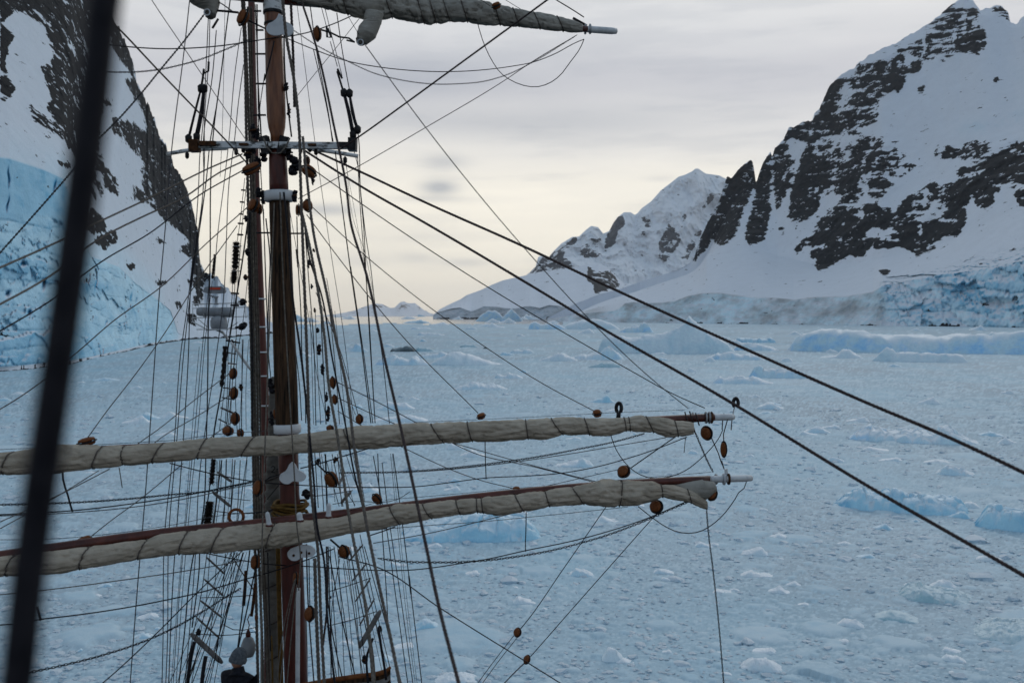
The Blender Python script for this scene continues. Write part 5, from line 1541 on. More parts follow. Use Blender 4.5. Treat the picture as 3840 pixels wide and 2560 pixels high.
for (x, r, mt) in [(1950, .070, 'galv'), (1985, .068, 'galv')]:
    ring_at('J', x, 215, 16.4, r, .020, mt, 'iron_band', yo, yo.location)
v, f = tube_np(path([('J', 1860, 135), ('J', 1930, 140), ('J', 1975, 165), ('J', 1960, 190)], 16.3, 16.4) - np.array(yo.location), .022, 6)
obj('head_lashing', mesh_np('head_lashing', v, f, MAT['iron']), yo)

# white plates: two trefoil boards and one lobed board on the mast front
for lb, reg, d, pts_, holes in [
    ('white trefoil plate on the mast head under the upper yard', 'A', 13.55, [(1000, 118), (1028, 138), (1042, 178), (1082, 195), (1118, 225), (1122, 262), (1100, 295), (1060, 305), (1030, 290), (1010, 296), (960, 300), (915, 285), (893, 245), (910, 205), (950, 185), (980, 160)], []),
    ('white heart shaped plate hanging below the upper of the two lower yards', 'C', 13.5, [(1088, 985), (1112, 965), (1136, 985), (1160, 1030), (1206, 1055), (1228, 1085), (1210, 1120), (1165, 1132), (1122, 1126), (1080, 1150), (1032, 1142), (1005, 1108), (1012, 1072), (1060, 1036)], []),
    ('white lobed plate with small holes below the lowest yard', 'D', 13.5, [(1130, 428), (1180, 408), (1240, 408), (1290, 428), (1308, 465), (1288, 500), (1235, 512), (1190, 515), (1150, 537), (1110, 537), (1080, 512), (1073, 470), (1098, 440)], [(1125, 493), (1189, 468), (1255, 475)])]:
    w = [Vector(at(*P(reg, *q), d)) for q in pts_]
    cc = sum(w, Vector()) / len(w)
    # round the outline by subdividing with a closed spline
    wl_ = np.array([tuple(q) for q in w + [w[0]]])
    cl_ = spline(wl_, 60)[:-1]
    t_ = thing('sheet_plate', lb, 'plate', tuple(cc))
    MB().prism([(q[0] - cc.x, q[2] - cc.z) for q in cl_], (0, 0, 0), EX, EZ, -EY, .03).build('plate', MAT['white'], t_, False)
    MB().box((0, .10, .0), (.05, .16, .05)).build('bracket', MAT['iron'], t_, False)
    for (hx, hy) in holes:  # dark discs set on the face in place of open holes
        c = Vector(at(*P(reg, hx, hy), d)) - cc
        MB().lathe([(.006, -.004), (.018, -.004), (.018, .004), (.006, .004)], 10, Matrix.Translation(c + Vector((0, -.02, 0))) @ Matrix.Rotation(math.pi / 2, 4, 'X')).build('hole_disc', MAT['rust'], t_)
# white sheet leads standing on the lowest yard
for lb, a, b_, wpx in [('white sheet lead on the lowest yard left of the mast', ('D', 900, 130), ('D', 918, 245), 16), ('white sheet lead on the lowest yard before the mast', ('D', 1168, 135), ('D', 1178, 205), 20), ('white sheet lead on the lowest yard right of the mast', ('C', 1420, 1310), ('C', 1415, 1430), 17)]:
    p = path([a, b_], 13.12, 13.12, n=8)
    t_ = thing('sheet_lead', lb, 'sheet lead', tuple(p[-1]))
    k = np.linspace(0, 1, 8)
    v, f = tube_np(p - p[-1], rpx(wpx) * np.array([.5, .9, 1, 1, 1, 1, 1.1, 1.3]), 10)
    obj('horn', mesh_np('horn', v, f, MAT['white']), t_)
    MB().lathe([(.05, -.01), (.05, .015)], 10).build('foot', MAT['redpaint'], t_)

# hanging clews of the upper sail
for lb, its, wds, rx, ry, rd in [('grey sail clew hanging from the upper yard right of the mast, with a white ring', [('J', 400, 95), ('J', 385, 160), ('J', 345, 240), ('J', 305, 305)], (.13, .12, .15, .09), ('J', 297, 313), 14.5, .042),
                                 ('grey sail clew hanging at the top left of the mast, with a white ring', [('A', 380, -40), ('A', 415, 30), ('A', 430, 90), ('A', 425, 125)], (.22, .17, .10, .07), ('A', 395, 105), 13.6, .040)]:
    p = path(its, ry, ry, n=22)
    t_ = thing('sail_clew', lb, 'sail', tuple(p[0]))
    rr_ = np.interp(np.linspace(0, 1, 22), np.linspace(0, 1, 4), wds)
    v, f = tube_np(p - p[0], rr_, 18)
    v = v * 1.0
    v = v + .03 * fbm(v * 6 + 2, 4)[:, None]
    obj('canvas', mesh_np('canvas', v, f, MAT['canvas_grey']), t_)
    ring_at(rx[0], rx[1], rx[2], ry - .10, rd, .009, 'white', 'thimble', t_, p[0], ax='y')
    e = p[-1] - p[0]
    MB().lathe([(.03, -.06), (.07, -.03), (.085, .04), (.05, .07)], 12, Matrix.Translation(e)).build('patch', MAT['canvas_grime'], t_)


# ------------------------------------------------------------------ pulley blocks
def make_block():
    t_ = thing('pulley_block', 'x', 'pulley block')
    for s in (-1, 1):
        m_ = MB()
        rings = []
        for k, (th, sc) in enumerate([(.10, 1.0), (.22, 1.02), (.36, .90), (.44, .55)]):
            rings.append([(s * th, .40 * sc * math.cos(2 * math.pi * j / 20), .50 * sc * math.sin(2 * math.pi * j / 20)) for j in range(20)])
        vs_ = [q for r in rings for q in r] + [(s * .46, 0, 0), (s * .10, 0, 0)]
        fs = []
        for k in range(3):
            for j in range(20):
                q = (k * 20 + j, k * 20 + (j + 1) % 20, (k + 1) * 20 + (j + 1) % 20, (k + 1) * 20 + j)
                fs.append(q if s > 0 else q[::-1])
        fs += [((60 + j), (60 + (j + 1) % 20), 80) if s > 0 else (60 + (j + 1) % 20, 60 + j, 80) for j in range(20)]
        fs += [((j + 1) % 20, j, 81) if s > 0 else (j, (j + 1) % 20, 81) for j in range(20)]
        m_.add(vs_, fs).build('cheek', MAT['block'], t_)
    MB().lathe([(.30, -.085), (.34, -.08), (.31, 0), (.34, .08), (.30, .085)], 18, Matrix.Rotation(math.pi / 2, 4, 'Y')).build('sheave', MAT['rust'], t_)
    a = np.linspace(0, 2 * np.pi, 26)
    MB().tube(np.stack([a * 0, .46 * np.cos(a), .56 * np.sin(a)], -1), .07, 6, False).build('strap', MAT['iron'], t_)
    return t_


def dup(root, name=None):
    r = root.copy()
    COL.objects.link(r)
    for ch in root.children:
        c = ch.copy()
        COL.objects.link(c)
        c.parent = r
    return r


BLOCKS = [  # region, x, y, width, height, roll deg, yaw deg, distance, label
    ('A', 698, 150, 95, 135, 20, 50, 13.6, 'round varnished block hooked left of the mast head at the top'), ('A', 1322, 285, 66, 112, -5, 60, 13.7, 'varnished block hanging right of the white trefoil plate'),
    ('A', 768, 1418, 100, 165, 62, 70, 13.5, 'long orange block lying slanted left of the mast under the crosstrees'), ('A', 1252, 1438, 95, 130, -58, 65, 13.5, 'long orange block lying slanted right of the mast under the crosstrees'), ('A', 1232, 1352, 60, 80, 0, 30, 13.9, 'small brown block above the right slanted orange block'),
    ('B', 788, 272, 100, 105, 20, 40, 13.6, 'large varnished block left of the white mast band'), ('B', 835, 300, 55, 85, 0, 20, 13.8, 'narrow block tucked right of the large block by the white mast band'), ('B', 1240, 272, 78, 95, -10, 50, 13.7, 'varnished block right of the white mast band'), ('B', 1165, 308, 60, 92, 0, 10, 13.6, 'narrow varnished block just right of the mast below the white band'),
    ('C', 615, 225, 66, 85, 8, 60, 14.4, 'topmost red block in the column of blocks left of the mast'), ('C', 621, 390, 68, 96, 8, 50, 14.4, 'second block down in the column of blocks left of the mast'), ('C', 631, 602, 72, 98, 5, 50, 14.4, 'third block down in the column of blocks left of the mast'),
    ('C', 572, 706, 92, 72, 10, 70, 13.8, 'squat varnished block on the left of the upper lower sail top'), ('C', 675, 724, 64, 66, 0, 30, 13.9, 'dim brown block beside the squat block on the sail top'),
    ('C', 1452, 300, 50, 92, -5, 60, 13.9, 'upper red block half behind the pale rope right of the mast'), ('C', 1468, 442, 50, 74, -5, 60, 13.9, 'lower red block half behind the pale rope right of the mast'), ('C', 1430, 682, 62, 46, 0, 60, 14.2, 'flat block on the sail top right of the mast'), ('C', 1676, 606, 62, 74, 0, 60, 14.3, 'round block standing on the sail top well right of the mast'),
    ('C', 826, 1182, 82, 125, 12, 50, 13.4, 'tall varnished block left of the mast between the lower yards'), ('C', 1440, 1112, 105, 132, -25, 60, 13.6, 'large brown block right of the white heart plate'), ('C', 1822, 1276, 76, 96, -35, 60, 14.4, 'tilted block on the lowest yard right of the mast'),
    ('D', 800, 552, 76, 115, 6, 40, 13.3, 'dark red block under the lowest yard left of the mast'), ('D', 1546, 465, 92, 104, -8, 55, 13.7, 'orange block under the lowest yard right of the mast'), ('D', 1260, 986, 90, 115, 10, 60, 13.4, 'dim red block beside the mast foot on the right'), ('D', 810, 1016, 30, 52, 0, 40, 13.4, 'tiny block left of the mast foot'),
    ('E', 536, 335, 72, 62, 70, 75, 15.6, 'orange block on the upper lower sail where a brown line ends'), ('E', 1456, 500, 92, 104, -6, 75, 16.3, 'round orange block hanging at the end of the upper lower yard'), ('E', 1600, 636, 52, 118, 0, 60, 16.5, 'long narrow block dangling below the upper lower yardarm'),
    ('E', 760, 824, 98, 96, 30, 80, 15.7, 'round brown block hung in the bight between the lower yards'), ('E', 1035, 1118, 104, 98, 20, 80, 15.9, 'round brown block under the lowest sail near the yardarm'), ('E', 1506, 1022, 70, 92, 38, 60, 16.2, 'orange block tucked under the end of the lowest yard'),
    ('K', 980, 250, 58, 44, 70, 75, 15.1, 'low orange block on top of the lowest yard, right half'), ('K', 986, 1221, 50, 56, 20, 80, 15.2, 'upper of two small brown blocks on the diagonal ropes'), ('K', 1050, 1406, 44, 56, 30, 80, 15.2, 'lower of two small brown blocks on the diagonal ropes'),
    ('M', 440, 346, 48, 88, 80, 75, 12.9, 'flat dark block on the upper lower sail at left'), ('M', 426, 846, 44, 72, 75, 75, 12.7, 'flat dark block on the lowest yard at left'), ('Q', 1466, 1366, 56, 78, 72, 75, 14.9, 'orange block on the upper lower sail where the lower brown line ends'),
    ('J', 1296, 44, 58, 68, 60, 75, 15.3, 'brown block lashed on top of the upper sail'), ('C', 968, 565, 40, 84, 0, 40, 14.4, 'orange brown block hard against the mast above the sail'), ('D', 1140, 690, 50, 100, 4, 30, 13.45, 'narrow brown block on the front of the red mast foot')]
proto = make_block()
for i, (rg, x, y, w, h_, roll, yaw, d, lb) in enumerate(BLOCKS):
    o = proto if i == 0 else dup(proto)
    o['label'] = lb
    o['group'] = 'pulley blocks in the rigging'
    o.location = at(*P(rg, x, y), d)
    s = REG[rg][2]
    wz, wx_ = h_ / s / F * d, w / s / F * d
    o.scale = (wx_ * .95, wx_ / .80, wz / 1.02)
    o.rotation_euler = (0, R_(roll), R_(min(yaw, 46)))

# ------------------------------------------------------------------ chafing gear: shaggy sleeves on the shrouds
def baggy(label, its, d, wpx, seed):
    p = path(its, d, d, n=40)
    t_ = thing('baggywrinkle', label, 'chafing gear', tuple(p[0]))
    r = rpx(wpx, d)
    v, f = tube_np(p - p[0], r * .62 * (1 + .25 * np.sin(np.arange(len(p)) * 1.1)), 10)
    obj('core', mesh_np('core', v, f, MAT['fuzz']), t_)
    rs_ = np.random.RandomState(seed)
    n = 900
    k = rs_.uniform(0, len(p) - 1, n)
    c = np.stack([np.interp(k, np.arange(len(p)), p[:, q]) for q in range(3)], -1) - p[0]
    a = rs_.uniform(0, 2 * np.pi, n)
    rd = np.stack([np.cos(a), np.sin(a), rs_.normal(0, .35, n) - .15], -1)
    L = r * rs_.uniform(.8, 1.45, n)
    sd_ = np.stack([-np.sin(a), np.cos(a), np.zeros(n)], -1) * r * .10
    tri = np.stack([c + rd * r * .3 - sd_, c + rd * r * .3 + sd_, c + rd * L[:, None]], 1).reshape(-1, 3)
    o = obj('strands', mesh_np('strands', tri, np.arange(3 * n).reshape(-1, 3), MAT['fuzz'], False), t_)
    o['kind'] = 'stuff'


baggy('long shaggy dark sleeve high on the left shrouds above the radar', [('B', 642, 580), ('B', 630, 800)], 14.6, 34, 1)
baggy('short shaggy dark sleeve right below the long one', [('B', 624, 818), ('B', 618, 915)], 14.6, 30, 2)
baggy('long shaggy black sleeve on the left shroud in front of the ice', [('S', 990, 1000), ('S', 975, 1250), ('S', 945, 1510)], 14.5, 24, 3)
baggy('shaggy sleeve just below the upper lower sail at left', [('C', 450, 945), ('C', 432, 1150)], 14.3, 26, 4)
baggy('thick shaggy sleeve on the shroud just above the lowest yard', [('C', 418, 1300), ('C', 398, 1488)], 14.2, 40, 5)
baggy('thin dark sleeve hanging above the white radar', [('B', 462, 680), ('B', 440, 885)], 14.8, 14, 6)
baggy('slim dark sleeve on a stay just right of the mast', [('B', 1145, 640), ('B', 1160, 790)], 14.4, 9, 7)

# ------------------------------------------------------------------ stays, braces, lifts and sheets (one thing each)
def T(reg, pts):
    return [(reg, *p) for p in pts]


# the blurred rope right in front of the camera
rope('thick near black rope crossing the left edge, out of focus', [('F', 470, -200), ('F', 440, 0), ('F', 400, 350), ('F', 350, 750), ('F', 262, 1400), ('M', 150, 1000), ('M', 88, 1570), ('M', 60, 1800)], 1.02, .98, .0172, 'tarred', 'shroud', sides=12)

rope('upper of the two long brown stays sweeping from the crosstrees to the lower right', [('N', 100, 610), ('N', 460, 775), ('N', 1000, 1030), ('G', 0, 515), ('G', 700, 825), ('G', 1370, 1142), ('G', 2156, 1500), ('W', 870, 0), ('W', 1400, 225), ('W', 1775, 402), ('W', 2300, 670)], 13.9, 7.0, .0150, 'brown_rope', 'stay')
rope('lower of the two long brown stays sweeping from the crosstrees to the lower right', [('N', -10, 598), ('N', 450, 890), ('G', 0, 665), ('G', 870, 1180), ('G', 1200, 1380), ('T', 1640, 1098), ('W', 900, 470), ('W', 1775, 972), ('W', 2200, 1225)], 13.9, 6.8, .0150, 'brown_rope', 'stay')
rope('black lift running from the mast down to the upper lower yardarm', [('N', 80, 770), ('N', 460, 1040), ('N', 1250, 1568), ('G', 1190, 1568), ('E', 860, 0), ('E', 1150, 160), ('E', 1440, 290)], 13.9, 16.4, .0085, 'tarred', 'lift', 'lift')
chain('long thin chain slanting from the upper sail clew to the upper lower yardarm', [('J', 330, 330), ('J', 500, 565), ('N', 1000, 400), ('N', 1810, 1390), ('T', 970, 950), ('E', 1310, 300)], 14.4, 16.3, .026, .0038)
rope('brown buntline slanting from the mast to the outer orange block on the upper lower yard', [('N', 50, 1070), ('Q', 470, 0), ('Q', 1250, 610), ('Q', 2016, 1112), ('E', 505, 312)], 14, 15.6, .0070, 'brown_rope')
rope('brown buntline slanting from the mast to the inner orange block on the upper lower yard', [('N', 0, 1130), ('Q', 240, 0), ('Q', 800, 690), ('Q', 1440, 1340)], 14, 14.9, .0070, 'brown_rope')
rope('thick stay rising from the right spreader end past the upper sail to the top edge', [('N', 270, 590), ('N', 450, 470), ('N', 840, 190), ('J', 1000, 490), ('J', 1672, 0), ('J', 1950, -205)], 13.7, 11.5, .0115, 'brown_rope', 'stay')
rope('thin brown brace from the upper yardarm back down to the mast', [('J', 1890, 258), ('J', 1560, 455), ('N', 1670, 0), ('N', 1000, 400), ('N', 300, 800), ('N', -10, 965), ('B', 1160, 215)], 16.35, 14, .0060, 'brown_rope', 'brace', 'brace')
rope('dark foot rope loop hanging under the upper yard near its end', T('J', [(1160, 180), (1200, 310), (1260, 440), (1330, 540), (1420, 600), (1500, 630), (1590, 640), (1680, 615), (1760, 560), (1830, 470), (1915, 350), (1940, 292)]), 15.5, 16.4, .0070, 'tarred', 'foot_rope')
rope('long black foot rope from the mast head to the upper yardarm', [('A', 1010, 300), ('A', 1250, 400), ('J', 200, 450), ('J', 440, 495), ('J', 680, 520), ('J', 960, 528), ('J', 1200, 515), ('J', 1400, 490), ('J', 1560, 460), ('J', 1720, 400), ('J', 1890, 310), ('J', 1940, 290)], 13.9, 16.4, .0075, 'tarred', 'foot_rope')
rope('sagging black foot rope from the mast head out to the left edge', [('R', 100, 480), ('R', 400, 510), ('R', 800, 530), ('R', 1000, 525), ('R', 1400, 495), ('R', 1640, 460), ('R', 2018, 400), ('A', 1010, 305)], 13.0, 13.9, .0085, 'tarred', 'foot_rope')
chain('sagging chain from the mast head to the upper yardarm', [('A', 1120, 255), ('A', 1320, 385), ('J', 200, 450), ('J', 400, 540), ('J', 600, 590), ('J', 860, 620), ('J', 1000, 618), ('J', 1200, 600), ('J', 1400, 540), ('J', 1560, 460), ('J', 1880, 265)], 14.1, 16.4, .026, .0036)
chain('sagging chain from the mast head out to the left edge', T('R', [(60, 778), (260, 782), (450, 780), (700, 755), (900, 715), (1200, 630), (1400, 550), (1640, 450), (1720, 420)]), 12.8, 13.9, .028, .0050)
rope('black lift coming down to the upper yardarm from the top edge', [('J', 1640, -60), ('J', 1735, 0), ('J', 1890, 95), ('J', 1940, 128)], 16.2, 16.4, .0095, 'tarred', 'lift', 'lift')
rope('thin black line above the upper sail toward its yardarm', [('J', 1330, -20), ('J', 1420, 36), ('J', 1490, 78)], 16, 16.2, .0045, 'tarred')
rope('thin dark line meeting the upper sail from above beside the brown block', [('J', 1140, -30), ('J', 1200, 20), ('J', 1250, 45)], 15.2, 15.3, .0045, 'tarred')
chain('chain slanting down from the top left clew across the dark cliff', [('A', 380, 112), ('A', 200, 350), ('R', 730, 750), ('R', 540, 985), ('R', 300, 1260), ('R', 0, 1570), ('F', 280, 745), ('F', 0, 1062), ('F', -150, 1230)], 13.6, 11.8, .024, .0060)
rope('thick tan stay from the top left down to the mast at the crosstrees', [('R', 60, 100), ('R', 200, 235), ('R', 700, 760), ('R', 1100, 1175), ('A', 420, 1040), ('A', 745, 1385)], 11.0, 13.8, .0110, 'tan', 'stay')
rope('thin tan line crossing the sky from the top left to the crosstrees', [('R', 560, -110), ('R', 630, 0), ('R', 980, 520), ('R', 1640, 1500)], 12.5, 13.9, .0055, 'tan')
rope('black line between the top left clew and the block on the mast head', T('A', [(455, 90), (560, 97), (660, 108)]), 13.6, 13.6, .016, 'tarred')
rope('thin black line from the top edge down to the left mast head block', T('A', [(440, -10), (560, 60), (610, 98)]), 13.6, 13.6, .009, 'tarred')
rope('black strop between the mast head and the left top block', T('A', [(745, 175), (820, 215), (890, 245)]), 13.6, 13.7, .012, 'tarred')
rope('dark strop with an eye reaching from the right top block to the clew ring', T('A', [(1345, 250), (1420, 270), (1500, 310), (1570, 325), (1620, 320), (1642, 342), (1620, 362), (1570, 340)]), 13.8, 14.3, .013, 'iron')
rope('black line rising right from the mast head block across the clew', T('A', [(1020, 320), (1260, 270), (1340, 245), (1500, 185), (1610, 135)]), 13.7, 14.6, .008, 'tarred')
rope('thin dark line slanting from behind the crosstrees up to the upper sail', T('A', [(1155, 805), (1230, 710), (1450, 440), (1680, 150)]), 14.2, 15, .0045, 'tarred')
rope('thin black line leaning on the varnished pole', T('A', [(960, 345), (930, 480), (875, 680)]), 13.8, 13.8, .010, 'tarred')
rope('thin line from the upper sail to the right clew patch', T('A', [(1560, 100), (1610, 190), (1670, 290)]), 14.5, 14.4, .0045, 'tarred')

# left fan of stays toward the camera side
rope('upper tan stay running from the mast to the left edge past the cliff', [('A', 690, 1295), ('A', 400, 1420), ('F', 760, 765), ('F', 600, 845), ('F', 440, 920), ('F', 200, 1035), ('F', -60, 1150)], 13.9, 8.2, .0100, 'tan', 'stay')
rope('second tan stay running from the mast to the left edge past the cliff', [('A', 700, 1355), ('A', 500, 1450), ('F', 780, 825), ('F', 600, 910), ('F', 440, 990), ('F', 200, 1165), ('F', -60, 1310)], 13.9, 8.2, .0100, 'tan', 'stay')
rope('black lift running from the mast to the left edge below the tan stays', [('A', 690, 1435), ('B', 360, 165), ('F', 620, 985), ('F', 440, 1090), ('F', 200, 1270), ('F', -60, 1425)], 13.9, 10, .0085, 'tarred', 'lift', 'lift')
rope('thin brown line from the left mast block down to the left edge', [('B', 735, 285), ('B', 400, 580), ('B', 0, 960), ('F', 480, 1345), ('F', 300, 1500), ('M', 100, 120), ('M', -40, 205)], 13.8, 11.8, .0075, 'tan')
rope('thin brown line from the left mast block to the flat block at left', [('B', 648, 440), ('B', 320, 900), ('B', 0, 1400), ('M', 690, 0), ('M', 520, 220), ('M', 445, 325)], 13.9, 12.9, .0065, 'tan')
rope('brown buntline from the top red block down left to the sail', [('C', 582, 225), ('C', 280, 455), ('C', 0, 682), ('M', 700, 355)], 14.3, 13.1, .0065, 'tan')
rope('brown buntline from the second red block down left to the sail', [('C', 590, 405), ('C', 300, 590), ('C', 0, 770), ('M', 785, 350)], 14.3, 13.2, .0065, 'tan')
rope('brown line from the third red block down to the squat block on the sail', T('C', [(610, 630), (520, 690), (400, 780)]), 14.3, 13.8, .0065, 'tan')
rope('brown line under the upper lower sail to the lowest yard block at left', [('M', 930, 455), ('M', 700, 645), ('M', 550, 755), ('M', 462, 825)], 13.3, 12.7, .0065, 'tan')
rope('doubled brown line from the upper lower sail down to the left edge', [('M', 555, 484), ('M', 300, 615), ('M', 0, 752)], 12.6, 11.5, .0070, 'tan')
rope('second strand beside the doubled brown line at left', [('M', 500, 492), ('M', 260, 640), ('M', 0, 786)], 12.6, 11.4, .0060, 'tan')
rope('black loop hanging under the upper lower sail beside the near rope', T('M', [(318, 495), (322, 545), (335, 590), (352, 640), (362, 690), (368, 700)]), 12.7, 12.6, .012, 'tarred', 'stirrup', 'foot rope')
rope('loose grey rope tail hanging under the upper lower sail at left', T('M', [(604, 475), (606, 510), (614, 550), (620, 578)]), 12.9, 12.9, .006, 'tan', 'rope_tail')
chain('sagging chain below the upper lower sail at left', [('M', -20, 665), ('M', 200, 660), ('M', 400, 652), ('M', 650, 635), ('M', 850, 615), ('M', 1050, 597), ('C', 500, 1190), ('C', 780, 1135)], 12, 13.9, .036, .0060)
rope('black foot rope below the upper lower sail at left', [('M', -20, 716), ('M', 360, 695), ('M', 700, 655), ('M', 1000, 606), ('C', 600, 1165), ('C', 790, 1128)], 12, 13.9, .0085, 'tarred', 'foot_rope')
rope('brown line just under the black foot rope at left', [('M', -20, 722), ('M', 360, 705), ('M', 760, 665), ('M', 1000, 622), ('C', 600, 1188), ('C', 780, 1155)], 12, 13.9, .0060, 'brown_rope')
rope('black line from the upper lower sail at left slanting down to the mast', [('M', 860, 454), ('M', 1000, 490), ('C', 300, 1035), ('C', 790, 1130), ('C', 1180, 1160), ('C', 1500, 1178), ('K', 0, 230), ('K', 120, 230)], 13.2, 14.3, .0080, 'tarred', 'foot_rope')
rope('tan line crossing low at left under the lowest sail', [('M', -20, 1122), ('M', 200, 1100), ('M', 700, 1035), ('D', 0, 658), ('D', 400, 595), ('D', 690, 540)], 11.9, 13.8, .0065, 'tan')
rope('black foot rope low at left rising to the mast', [('M', 205, 1245), ('M', 450, 1215), ('M', 700, 1175), ('D', 0, 880), ('D', 380, 795), ('D', 700, 700), ('D', 1040, 600), ('D', 1280, 515), ('D', 1460, 440)], 12.2, 14, .0085, 'tarred', 'foot_rope')
rope('black line rising from the bottom left to the lowest sail', [('M', 430, 1640), ('M', 520, 1568), ('M', 800, 1310), ('D', 0, 1100), ('D', 300, 820), ('D', 560, 575), ('D', 690, 460)], 11.6, 13.9, .0080, 'tarred')
rope('black line bending up to the lowest yard at the far left', T('M', [(190, 1180), (205, 1225), (208, 1250)]), 12.2, 12.2, .014, 'tarred', 'stirrup', 'foot rope')
rope('dark rope end below the lowest sail beside the near rope', T('M', [(110, 1020), (116, 1060), (122, 1110)]), 12.2, 12.2, .012, 'tarred', 'stirrup', 'foot rope')
rope('short black foot rope at the left edge low down', T('M', [(-20, 1275), (100, 1265), (208, 1245)]), 12.0, 12.2, .0085, 'tarred', 'foot_rope')
chain('sagging chain low at left rising to the mast', [('M', 100, 1525), ('M', 300, 1482), ('M', 500, 1432), ('M', 700, 1368), ('D', 0, 1160), ('D', 370, 960), ('D', 560, 840), ('D', 690, 765)], 11.8, 13.9, .038, .0062)
rope('thin wire along the top of the upper lower yard at left', [('M', -20, 386), ('M', 220, 375), ('M', 640, 352), ('M', 900, 335), ('C', 200, 750), ('C', 470, 735), ('C', 900, 705)], 12.2, 13.8, .0040, 'wire', 'wire_stay')
rope('thin wire along the top of the lowest yard at left', [('M', -20, 842), ('M', 250, 838), ('M', 640, 802), ('M', 900, 762), ('D', 0, 252), ('D', 480, 165), ('D', 900, 125)], 12.2, 13.8, .0040, 'wire', 'wire_stay')
rope('thin wire across the front of the lowest sail by the mast', [('D', 0, 270), ('D', 620, 222), ('D', 1100, 200), ('D', 1520, 135), ('K', 30, 330)], 13.3, 14, .0042, 'wire', 'wire_stay')

# between and below the lower yards, right side
rope('black foot rope loop hanging below the upper lower yardarm', T('E', [(652, 520), (680, 605), (730, 695), (800, 780), (880, 840), (1000, 878), (1120, 870), (1200, 850), (1300, 800), (1400, 720), (1500, 620), (1560, 540), (1592, 470)]), 15.8, 16.5, .0075, 'tarred', 'foot_rope')
rope('black strop from the round brown block up to the upper lower sail', T('E', [(822, 790), (1000, 665), (1205, 522)]), 15.8, 16.1, .0095, 'tarred', 'strop')
rope('long black foot rope slung below the upper lower sail', [('E', 1290, 532), ('E', 1000, 645), ('E', 800, 710), ('E', 500, 790), ('E', 200, 840), ('K', 1060, 255 - 103), ('K', 770, 166), ('K', 540, 195), ('K', 300, 225), ('K', 60, 231), ('C', 1500, 1179)], 16.1, 14.2, .0080, 'tarred', 'foot_rope')
rope('black stirrup hanging from the upper lower sail to its foot rope', T('K', [(764, -85), (765, 0), (768, 90), (771, 172)]), 14.8, 14.8, .0080, 'tarred', 'stirrup', 'foot rope')
rope('brown line close under the upper lower sail', [('E', 1115, 538), ('E', 800, 590), ('E', 300, 675), ('K', 1250, 15), ('K', 900, 66), ('K', 520, 108), ('K', 200, 130)], 16, 14.3, .0065, 'brown_rope')
chain('chain sagging under the upper lower sail on the right', [('E', 930, 505), ('E', 650, 580), ('E', 400, 630), ('E', 0, 705), ('K', 920, 52), ('K', 520, 100), ('K', 250, 122), ('C', 2016, 1050), ('C', 1500, 1058)], 16, 14, .040, .0058)
chain('short chain from the upper lower yardarm down to the lowest yard', T('E', [(1365, 505), (1400, 590), (1440, 685), (1480, 770), (1515, 835)]), 16.3, 16.5, .044, .0066)
rope('dark pendant from the round orange block down to the lowest yardarm', T('E', [(1492, 530), (1540, 640), (1578, 735), (1575, 790), (1600, 800), (1612, 765), (1582, 732)]), 16.4, 16.5, .0095, 'brown_rope', 'pendant')
rope('brown strap looped over the white yardarm above the dangling block', T('E', [(1585, 470), (1590, 400), (1600, 335), (1618, 330), (1630, 350), (1630, 410), (1602, 470), (1600, 575)]), 16.55, 16.55, .0095, 'brown_rope', 'strap')
rope('doubled brown sheet from mast blocks to the lowest sail, upper strand', [('Q', 235, 1070), ('Q', 600, 1250), ('Q', 920, 1420), ('K', 700, 0), ('K', 1100, 90), ('K', 1520, 198)], 14.0, 15.7, .0065, 'brown_rope')
rope('doubled brown sheet from mast blocks to the lowest sail, lower strand', [('Q', 245, 1205), ('Q', 740, 1430), ('K', 800, 0), ('K', 1200, 110), ('K', 1520, 190)], 14.0, 15.7, .0060, 'brown_rope')
rope('brown buntline running down to the low orange block on the lowest yard', [('Q', 260, 1322), ('Q', 410, 1415), ('K', 290, 0), ('K', 520, 105), ('K', 720, 178), ('K', 950, 236)], 14.0, 15.1, .0060, 'brown_rope')
rope('thin brown line from the round block in the bight to the lowest yard', [('E', 715, 805), ('K', 1690, 105), ('K', 1400, 172), ('K', 1090, 242)], 15.7, 15.2, .0052, 'brown_rope')
rope('thin wire along the top of the upper lower yard at right', [('Q', 900, 1418), ('Q', 1500, 1392), ('E', 0, 365), ('E', 700, 328), ('E', 1270, 305)], 14.4, 16.2, .0036, 'wire', 'wire_stay')
rope('thin wire along the top of the lowest yard at right', [('K', 80, 316), ('K', 620, 270), ('K', 950, 238), ('E', 0, 952), ('E', 870, 880), ('E', 1200, 852), ('E', 1500, 826)], 14.3, 16.3, .0036, 'wire', 'wire_stay')
rope('black foot rope loop hanging below the lowest yardarm', T('E', [(880, 1115), (1000, 1210), (1120, 1290), (1200, 1325), (1300, 1340), (1400, 1325), (1500, 1270), (1600, 1180), (1690, 1060), (1745, 975), (1780, 955), (1795, 930), (1790, 908)]), 15.8, 16.7, .0080, 'tarred', 'foot_rope')
chain('heavy chain sagging below the lowest sail on the right', [('E', 1300, 1078), ('E', 1150, 1140), ('E', 1000, 1208), ('K', 1700, 520), ('K', 1600, 556), ('K', 1400, 615), ('K', 1200, 665), ('K', 1000, 700), ('K', 800, 726), ('K', 600, 740), ('K', 400, 742), ('K', 200, 736), ('D', 1830, 520)], 16, 13.9, .044, .0062)
rope('black foot rope beside the heavy chain below the lowest sail', [('E', 1290, 1072), ('E', 1000, 1198), ('K', 1500, 561), ('K', 1300, 610), ('K', 1040, 662), ('K', 800, 716), ('K', 620, 746), ('K', 400, 780), ('K', 250, 795), ('K', 50, 797), ('D', 1500, 605), ('D', 1280, 590), ('D', 880, 566), ('D', 620, 525), ('D', 330, 465)], 16, 13.4, .0085, 'tarred', 'foot_rope')
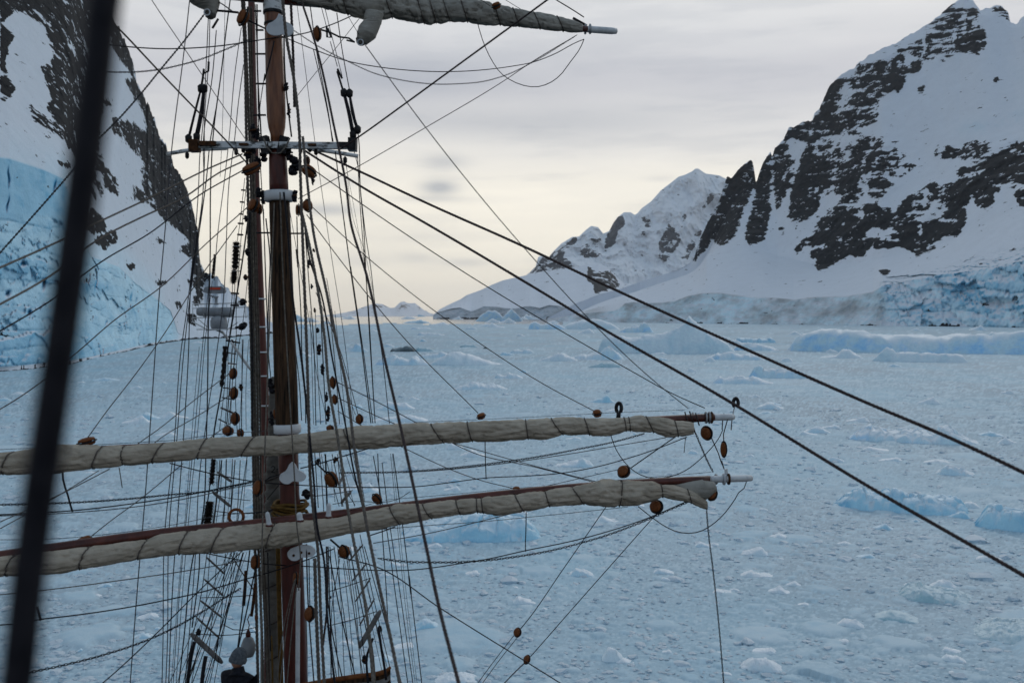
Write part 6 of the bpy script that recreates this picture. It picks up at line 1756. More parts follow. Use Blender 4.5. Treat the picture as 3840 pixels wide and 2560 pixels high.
rope('black stirrup hanging from the lowest sail to its foot rope', T('K', [(1045, 398), (1043, 520), (1040, 600), (1040, 668)]), 15.1, 15.1, .0085, 'tarred', 'stirrup', 'foot rope')
rope('thin brown line under the lowest sail, upper of two', [('K', -10, 522), ('K', 350, 492), ('K', 700, 468), ('K', 1250, 415), ('K', 1740, 364)], 14, 15.6, .0045, 'brown_rope')
rope('thin brown line under the lowest sail, lower of two', [('K', 0, 612), ('K', 400, 540), ('K', 700, 470), ('K', 950, 408)], 13.9, 14.9, .0062, 'brown_rope')
rope('short black line under the lowest sail by the mast', T('K', [(-20, 558), (60, 532), (150, 498)]), 13.9, 14.1, .009, 'tarred')
rope('left diagonal rope falling from the lowest sail to the upper small block', T('K', [(1600, 350), (1300, 785), (1020, 1180), (990, 1215)]), 15.6, 15.2, .0070, 'tarred')
rope('upper of the twin brown falls below the upper small block', T('K', [(962, 1240), (830, 1410), (690, 1600)]), 15.2, 14.9, .0055, 'brown_rope')
rope('lower of the twin brown falls below the upper small block', T('K', [(988, 1250), (850, 1425), (715, 1610)]), 15.2, 14.9, .0055, 'brown_rope')
rope('right diagonal rope falling from the round block to the lower small block', [('E', 1045, 1165), ('K', 1750, 620), ('K', 1400, 1015), ('K', 1075, 1385)], 15.9, 15.2, .0070, 'tarred')
rope('brown fall running off the bottom edge below the lower small block', T('K', [(1035, 1428), (960, 1500), (865, 1600)]), 15.2, 15.0, .0085, 'brown_rope')
rope('black stay crossing the brash from the mast to the bottom edge', [('D', 1500, 505), ('D', 1840, 600), ('K', 50, 785), ('K', 450, 1050), ('K', 1030, 1412), ('K', 1300, 1580)], 13.6, 13.9, .0080, 'tarred', 'stay')
chain('chain hanging straight down from the end of the lowest sail', [('E', 1455, 1148), ('E', 1470, 1330), ('W', 45, 900), ('W', 78, 1200), ('W', 112, 1600)], 16.2, 16.2, .036, .0056)
rope('tail of rope hanging from the upper lower sail near its end', T('E', [(1278, 540), (1278, 580), (1268, 620), (1266, 665)]), 16.1, 16.1, .006, 'brown_rope', 'rope_tail')

# heavy running ropes in front of the mast, coming toward the camera
rope('thick brown rope sweeping down right of the mast to the bottom edge', [('A', 1195, 30), ('A', 1300, 350), ('A', 1470, 1100), ('A', 1565, 1568), ('B', 1600, 400), ('B', 1740, 870), ('B', 1890, 1568), ('C', 2016, 650), ('K', 350, 580), ('K', 450, 1050), ('K', 590, 1590)], 13.2, 7.0, .0135, 'brown_rope', 'halyard', sides=8)
rope('pale thick rope dropping close beside the mast on the right', [('A', 1030, -10), ('A', 1060, 300), ('A', 1130, 700), ('A', 1170, 1100), ('B', 1180, 20), ('B', 1200, 600), ('C', 1232, 0), ('C', 1250, 600), ('C', 1262, 1100), ('D', 1330, 500), ('D', 1350, 1000), ('D', 1385, 1650)], 13.2, 12.6, .019, 'tan', 'halyard', sides=8)
rope('pale rope bending outward beside the mast to the bottom right', [('A', 1200, 1150), ('A', 1235, 1500), ('B', 1290, 500), ('B', 1400, 1000), ('B', 1480, 1400), ('C', 1560, 300), ('C', 1640, 900), ('C', 1750, 1568), ('D', 1830, 700), ('D', 1960, 1300), ('D', 2030, 1650)], 13.1, 9.6, .0165, 'tan', 'halyard', sides=8)
rope('pale weathered rope from the mast band down across both sails', [('B', 1195, 340), ('B', 1255, 600), ('B', 1330, 1000), ('B', 1385, 1400), ('C', 1415, 300), ('C', 1500, 800), ('C', 1585, 1400), ('D', 1650, 500), ('D', 1730, 950), ('D', 1800, 1650)], 13.4, 11.5, .0175, 'pale', 'halyard', sides=8)
rope('thin pale rope down the middle of the mast front', [('B', 1008, 160), ('B', 1040, 1000), ('C', 1065, 0), ('C', 1100, 600), ('C', 1130, 1100), ('D', 1150, 250), ('D', 1180, 500), ('D', 1165, 790)], 13.4, 13.2, .0095, 'pale', 'halyard')
rope('pale rope down the left of the mast front', [('B', 960, 250), ('C', 905, 200), ('C', 880, 900), ('C', 860, 1568), ('D', 855, 600), ('D', 848, 1650)], 13.6, 12.6, .0100, 'pale', 'halyard')
rope('dark purple halyard down the right front of the mast', [('B', 1040, 160), ('B', 1075, 500), ('B', 1110, 1000), ('B', 1180, 1500), ('C', 1232, 500), ('C', 1290, 1100), ('C', 1330, 1568), ('D', 1372, 500), ('D', 1405, 1000), ('D', 1478, 1650)], 13.4, 12.2, .0135, 'tarred', 'halyard', sides=8)
rope('black shroud slanting from the mast down past the right sail top', [('B', 1210, 400), ('B', 1265, 750), ('B', 1345, 980), ('B', 1450, 1568), ('C', 1560, 665), ('C', 1640, 1100), ('C', 1700, 1330), ('D', 1745, 300), ('D', 1850, 800), ('D', 1990, 1450), ('D', 2020, 1650)], 14.2, 12.5, .0125, 'tarred', 'shroud')
rope('dark brown rope just left of the white pole at the mast foot', [('D', 1230, 400), ('D', 1240, 800), ('D', 1300, 1650)], 13.5, 13.3, .010, 'brown_rope', 'halyard')

# shrouds and backstays right of the mast
RS = 'shrouds and backstays right of the mast'
for lb, its, d0, d1, r, mt in [
    ('thin grey backstay, innermost right of the mast', [('A', 1150, 30), ('A', 1210, 500), ('A', 1300, 1180), ('N', 75, 520), ('N', 130, 950), ('N', 222, 1568), ('Q', 300, 600), ('Q', 395, 1400)], 14.6, 14.4, .0045, 'wire'),
    ('left strand of the twin dark backstays above the right spreader arm', [('A', 1255, 0), ('A', 1310, 400), ('A', 1430, 1050), ('A', 1448, 1190)], 14.4, 14.2, .0080, 'tarred'),
    ('right strand of the twin dark backstays above the right spreader arm', [('A', 1290, 420), ('A', 1400, 900), ('A', 1455, 1190)], 14.5, 14.2, .0070, 'tarred'),
    ('dark shroud passing the right spreader end', [('A', 1485, 110), ('A', 1530, 420), ('A', 1600, 800), ('A', 1668, 1160), ('N', 400, 600), ('N', 450, 900), ('N', 480, 1250), ('Q', 500, 200), ('Q', 575, 1425)], 14.6, 14.6, .0075, 'tarred'),
    ('thin shroud from the upper sail to the knotty end on the right', [('A', 1355, 60), ('A', 1400, 230)], 14.4, 14.2, .0055, 'wire'),
    ('thin line left of the knotty shroud end on the right', [('A', 1430, 350), ('A', 1490, 560)], 14.2, 14.1, .0060, 'wire'),
    ('second thin line by the knotty shroud end on the right', [('A', 1385, 70), ('A', 1450, 330), ('A', 1530, 640)], 14.3, 14.1, .0055, 'wire'),
    ('dark shroud under the right spreader arm, thick upper part', [('N', 240, 600), ('N', 290, 1000), ('N', 365, 1568), ('Q', 385, 200), ('Q', 450, 700), ('Q', 540, 1425)], 14.3, 14.3, .0085, 'tarred'),
    ('dark shroud close beside the thick one under the right spreader arm', [('N', 370, 1568), ('Q', 372, 150), ('Q', 410, 380), ('Q', 480, 850), ('Q', 556, 1425)], 14.5, 14.5, .0070, 'tarred'),
    ('thin shroud from the right spreader end down to the sail', [('N', 398, 600), ('N', 430, 720), ('N', 455, 950), ('N', 500, 1330), ('N', 537, 1568), ('Q', 570, 400), ('Q', 640, 900), ('Q', 696, 1430)], 14.6, 14.6, .0065, 'wire'),
    ('thin shroud just inside the right spreader end', [('N', 428, 640), ('N', 440, 900), ('N', 490, 1568), ('Q', 515, 400), ('Q', 545, 900), ('Q', 575, 1425)], 14.6, 14.6, .0065, 'tarred'),
    ('thin pale wire crossing behind the brown rope right of the mast', [('N', 330, 680), ('N', 400, 1200), ('N', 480, 1420), ('Q', 560, 330)], 14.8, 14.8, .0030, 'wire'),
    ('thin wire under the hanging shackle right of the mast', [('N', 325, 690), ('N', 375, 950), ('N', 440, 1300), ('Q', 530, 300)], 14.9, 14.9, .0028, 'wire'),
    ('grey halyard ending at the round block on the sail top', [('B', 1310, 1000), ('C', 1520, 50), ('C', 1600, 330), ('C', 1665, 575)], 14.4, 14.3, .0055, 'brown_rope'),
    ('thin halyard left of the round block on the sail top', [('B', 1400, 880), ('C', 1500, 0), ('C', 1590, 420), ('C', 1640, 570)], 14.5, 14.3, .0045, 'wire'),
    ('thin dark line from the white mast band down to the sail at right', [('B', 1090, 310), ('B', 1140, 600), ('B', 1280, 1400), ('C', 1320, 250), ('C', 1390, 560)], 14.6, 14.4, .0045, 'wire'),
    ('first dark shroud below the lowest sail at right', [('K', 30, 0), ('K', 38, 200), ('K', 60, 520), ('K', 95, 1060), ('K', 100, 1200)], 14.5, 14.3, .0075, 'tarred'),
    ('second dark shroud below the lowest sail at right', [('Q', 560, 1700), ('C', 1740, 1000), ('K', 90, 510), ('K', 150, 950), ('K', 240, 1600)], 14.5, 14.0, .0070, 'tarred'),
    ('third shroud below the lowest sail at right', [('K', 60, 60), ('K', 115, 500), ('K', 190, 1000), ('K', 275, 1600)], 14.5, 14.0, .0065, 'brown_rope'),
    ('fourth thin shroud below the lowest sail at right', [('K', 118, 0), ('K', 165, 500), ('K', 215, 1000), ('K', 290, 1600)], 14.6, 14.2, .0036, 'wire'),
    ('fifth thin shroud below the lowest sail at right', [('K', 130, 0), ('K', 178, 500), ('K', 230, 1000), ('K', 303, 1600)], 14.6, 14.2, .0032, 'wire'),
    ('outermost black shroud with a thickened splice below the lowest sail at right', [('K', 135, 0), ('K', 160, 180), ('K', 200, 490), ('K', 245, 850), ('K', 290, 1220), ('K', 335, 1600)], 14.5, 13.9, .0075, 'tarred')]:
    rope(lb, its, d0, d1, r, mt, 'shroud', group=RS)
rope('thick black splice on the outermost shroud at lower right of the mast', T('K', [(243, 835), (250, 900), (258, 960)]), 14.15, 14.1, .013, 'tarred', 'splice', 'shroud')

# shrouds and backstays left of the mast
LS = 'shrouds and backstays left of the mast'
for lb, its, d0, d1, r, mt in [
    ('long backstay passing the left spreader tip, outermost at left', [('F', 803, -60), ('F', 775, 200), ('F', 720, 640), ('F', 695, 950), ('F', 668, 1250), ('M', 780, 0), ('M', 735, 640), ('M', 700, 1050), ('M', 655, 1640)], 13.8, 12.8, .0070, 'wire'),
    ('outer strand of the paired wires left of the left lanyards', [('R', 1245, 165), ('R', 1225, 600), ('R', 1180, 1400), ('A', 335, 1300), ('B', 325, 100), ('B', 225, 1150), ('C', 175, 50), ('C', 120, 800), ('C', 40, 1568), ('D', 25, 1250), ('D', 15, 1650)], 14.2, 13.6, .0065, 'wire'),
    ('inner strand of the paired wires left of the left lanyards', [('R', 1262, 165), ('R', 1250, 600), ('R', 1200, 1400), ('A', 375, 1300), ('B', 350, 300), ('B', 245, 1100), ('C', 200, 50), ('C', 140, 800), ('C', 75, 1568), ('D', 62, 1250), ('D', 45, 1650)], 14.2, 13.6, .0065, 'wire'),
    ('dark stay dropping from the left knotted shroud end to the bottom', [('R', 1330, 330), ('R', 1290, 800), ('R', 1190, 1540), ('B', 368, 20), ('B', 255, 1000), ('C', 240, 50), ('C', 205, 650), ('C', 165, 1200), ('D', 110, 700), ('D', 70, 1650)], 14.2, 13.6, .0070, 'tarred'),
    ('dark shroud from the top edge left of the halyard bundle', [('R', 1480, 0), ('R', 1430, 380), ('R', 1400, 650), ('R', 1290, 1540), ('B', 428, 20), ('B', 420, 800), ('B', 405, 1300), ('C', 403, 100), ('C', 388, 800), ('C', 345, 1500), ('D', 285, 480), ('D', 200, 1200), ('D', 150, 1650)], 14.4, 13.6, .0090, 'tarred'),
    ('paired thinner shroud from the top edge left of the halyard bundle', [('R', 1410, 560), ('R', 1340, 1100), ('R', 1262, 1540), ('B', 392, 30), ('B', 340, 420), ('B', 262, 900)], 14.4, 14.2, .0080, 'tarred'),
    ('single grey stay left of the halyard bundle high up', [('R', 1600, 300), ('R', 1530, 800), ('R', 1465, 1530), ('B', 545, 30), ('B', 480, 560), ('B', 455, 900)], 14.6, 14.5, .0060, 'wire'),
    ('thin grey stay nearest the halyard bundle high up', [('R', 1625, 700), ('R', 1570, 1100), ('R', 1525, 1530), ('B', 584, 40), ('B', 556, 600), ('B', 538, 1000), ('B', 480, 1480), ('C', 400, 560), ('C', 330, 1100), ('D', 300, 450), ('D', 205, 1650)], 14.6, 13.7, .0065, 'wire'),
    ('thin upright wire between the shrouds high at left', [('R', 1425, 0), ('R', 1415, 500), ('R', 1390, 1530), ('B', 505, 30)], 14.8, 14.8, .0036, 'wire'),
    ('third wire of the left fan over the brash', [('B', 415, 900), ('C', 352, 50), ('C', 300, 620), ('C', 235, 1300), ('D', 165, 800), ('D', 105, 1650)], 14.4, 13.7, .0050, 'wire'),
    ('fourth wire of the left fan over the brash', [('B', 440, 900), ('C', 375, 0), ('C', 325, 620), ('C', 250, 1350), ('D', 190, 800), ('D', 130, 1650)], 14.4, 13.7, .0045, 'wire'),
    ('thin wire right of the dark stay over the brash', [('C', 330, 0), ('C', 275, 640), ('C', 215, 1400), ('D', 150, 850), ('D', 90, 1650)], 14.4, 13.7, .0036, 'wire'),
    ('black outer edge shroud of the left ratlines', [('B', 742, 370), ('B', 690, 750), ('B', 640, 1050), ('B', 590, 1350), ('C', 510, 400), ('C', 450, 760), ('C', 440, 940)], 14.2, 14.1, .0110, 'tarred'),
    ('dark shroud below the upper lower sail behind the shaggy sleeves', [('C', 440, 940), ('C', 400, 1300), ('C', 340, 1568), ('D', 330, 600), ('D', 270, 1100)], 14.1, 13.9, .0090, 'tarred'),
    ('dark line crossing the radar from top to bottom', [('C', 600, -60), ('C', 640, 10), ('C', 700, 100), ('C', 760, 190)], 16, 14.4, .0080, 'tarred'),
    ('thin dark stay left of the mast foot', [('C', 735, 900), ('C', 640, 1568), ('D', 590, 700), ('D', 470, 1300)], 14.3, 13.9, .0060, 'tarred'),
    ('black line from the lowest sail down to the grey hat', [('D', 755, 450), ('D', 700, 900), ('D', 650, 1300)], 13.7, 13.4, .0100, 'tarred'),
    ('black rope beside the mast foot going down left', [('D', 800, 610), ('D', 720, 1000), ('D', 655, 1280)], 13.6, 13.3, .0100, 'tarred')]:
    rope(lb, its, d0, d1, r, mt, 'shroud', group=LS)

# grey halyards bundled along the left of the mast
HB = 'halyards bundled beside the mast'
for i, (its, r, mt, d) in enumerate([
    ([('A', 690, -20), ('A', 712, 400), ('A', 725, 1100), ('B', 740, 200), ('B', 745, 600), ('B', 765, 1400), ('C', 772, 300), ('C', 785, 1000), ('D', 800, 500), ('D', 825, 1650)], .020, 'tan', 14.2), ([('A', 705, -20), ('A', 735, 700), ('B', 765, 100), ('B', 775, 700), ('C', 795, 300), ('C', 810, 1200), ('D', 850, 1000), ('D', 870, 1650)], .019, 'pale', 14.25),
    ([('A', 740, 60), ('A', 760, 700), ('B', 785, 100), ('B', 800, 900), ('C', 818, 300), ('C', 830, 1200), ('D', 880, 1000), ('D', 905, 1650)], .018, 'pale', 14.3), ([('A', 765, 60), ('A', 775, 700), ('B', 800, 300), ('B', 822, 1100), ('C', 840, 400), ('C', 850, 1200), ('D', 900, 1100), ('D', 925, 1650)], .015, 'tan', 14.35),
    ([('B', 755, 320), ('B', 752, 620), ('B', 762, 1000), ('B', 775, 1500), ('C', 770, 100), ('C', 775, 700)], .018, 'iron', 14.1), ([('A', 800, 40), ('A', 818, 500), ('A', 830, 1100), ('B', 875, 500), ('B', 893, 1000), ('C', 915, 100), ('C', 935, 300)], .007, 'tarred', 14.0),
    ([('A', 815, 40), ('A', 820, 600), ('A', 850, 1150)], .011, 'iron', 14.1), ([('A', 880, 620), ('A', 840, 900), ('A', 820, 1150)], .006, 'tarred', 14.0), ([('B', 870, 300), ('B', 880, 700), ('B', 900, 1200), ('C', 920, 0)], .006, 'tarred', 14.0), ([('B', 890, 380), ('B', 925, 740), ('B', 915, 1000), ('B', 905, 1300), ('C', 905, 300)], .010, 'wire', 13.9),
    ([('A', 1100, 30), ('A', 1120, 500), ('A', 1130, 900)], .018, 'brown_rope', 14.1), ([('A', 1040, 20), ('A', 1055, 700), ('A', 1075, 900), ('A', 1105, 1150)], .012, 'iron', 14.1), ([('B', 1150, 360), ('B', 1158, 700), ('B', 1185, 1200), ('C', 1195, 100), ('C', 1215, 300), ('C', 1225, 640)], .008, 'tarred', 14.1),
    ([('C', 1140, 40), ('C', 1170, 300), ('C', 1190, 620)], .007, 'tarred', 14.1), ([('B', 1215, 450), ('B', 1250, 900), ('B', 1290, 1400), ('C', 1300, 100), ('C', 1310, 660)], .007, 'tarred', 14.1), ([('C', 1300, 890), ('C', 1330, 1350)], .007, 'tarred', 14.0), ([('D', 1300, 520), ('D', 1310, 900), ('D', 1340, 1650)], .022, 'tan', 13.2),
    ([('D', 1385, 620), ('D', 1440, 1100), ('D', 1560, 1650)], .009, 'tarred', 13.8), ([('D', 1425, 500), ('D', 1480, 800), ('D', 1650, 1560)], .009, 'tarred', 14.0), ([('D', 1510, 520), ('D', 1440, 1000), ('D', 1440, 1200), ('D', 1490, 1560)], .006, 'brown_rope', 13.8), ([('D', 1400, 420), ('D', 1405, 900), ('D', 1370, 1250)], .013, 'brown_rope', 13.6),
    ([('D', 1140, 690), ('D', 1080, 1000), ('D', 1000, 1650)], .008, 'pale', 13.4), ([('D', 1150, 740), ('D', 1110, 1100), ('D', 1060, 1650)], .008, 'pale', 13.4), ([('D', 1130, 700), ('D', 1040, 1100), ('D', 970, 1650)], .007, 'pale', 13.4), ([('D', 905, 470), ('D', 920, 1000), ('D', 930, 1300)], .010, 'iron', 13.7), ([('C', 1340, 890), ('C', 1420, 1560), ('D', 1440, 200)], .006, 'brown_rope', 14.3)]):
    rope('grey or dark halyard in the tight bundle %s the mast' % ('left of' if its[0][1] < (930 if its[0][0] in 'ACD' else 950) else 'right of'), its, d, d - .1, r, mt, 'halyard', group=HB)
# short knotted tangles on the bundle
KT = 'dark knots and fittings on the rigging beside the mast'
for i, (rg, x, y, w, h_) in enumerate([('A', 780, 1100, 60, 110), ('A', 820, 1130, 40, 90), ('A', 1060, 735, 40, 70), ('A', 1085, 930, 30, 120), ('A', 1085, 1290, 60, 120), ('A', 865, 1300, 55, 110), ('A', 740, 1290, 60, 70), ('A', 820, 1380, 60, 130), ('A', 1130, 1400, 80, 140), ('A', 1285, 1500, 34, 110), ('B', 830, 160, 60, 60), ('B', 870, 200, 40, 110), ('B', 1130, 190, 44, 100), ('B', 720, 380, 36, 50), ('B', 735, 660, 40, 60), ('B', 722, 872, 44, 40), ('B', 700, 1078, 56, 40), ('B', 690, 1285, 60, 40),
                                       ('B', 1290, 645, 20, 26), ('B', 1275, 950, 22, 40), ('B', 1250, 760, 26, 80), ('B', 1300, 1150, 20, 36), ('B', 1325, 1315, 26, 40), ('B', 1335, 1480, 36, 90), ('C', 1340, 30, 34, 70), ('C', 1365, 190, 34, 90), ('C', 1400, 420, 26, 80), ('C', 1410, 560, 40, 130), ('C', 930, 330, 60, 110), ('C', 935, 600, 40, 120), ('C', 680, 340, 34, 50), ('C', 1330, 960, 36, 30), ('C', 1225, 1240, 70, 60), ('C', 1475, 950, 36, 50), ('D', 1430, 850, 20, 24), ('D', 1845, 1120, 40, 70), ('D', 1720, 1370, 50, 60), ('D', 320, 1140, 40, 50)]):
    qx, qy = P(rg, x, y)
    zone = ['above the crosstrees', 'just under the crosstrees', 'beside the white mast band', 'level with the horizon', 'above the upper lower sail', 'between the lower yards', 'below the lowest sail'][sum(qy > z_ for z_ in (535, 690, 830, 1240, 1640, 1960))]
    t_ = thing('lashing_knot', 'dark %s close %s of the mast, %s' % ('shackle' if w < h_ * .6 else 'knot', 'left' if qx < mast_x(qy) else 'right', zone), 'knot', tuple(at(*P(rg, x, y), 13.95)), KT)
    s = REG[rg][2]
    rs_ = np.random.RandomState(i)
    wz, hz_ = w / s / F * 14 / 2, h_ / s / F * 14 / 2
    zz_ = np.linspace(-hz_, hz_, 12)
    q = np.stack([wz * .35 * rs_.normal(size=12), wz * .3 * rs_.normal(size=12), zz_], -1)
    rr_ = wz * (.35 + .55 * rs_.rand(12))
    rr_[[0, -1]] *= .35
    v, f = tube_np(spline(q, 30), np.interp(np.linspace(0, 11, 30), np.arange(12), rr_), 7)
    obj('core', mesh_np('core', v, f, MAT['tarred']), t_)
    a = np.linspace(0, 2 * np.pi * 1.4, 16)
    v, f = tube_np(np.stack([wz * .85 * np.cos(a), wz * .85 * np.sin(a), np.linspace(-.25, .3, 16) * hz_], -1), wz * .22 + .003, 6)
    obj('turns', mesh_np('turns', v, f, MAT['iron' if i % 3 else 'rust']), t_)

# ------------------------------------------------------------------ ratlines on the left shrouds
rat = thing('ratline_ladder', 'ladder of ratlines on the left shrouds with wooden and iron rungs', 'ratlines', tuple(at(*P('B', 660, 600), 14.6)))
o0 = np.array(rat.location)
edges = [[('B', 712, 40), ('B', 668, 440), ('B', 615, 800), ('B', 600, 1100), ('S', 1010, 820), ('S', 1000, 1300), ('C', 560, 300), ('C', 500, 700)], [('B', 728, 80), ('B', 690, 440), ('B', 655, 900), ('B', 640, 1150), ('S', 1130, 900), ('S', 1080, 1500), ('C', 605, 300), ('C', 585, 720)],
         [('B', 735, 900), ('B', 690, 1290), ('S', 1160, 1000), ('S', 1120, 1560), ('C', 660, 500), ('C', 650, 740)], [('B', 630, 930), ('B', 615, 1150), ('S', 1040, 900), ('S', 1020, 1560), ('C', 560, 420), ('C', 540, 740)]]
EP = [path(e, 14.7, 14.3) for e in edges]
for p in EP:
    v, f = tube_np(p - o0, .0052, 5)
    obj('shroud', mesh_np('shroud', v, f, MAT['tarred']), rat)
for (rg, a, b_, r, mt) in [('B', (682, 140), (716, 143), .013, 'iron'), ('B', (672, 240), (706, 243), .013, 'iron'), ('B', (664, 340), (700, 345), .013, 'iron'), ('B', (655, 420), (702, 423), .015, 'iron'), ('B', (650, 514), (698, 517), .015, 'iron'), ('B', (620, 612), (685, 612), .009, 'galv'), ('B', (640, 722), (685, 724), .012, 'iron'), ('B', (600, 820), (680, 822), .008, 'galv'), ('B', (600, 1005), (662, 1010), .016, 'iron'),
                            ('S', (1065, 335), (1150, 340), .014, 'iron'), ('S', (1060, 485), (1165, 490), .016, 'iron'), ('S', (1120, 770), (1260, 740), .020, 'iron'), ('S', (1000, 930), (1180, 960), .014, 'iron'), ('S', (1035, 1085), (1120, 1100), .012, 'galv'), ('S', (1030, 1215), (1090, 1225), .012, 'galv'), ('S', (1000, 1525), (1080, 1540), .012, 'galv'), ('C', (575, 50), (640, 60), .010, 'iron'), ('C', (570, 140), (640, 146), .009, 'iron'), ('C', (530, 345), (600, 350), .009, 'iron'), ('C', (520, 425), (600, 440), .009, 'iron'),
                            ('C', (510, 510), (615, 555), .016, 'greywood'), ('C', (490, 605), (560, 640), .010, 'iron')]:
    v, f = tube_np(np.array([at(*P(rg, *a), 14.55), at(*P(rg, *b_), 14.55)]) - o0, r, 6)
    obj('rung', mesh_np('rung', v, f, MAT[mt]), rat)


def batten(label, rg, a, b_, d, wpx, mat='greywood', group=None):
    p0, p1 = at(*P(rg, *a), d), at(*P(rg, *b_), d + .15)
    t_ = np.linspace(0, 1, 10)
    q = p0 + (p1 - p0) * t_[:, None]
    c = q.mean(0)
    r = rpx(wpx / REG[rg][2], d) * np.interp(t_, [0, .03, .1, .9, .97, 1], [.5, .9, 1, 1, .9, .5])
    v, f = tube_np(q - c, r, 10)
    return tag(obj('wooden_batten', mesh_np('wooden_batten', v, f, MAT[mat]), loc=c), label, 'batten', group)


G1 = 'wooden battens lashed across the lower shrouds'
for lb, rg, a, b_, w in [('topmost slanting grey batten on the left shrouds below the upper lower sail', 'C', (482, 1050), (602, 1132), 22), ('second slanting grey batten on the left shrouds, above the lowest yard', 'C', (440, 1215), (592, 1340), 26), ('first thin batten on the left shrouds below the lowest sail', 'D', (388, 508), (546, 655), 17), ('second thin batten on the left shrouds below the lowest sail', 'D', (366, 690), (532, 835), 16), ('third thin batten on the left shrouds below the lowest sail', 'D', (333, 868), (522, 1018), 17),
                         ('fourth thin batten on the left shrouds below the lowest sail', 'D', (303, 1012), (502, 1192), 17), ('thick pale batten at the bottom left beside the grey hat', 'D', (258, 1150), (524, 1398), 46), ('first thin batten on the right shrouds below the lowest sail', 'D', (1705, 405), (1588, 545), 16), ('second thin batten on the right shrouds below the lowest sail', 'D', (1738, 558), (1612, 715), 15), ('third thin batten on the right shrouds below the lowest sail', 'D', (1768, 688), (1640, 885), 15),
                         ('fourth thin batten on the right shrouds below the lowest sail', 'D', (1802, 858), (1676, 1085), 15), ('thick pale batten at the bottom right of the mast', 'D', (1852, 958), (1674, 1268), 46), ('slanting grey batten behind the rope above the lowest yard right of the mast', 'C', (1605, 1215), (1520, 1310), 26), ('slanting pale board from the radar post down to the mast', 'S', (1060, 945), (1310, 1300), 34), ('white slanting board high behind the right shrouds between the yards', 'C', (1540, 1080), (1500, 1160), 24)]:
    batten(lb, rg, a, b_, 13.9, w, 'white' if 'white' in lb or 'radar' in lb else 'greywood', G1)
# lines the battens hang on
for i, (its, r) in enumerate([([('D', 395, 480), ('D', 350, 800), ('D', 280, 1160), ('D', 180, 1650)], .006), ([('D', 420, 470), ('D', 385, 900), ('D', 330, 1200), ('D', 250, 1650)], .005), ([('D', 550, 480), ('D', 530, 800), ('D', 500, 1150), ('D', 400, 1650)], .006), ([('D', 480, 470), ('D', 450, 900), ('D', 410, 1300)], .005), ([('D', 1680, 320), ('D', 1760, 700), ('D', 1850, 1100), ('D', 1930, 1430)], .006), ([('D', 1600, 420), ('D', 1660, 900), ('D', 1720, 1350), ('D', 1770, 1650)], .006),
                              ([('D', 1570, 440), ('D', 1640, 900), ('D', 1700, 1650)], .005), ([('D', 1540, 560), ('D', 1600, 1100), ('D', 1640, 1650)], .005), ([('C', 480, 960), ('C', 470, 1300), ('C', 440, 1500)], .005), ([('C', 560, 940), ('C', 545, 1300), ('C', 520, 1480)], .005), ([('C', 610, 940), ('C', 600, 1250), ('C', 590, 1450)], .005), ([('C', 520, 950), ('C', 505, 1250), ('C', 470, 1480)], .005), ([('D', 650, 470), ('D', 560, 1000), ('D', 440, 1650)], .005), ([('D', 690, 640), ('D', 590, 880), ('D', 500, 1260)], .005),
                              ([('C', 1500, 960), ('C', 1560, 1200), ('C', 1640, 1330)], .005), ([('C', 1440, 960), ('C', 1470, 1300)], .004), ([('C', 1390, 900), ('C', 1405, 1380)], .012), ([('C', 1650, 870), ('C', 1720, 1300)], .004)]):
    rope('thin dark lower shroud carrying the wooden battens', its, 14.05, 13.95, r, 'tarred', 'shroud', group='thin lower shrouds carrying the battens')
for lb, its, r in [('thick dark lanyard at the bottom left under the pale batten', [('D', 290, 1220), ('D', 270, 1300), ('D', 245, 1450), ('D', 225, 1650)], .026), ('thick dark lanyard at the bottom just left of the grey hat', [('D', 385, 1340), ('D', 365, 1450), ('D', 345, 1650)], .028), ('dark rigging screw at the bottom right of the mast, outer', [('D', 1835, 1100), ('D', 1860, 1280), ('D', 1890, 1460), ('D', 1900, 1540)], .018), ('dark rigging screw at the bottom right of the mast, inner', [('D', 1790, 1190), ('D', 1735, 1360), ('D', 1740, 1480), ('D', 1755, 1650)], .016),
                   ('pale rope falling beside the dark rigging screws at lower right', [('D', 1760, 1150), ('D', 1790, 1350), ('D', 1810, 1650)], .015)]:
    rope(lb, its, 13.7, 13.6, r, 'pale' if 'pale rope' in lb else 'tarred', 'lanyard', 'lanyard', sides=8)
rs_ = np.random.RandomState(3)
for (x0a, x0b, y0, x1a, x1b, y1, rg, n_, side) in [(560, 740, 470, 40, 420, 1650, 'D', 9, 'left'), (1390, 1720, 420, 1440, 2050, 1650, 'D', 11, 'right'), (470, 740, 950, 420, 690, 1520, 'C', 7, 'left'), (1320, 1640, 900, 1400, 1760, 1340, 'C', 7, 'right'), (600, 760, -60, 540, 745, 700, 'C', 5, 'left'), (1240, 1500, -300, 1290, 1640, 650, 'C', 5, 'right')]:
    for k in range(n_):
        u = (k + rs_.uniform(.1, .9)) / n_
        xa, xb = x0a + (x0b - x0a) * u, x1a + (x1b - x1a) * np.clip(u + rs_.normal(0, .10), 0, 1)
        dd = rs_.uniform(13.9, 14.9)
        rope('thin line in the rigging tangle %s of the mast, %s' % (side, 'below the lowest sail' if rg == 'D' else 'between the lower yards' if y0 > 800 else 'above the upper lower sail'), [(rg, xa, y0), (rg, (xa + xb) / 2 + rs_.normal(0, 4), (y0 + y1) / 2), (rg, xb, y1)], dd, dd - .2, rs_.choice([.004, .005, .0065, .008]), rs_.choice(['tarred', 'tarred', 'brown_rope', 'tan']), 'shroud', group='thin lines in the tangle of lower rigging')
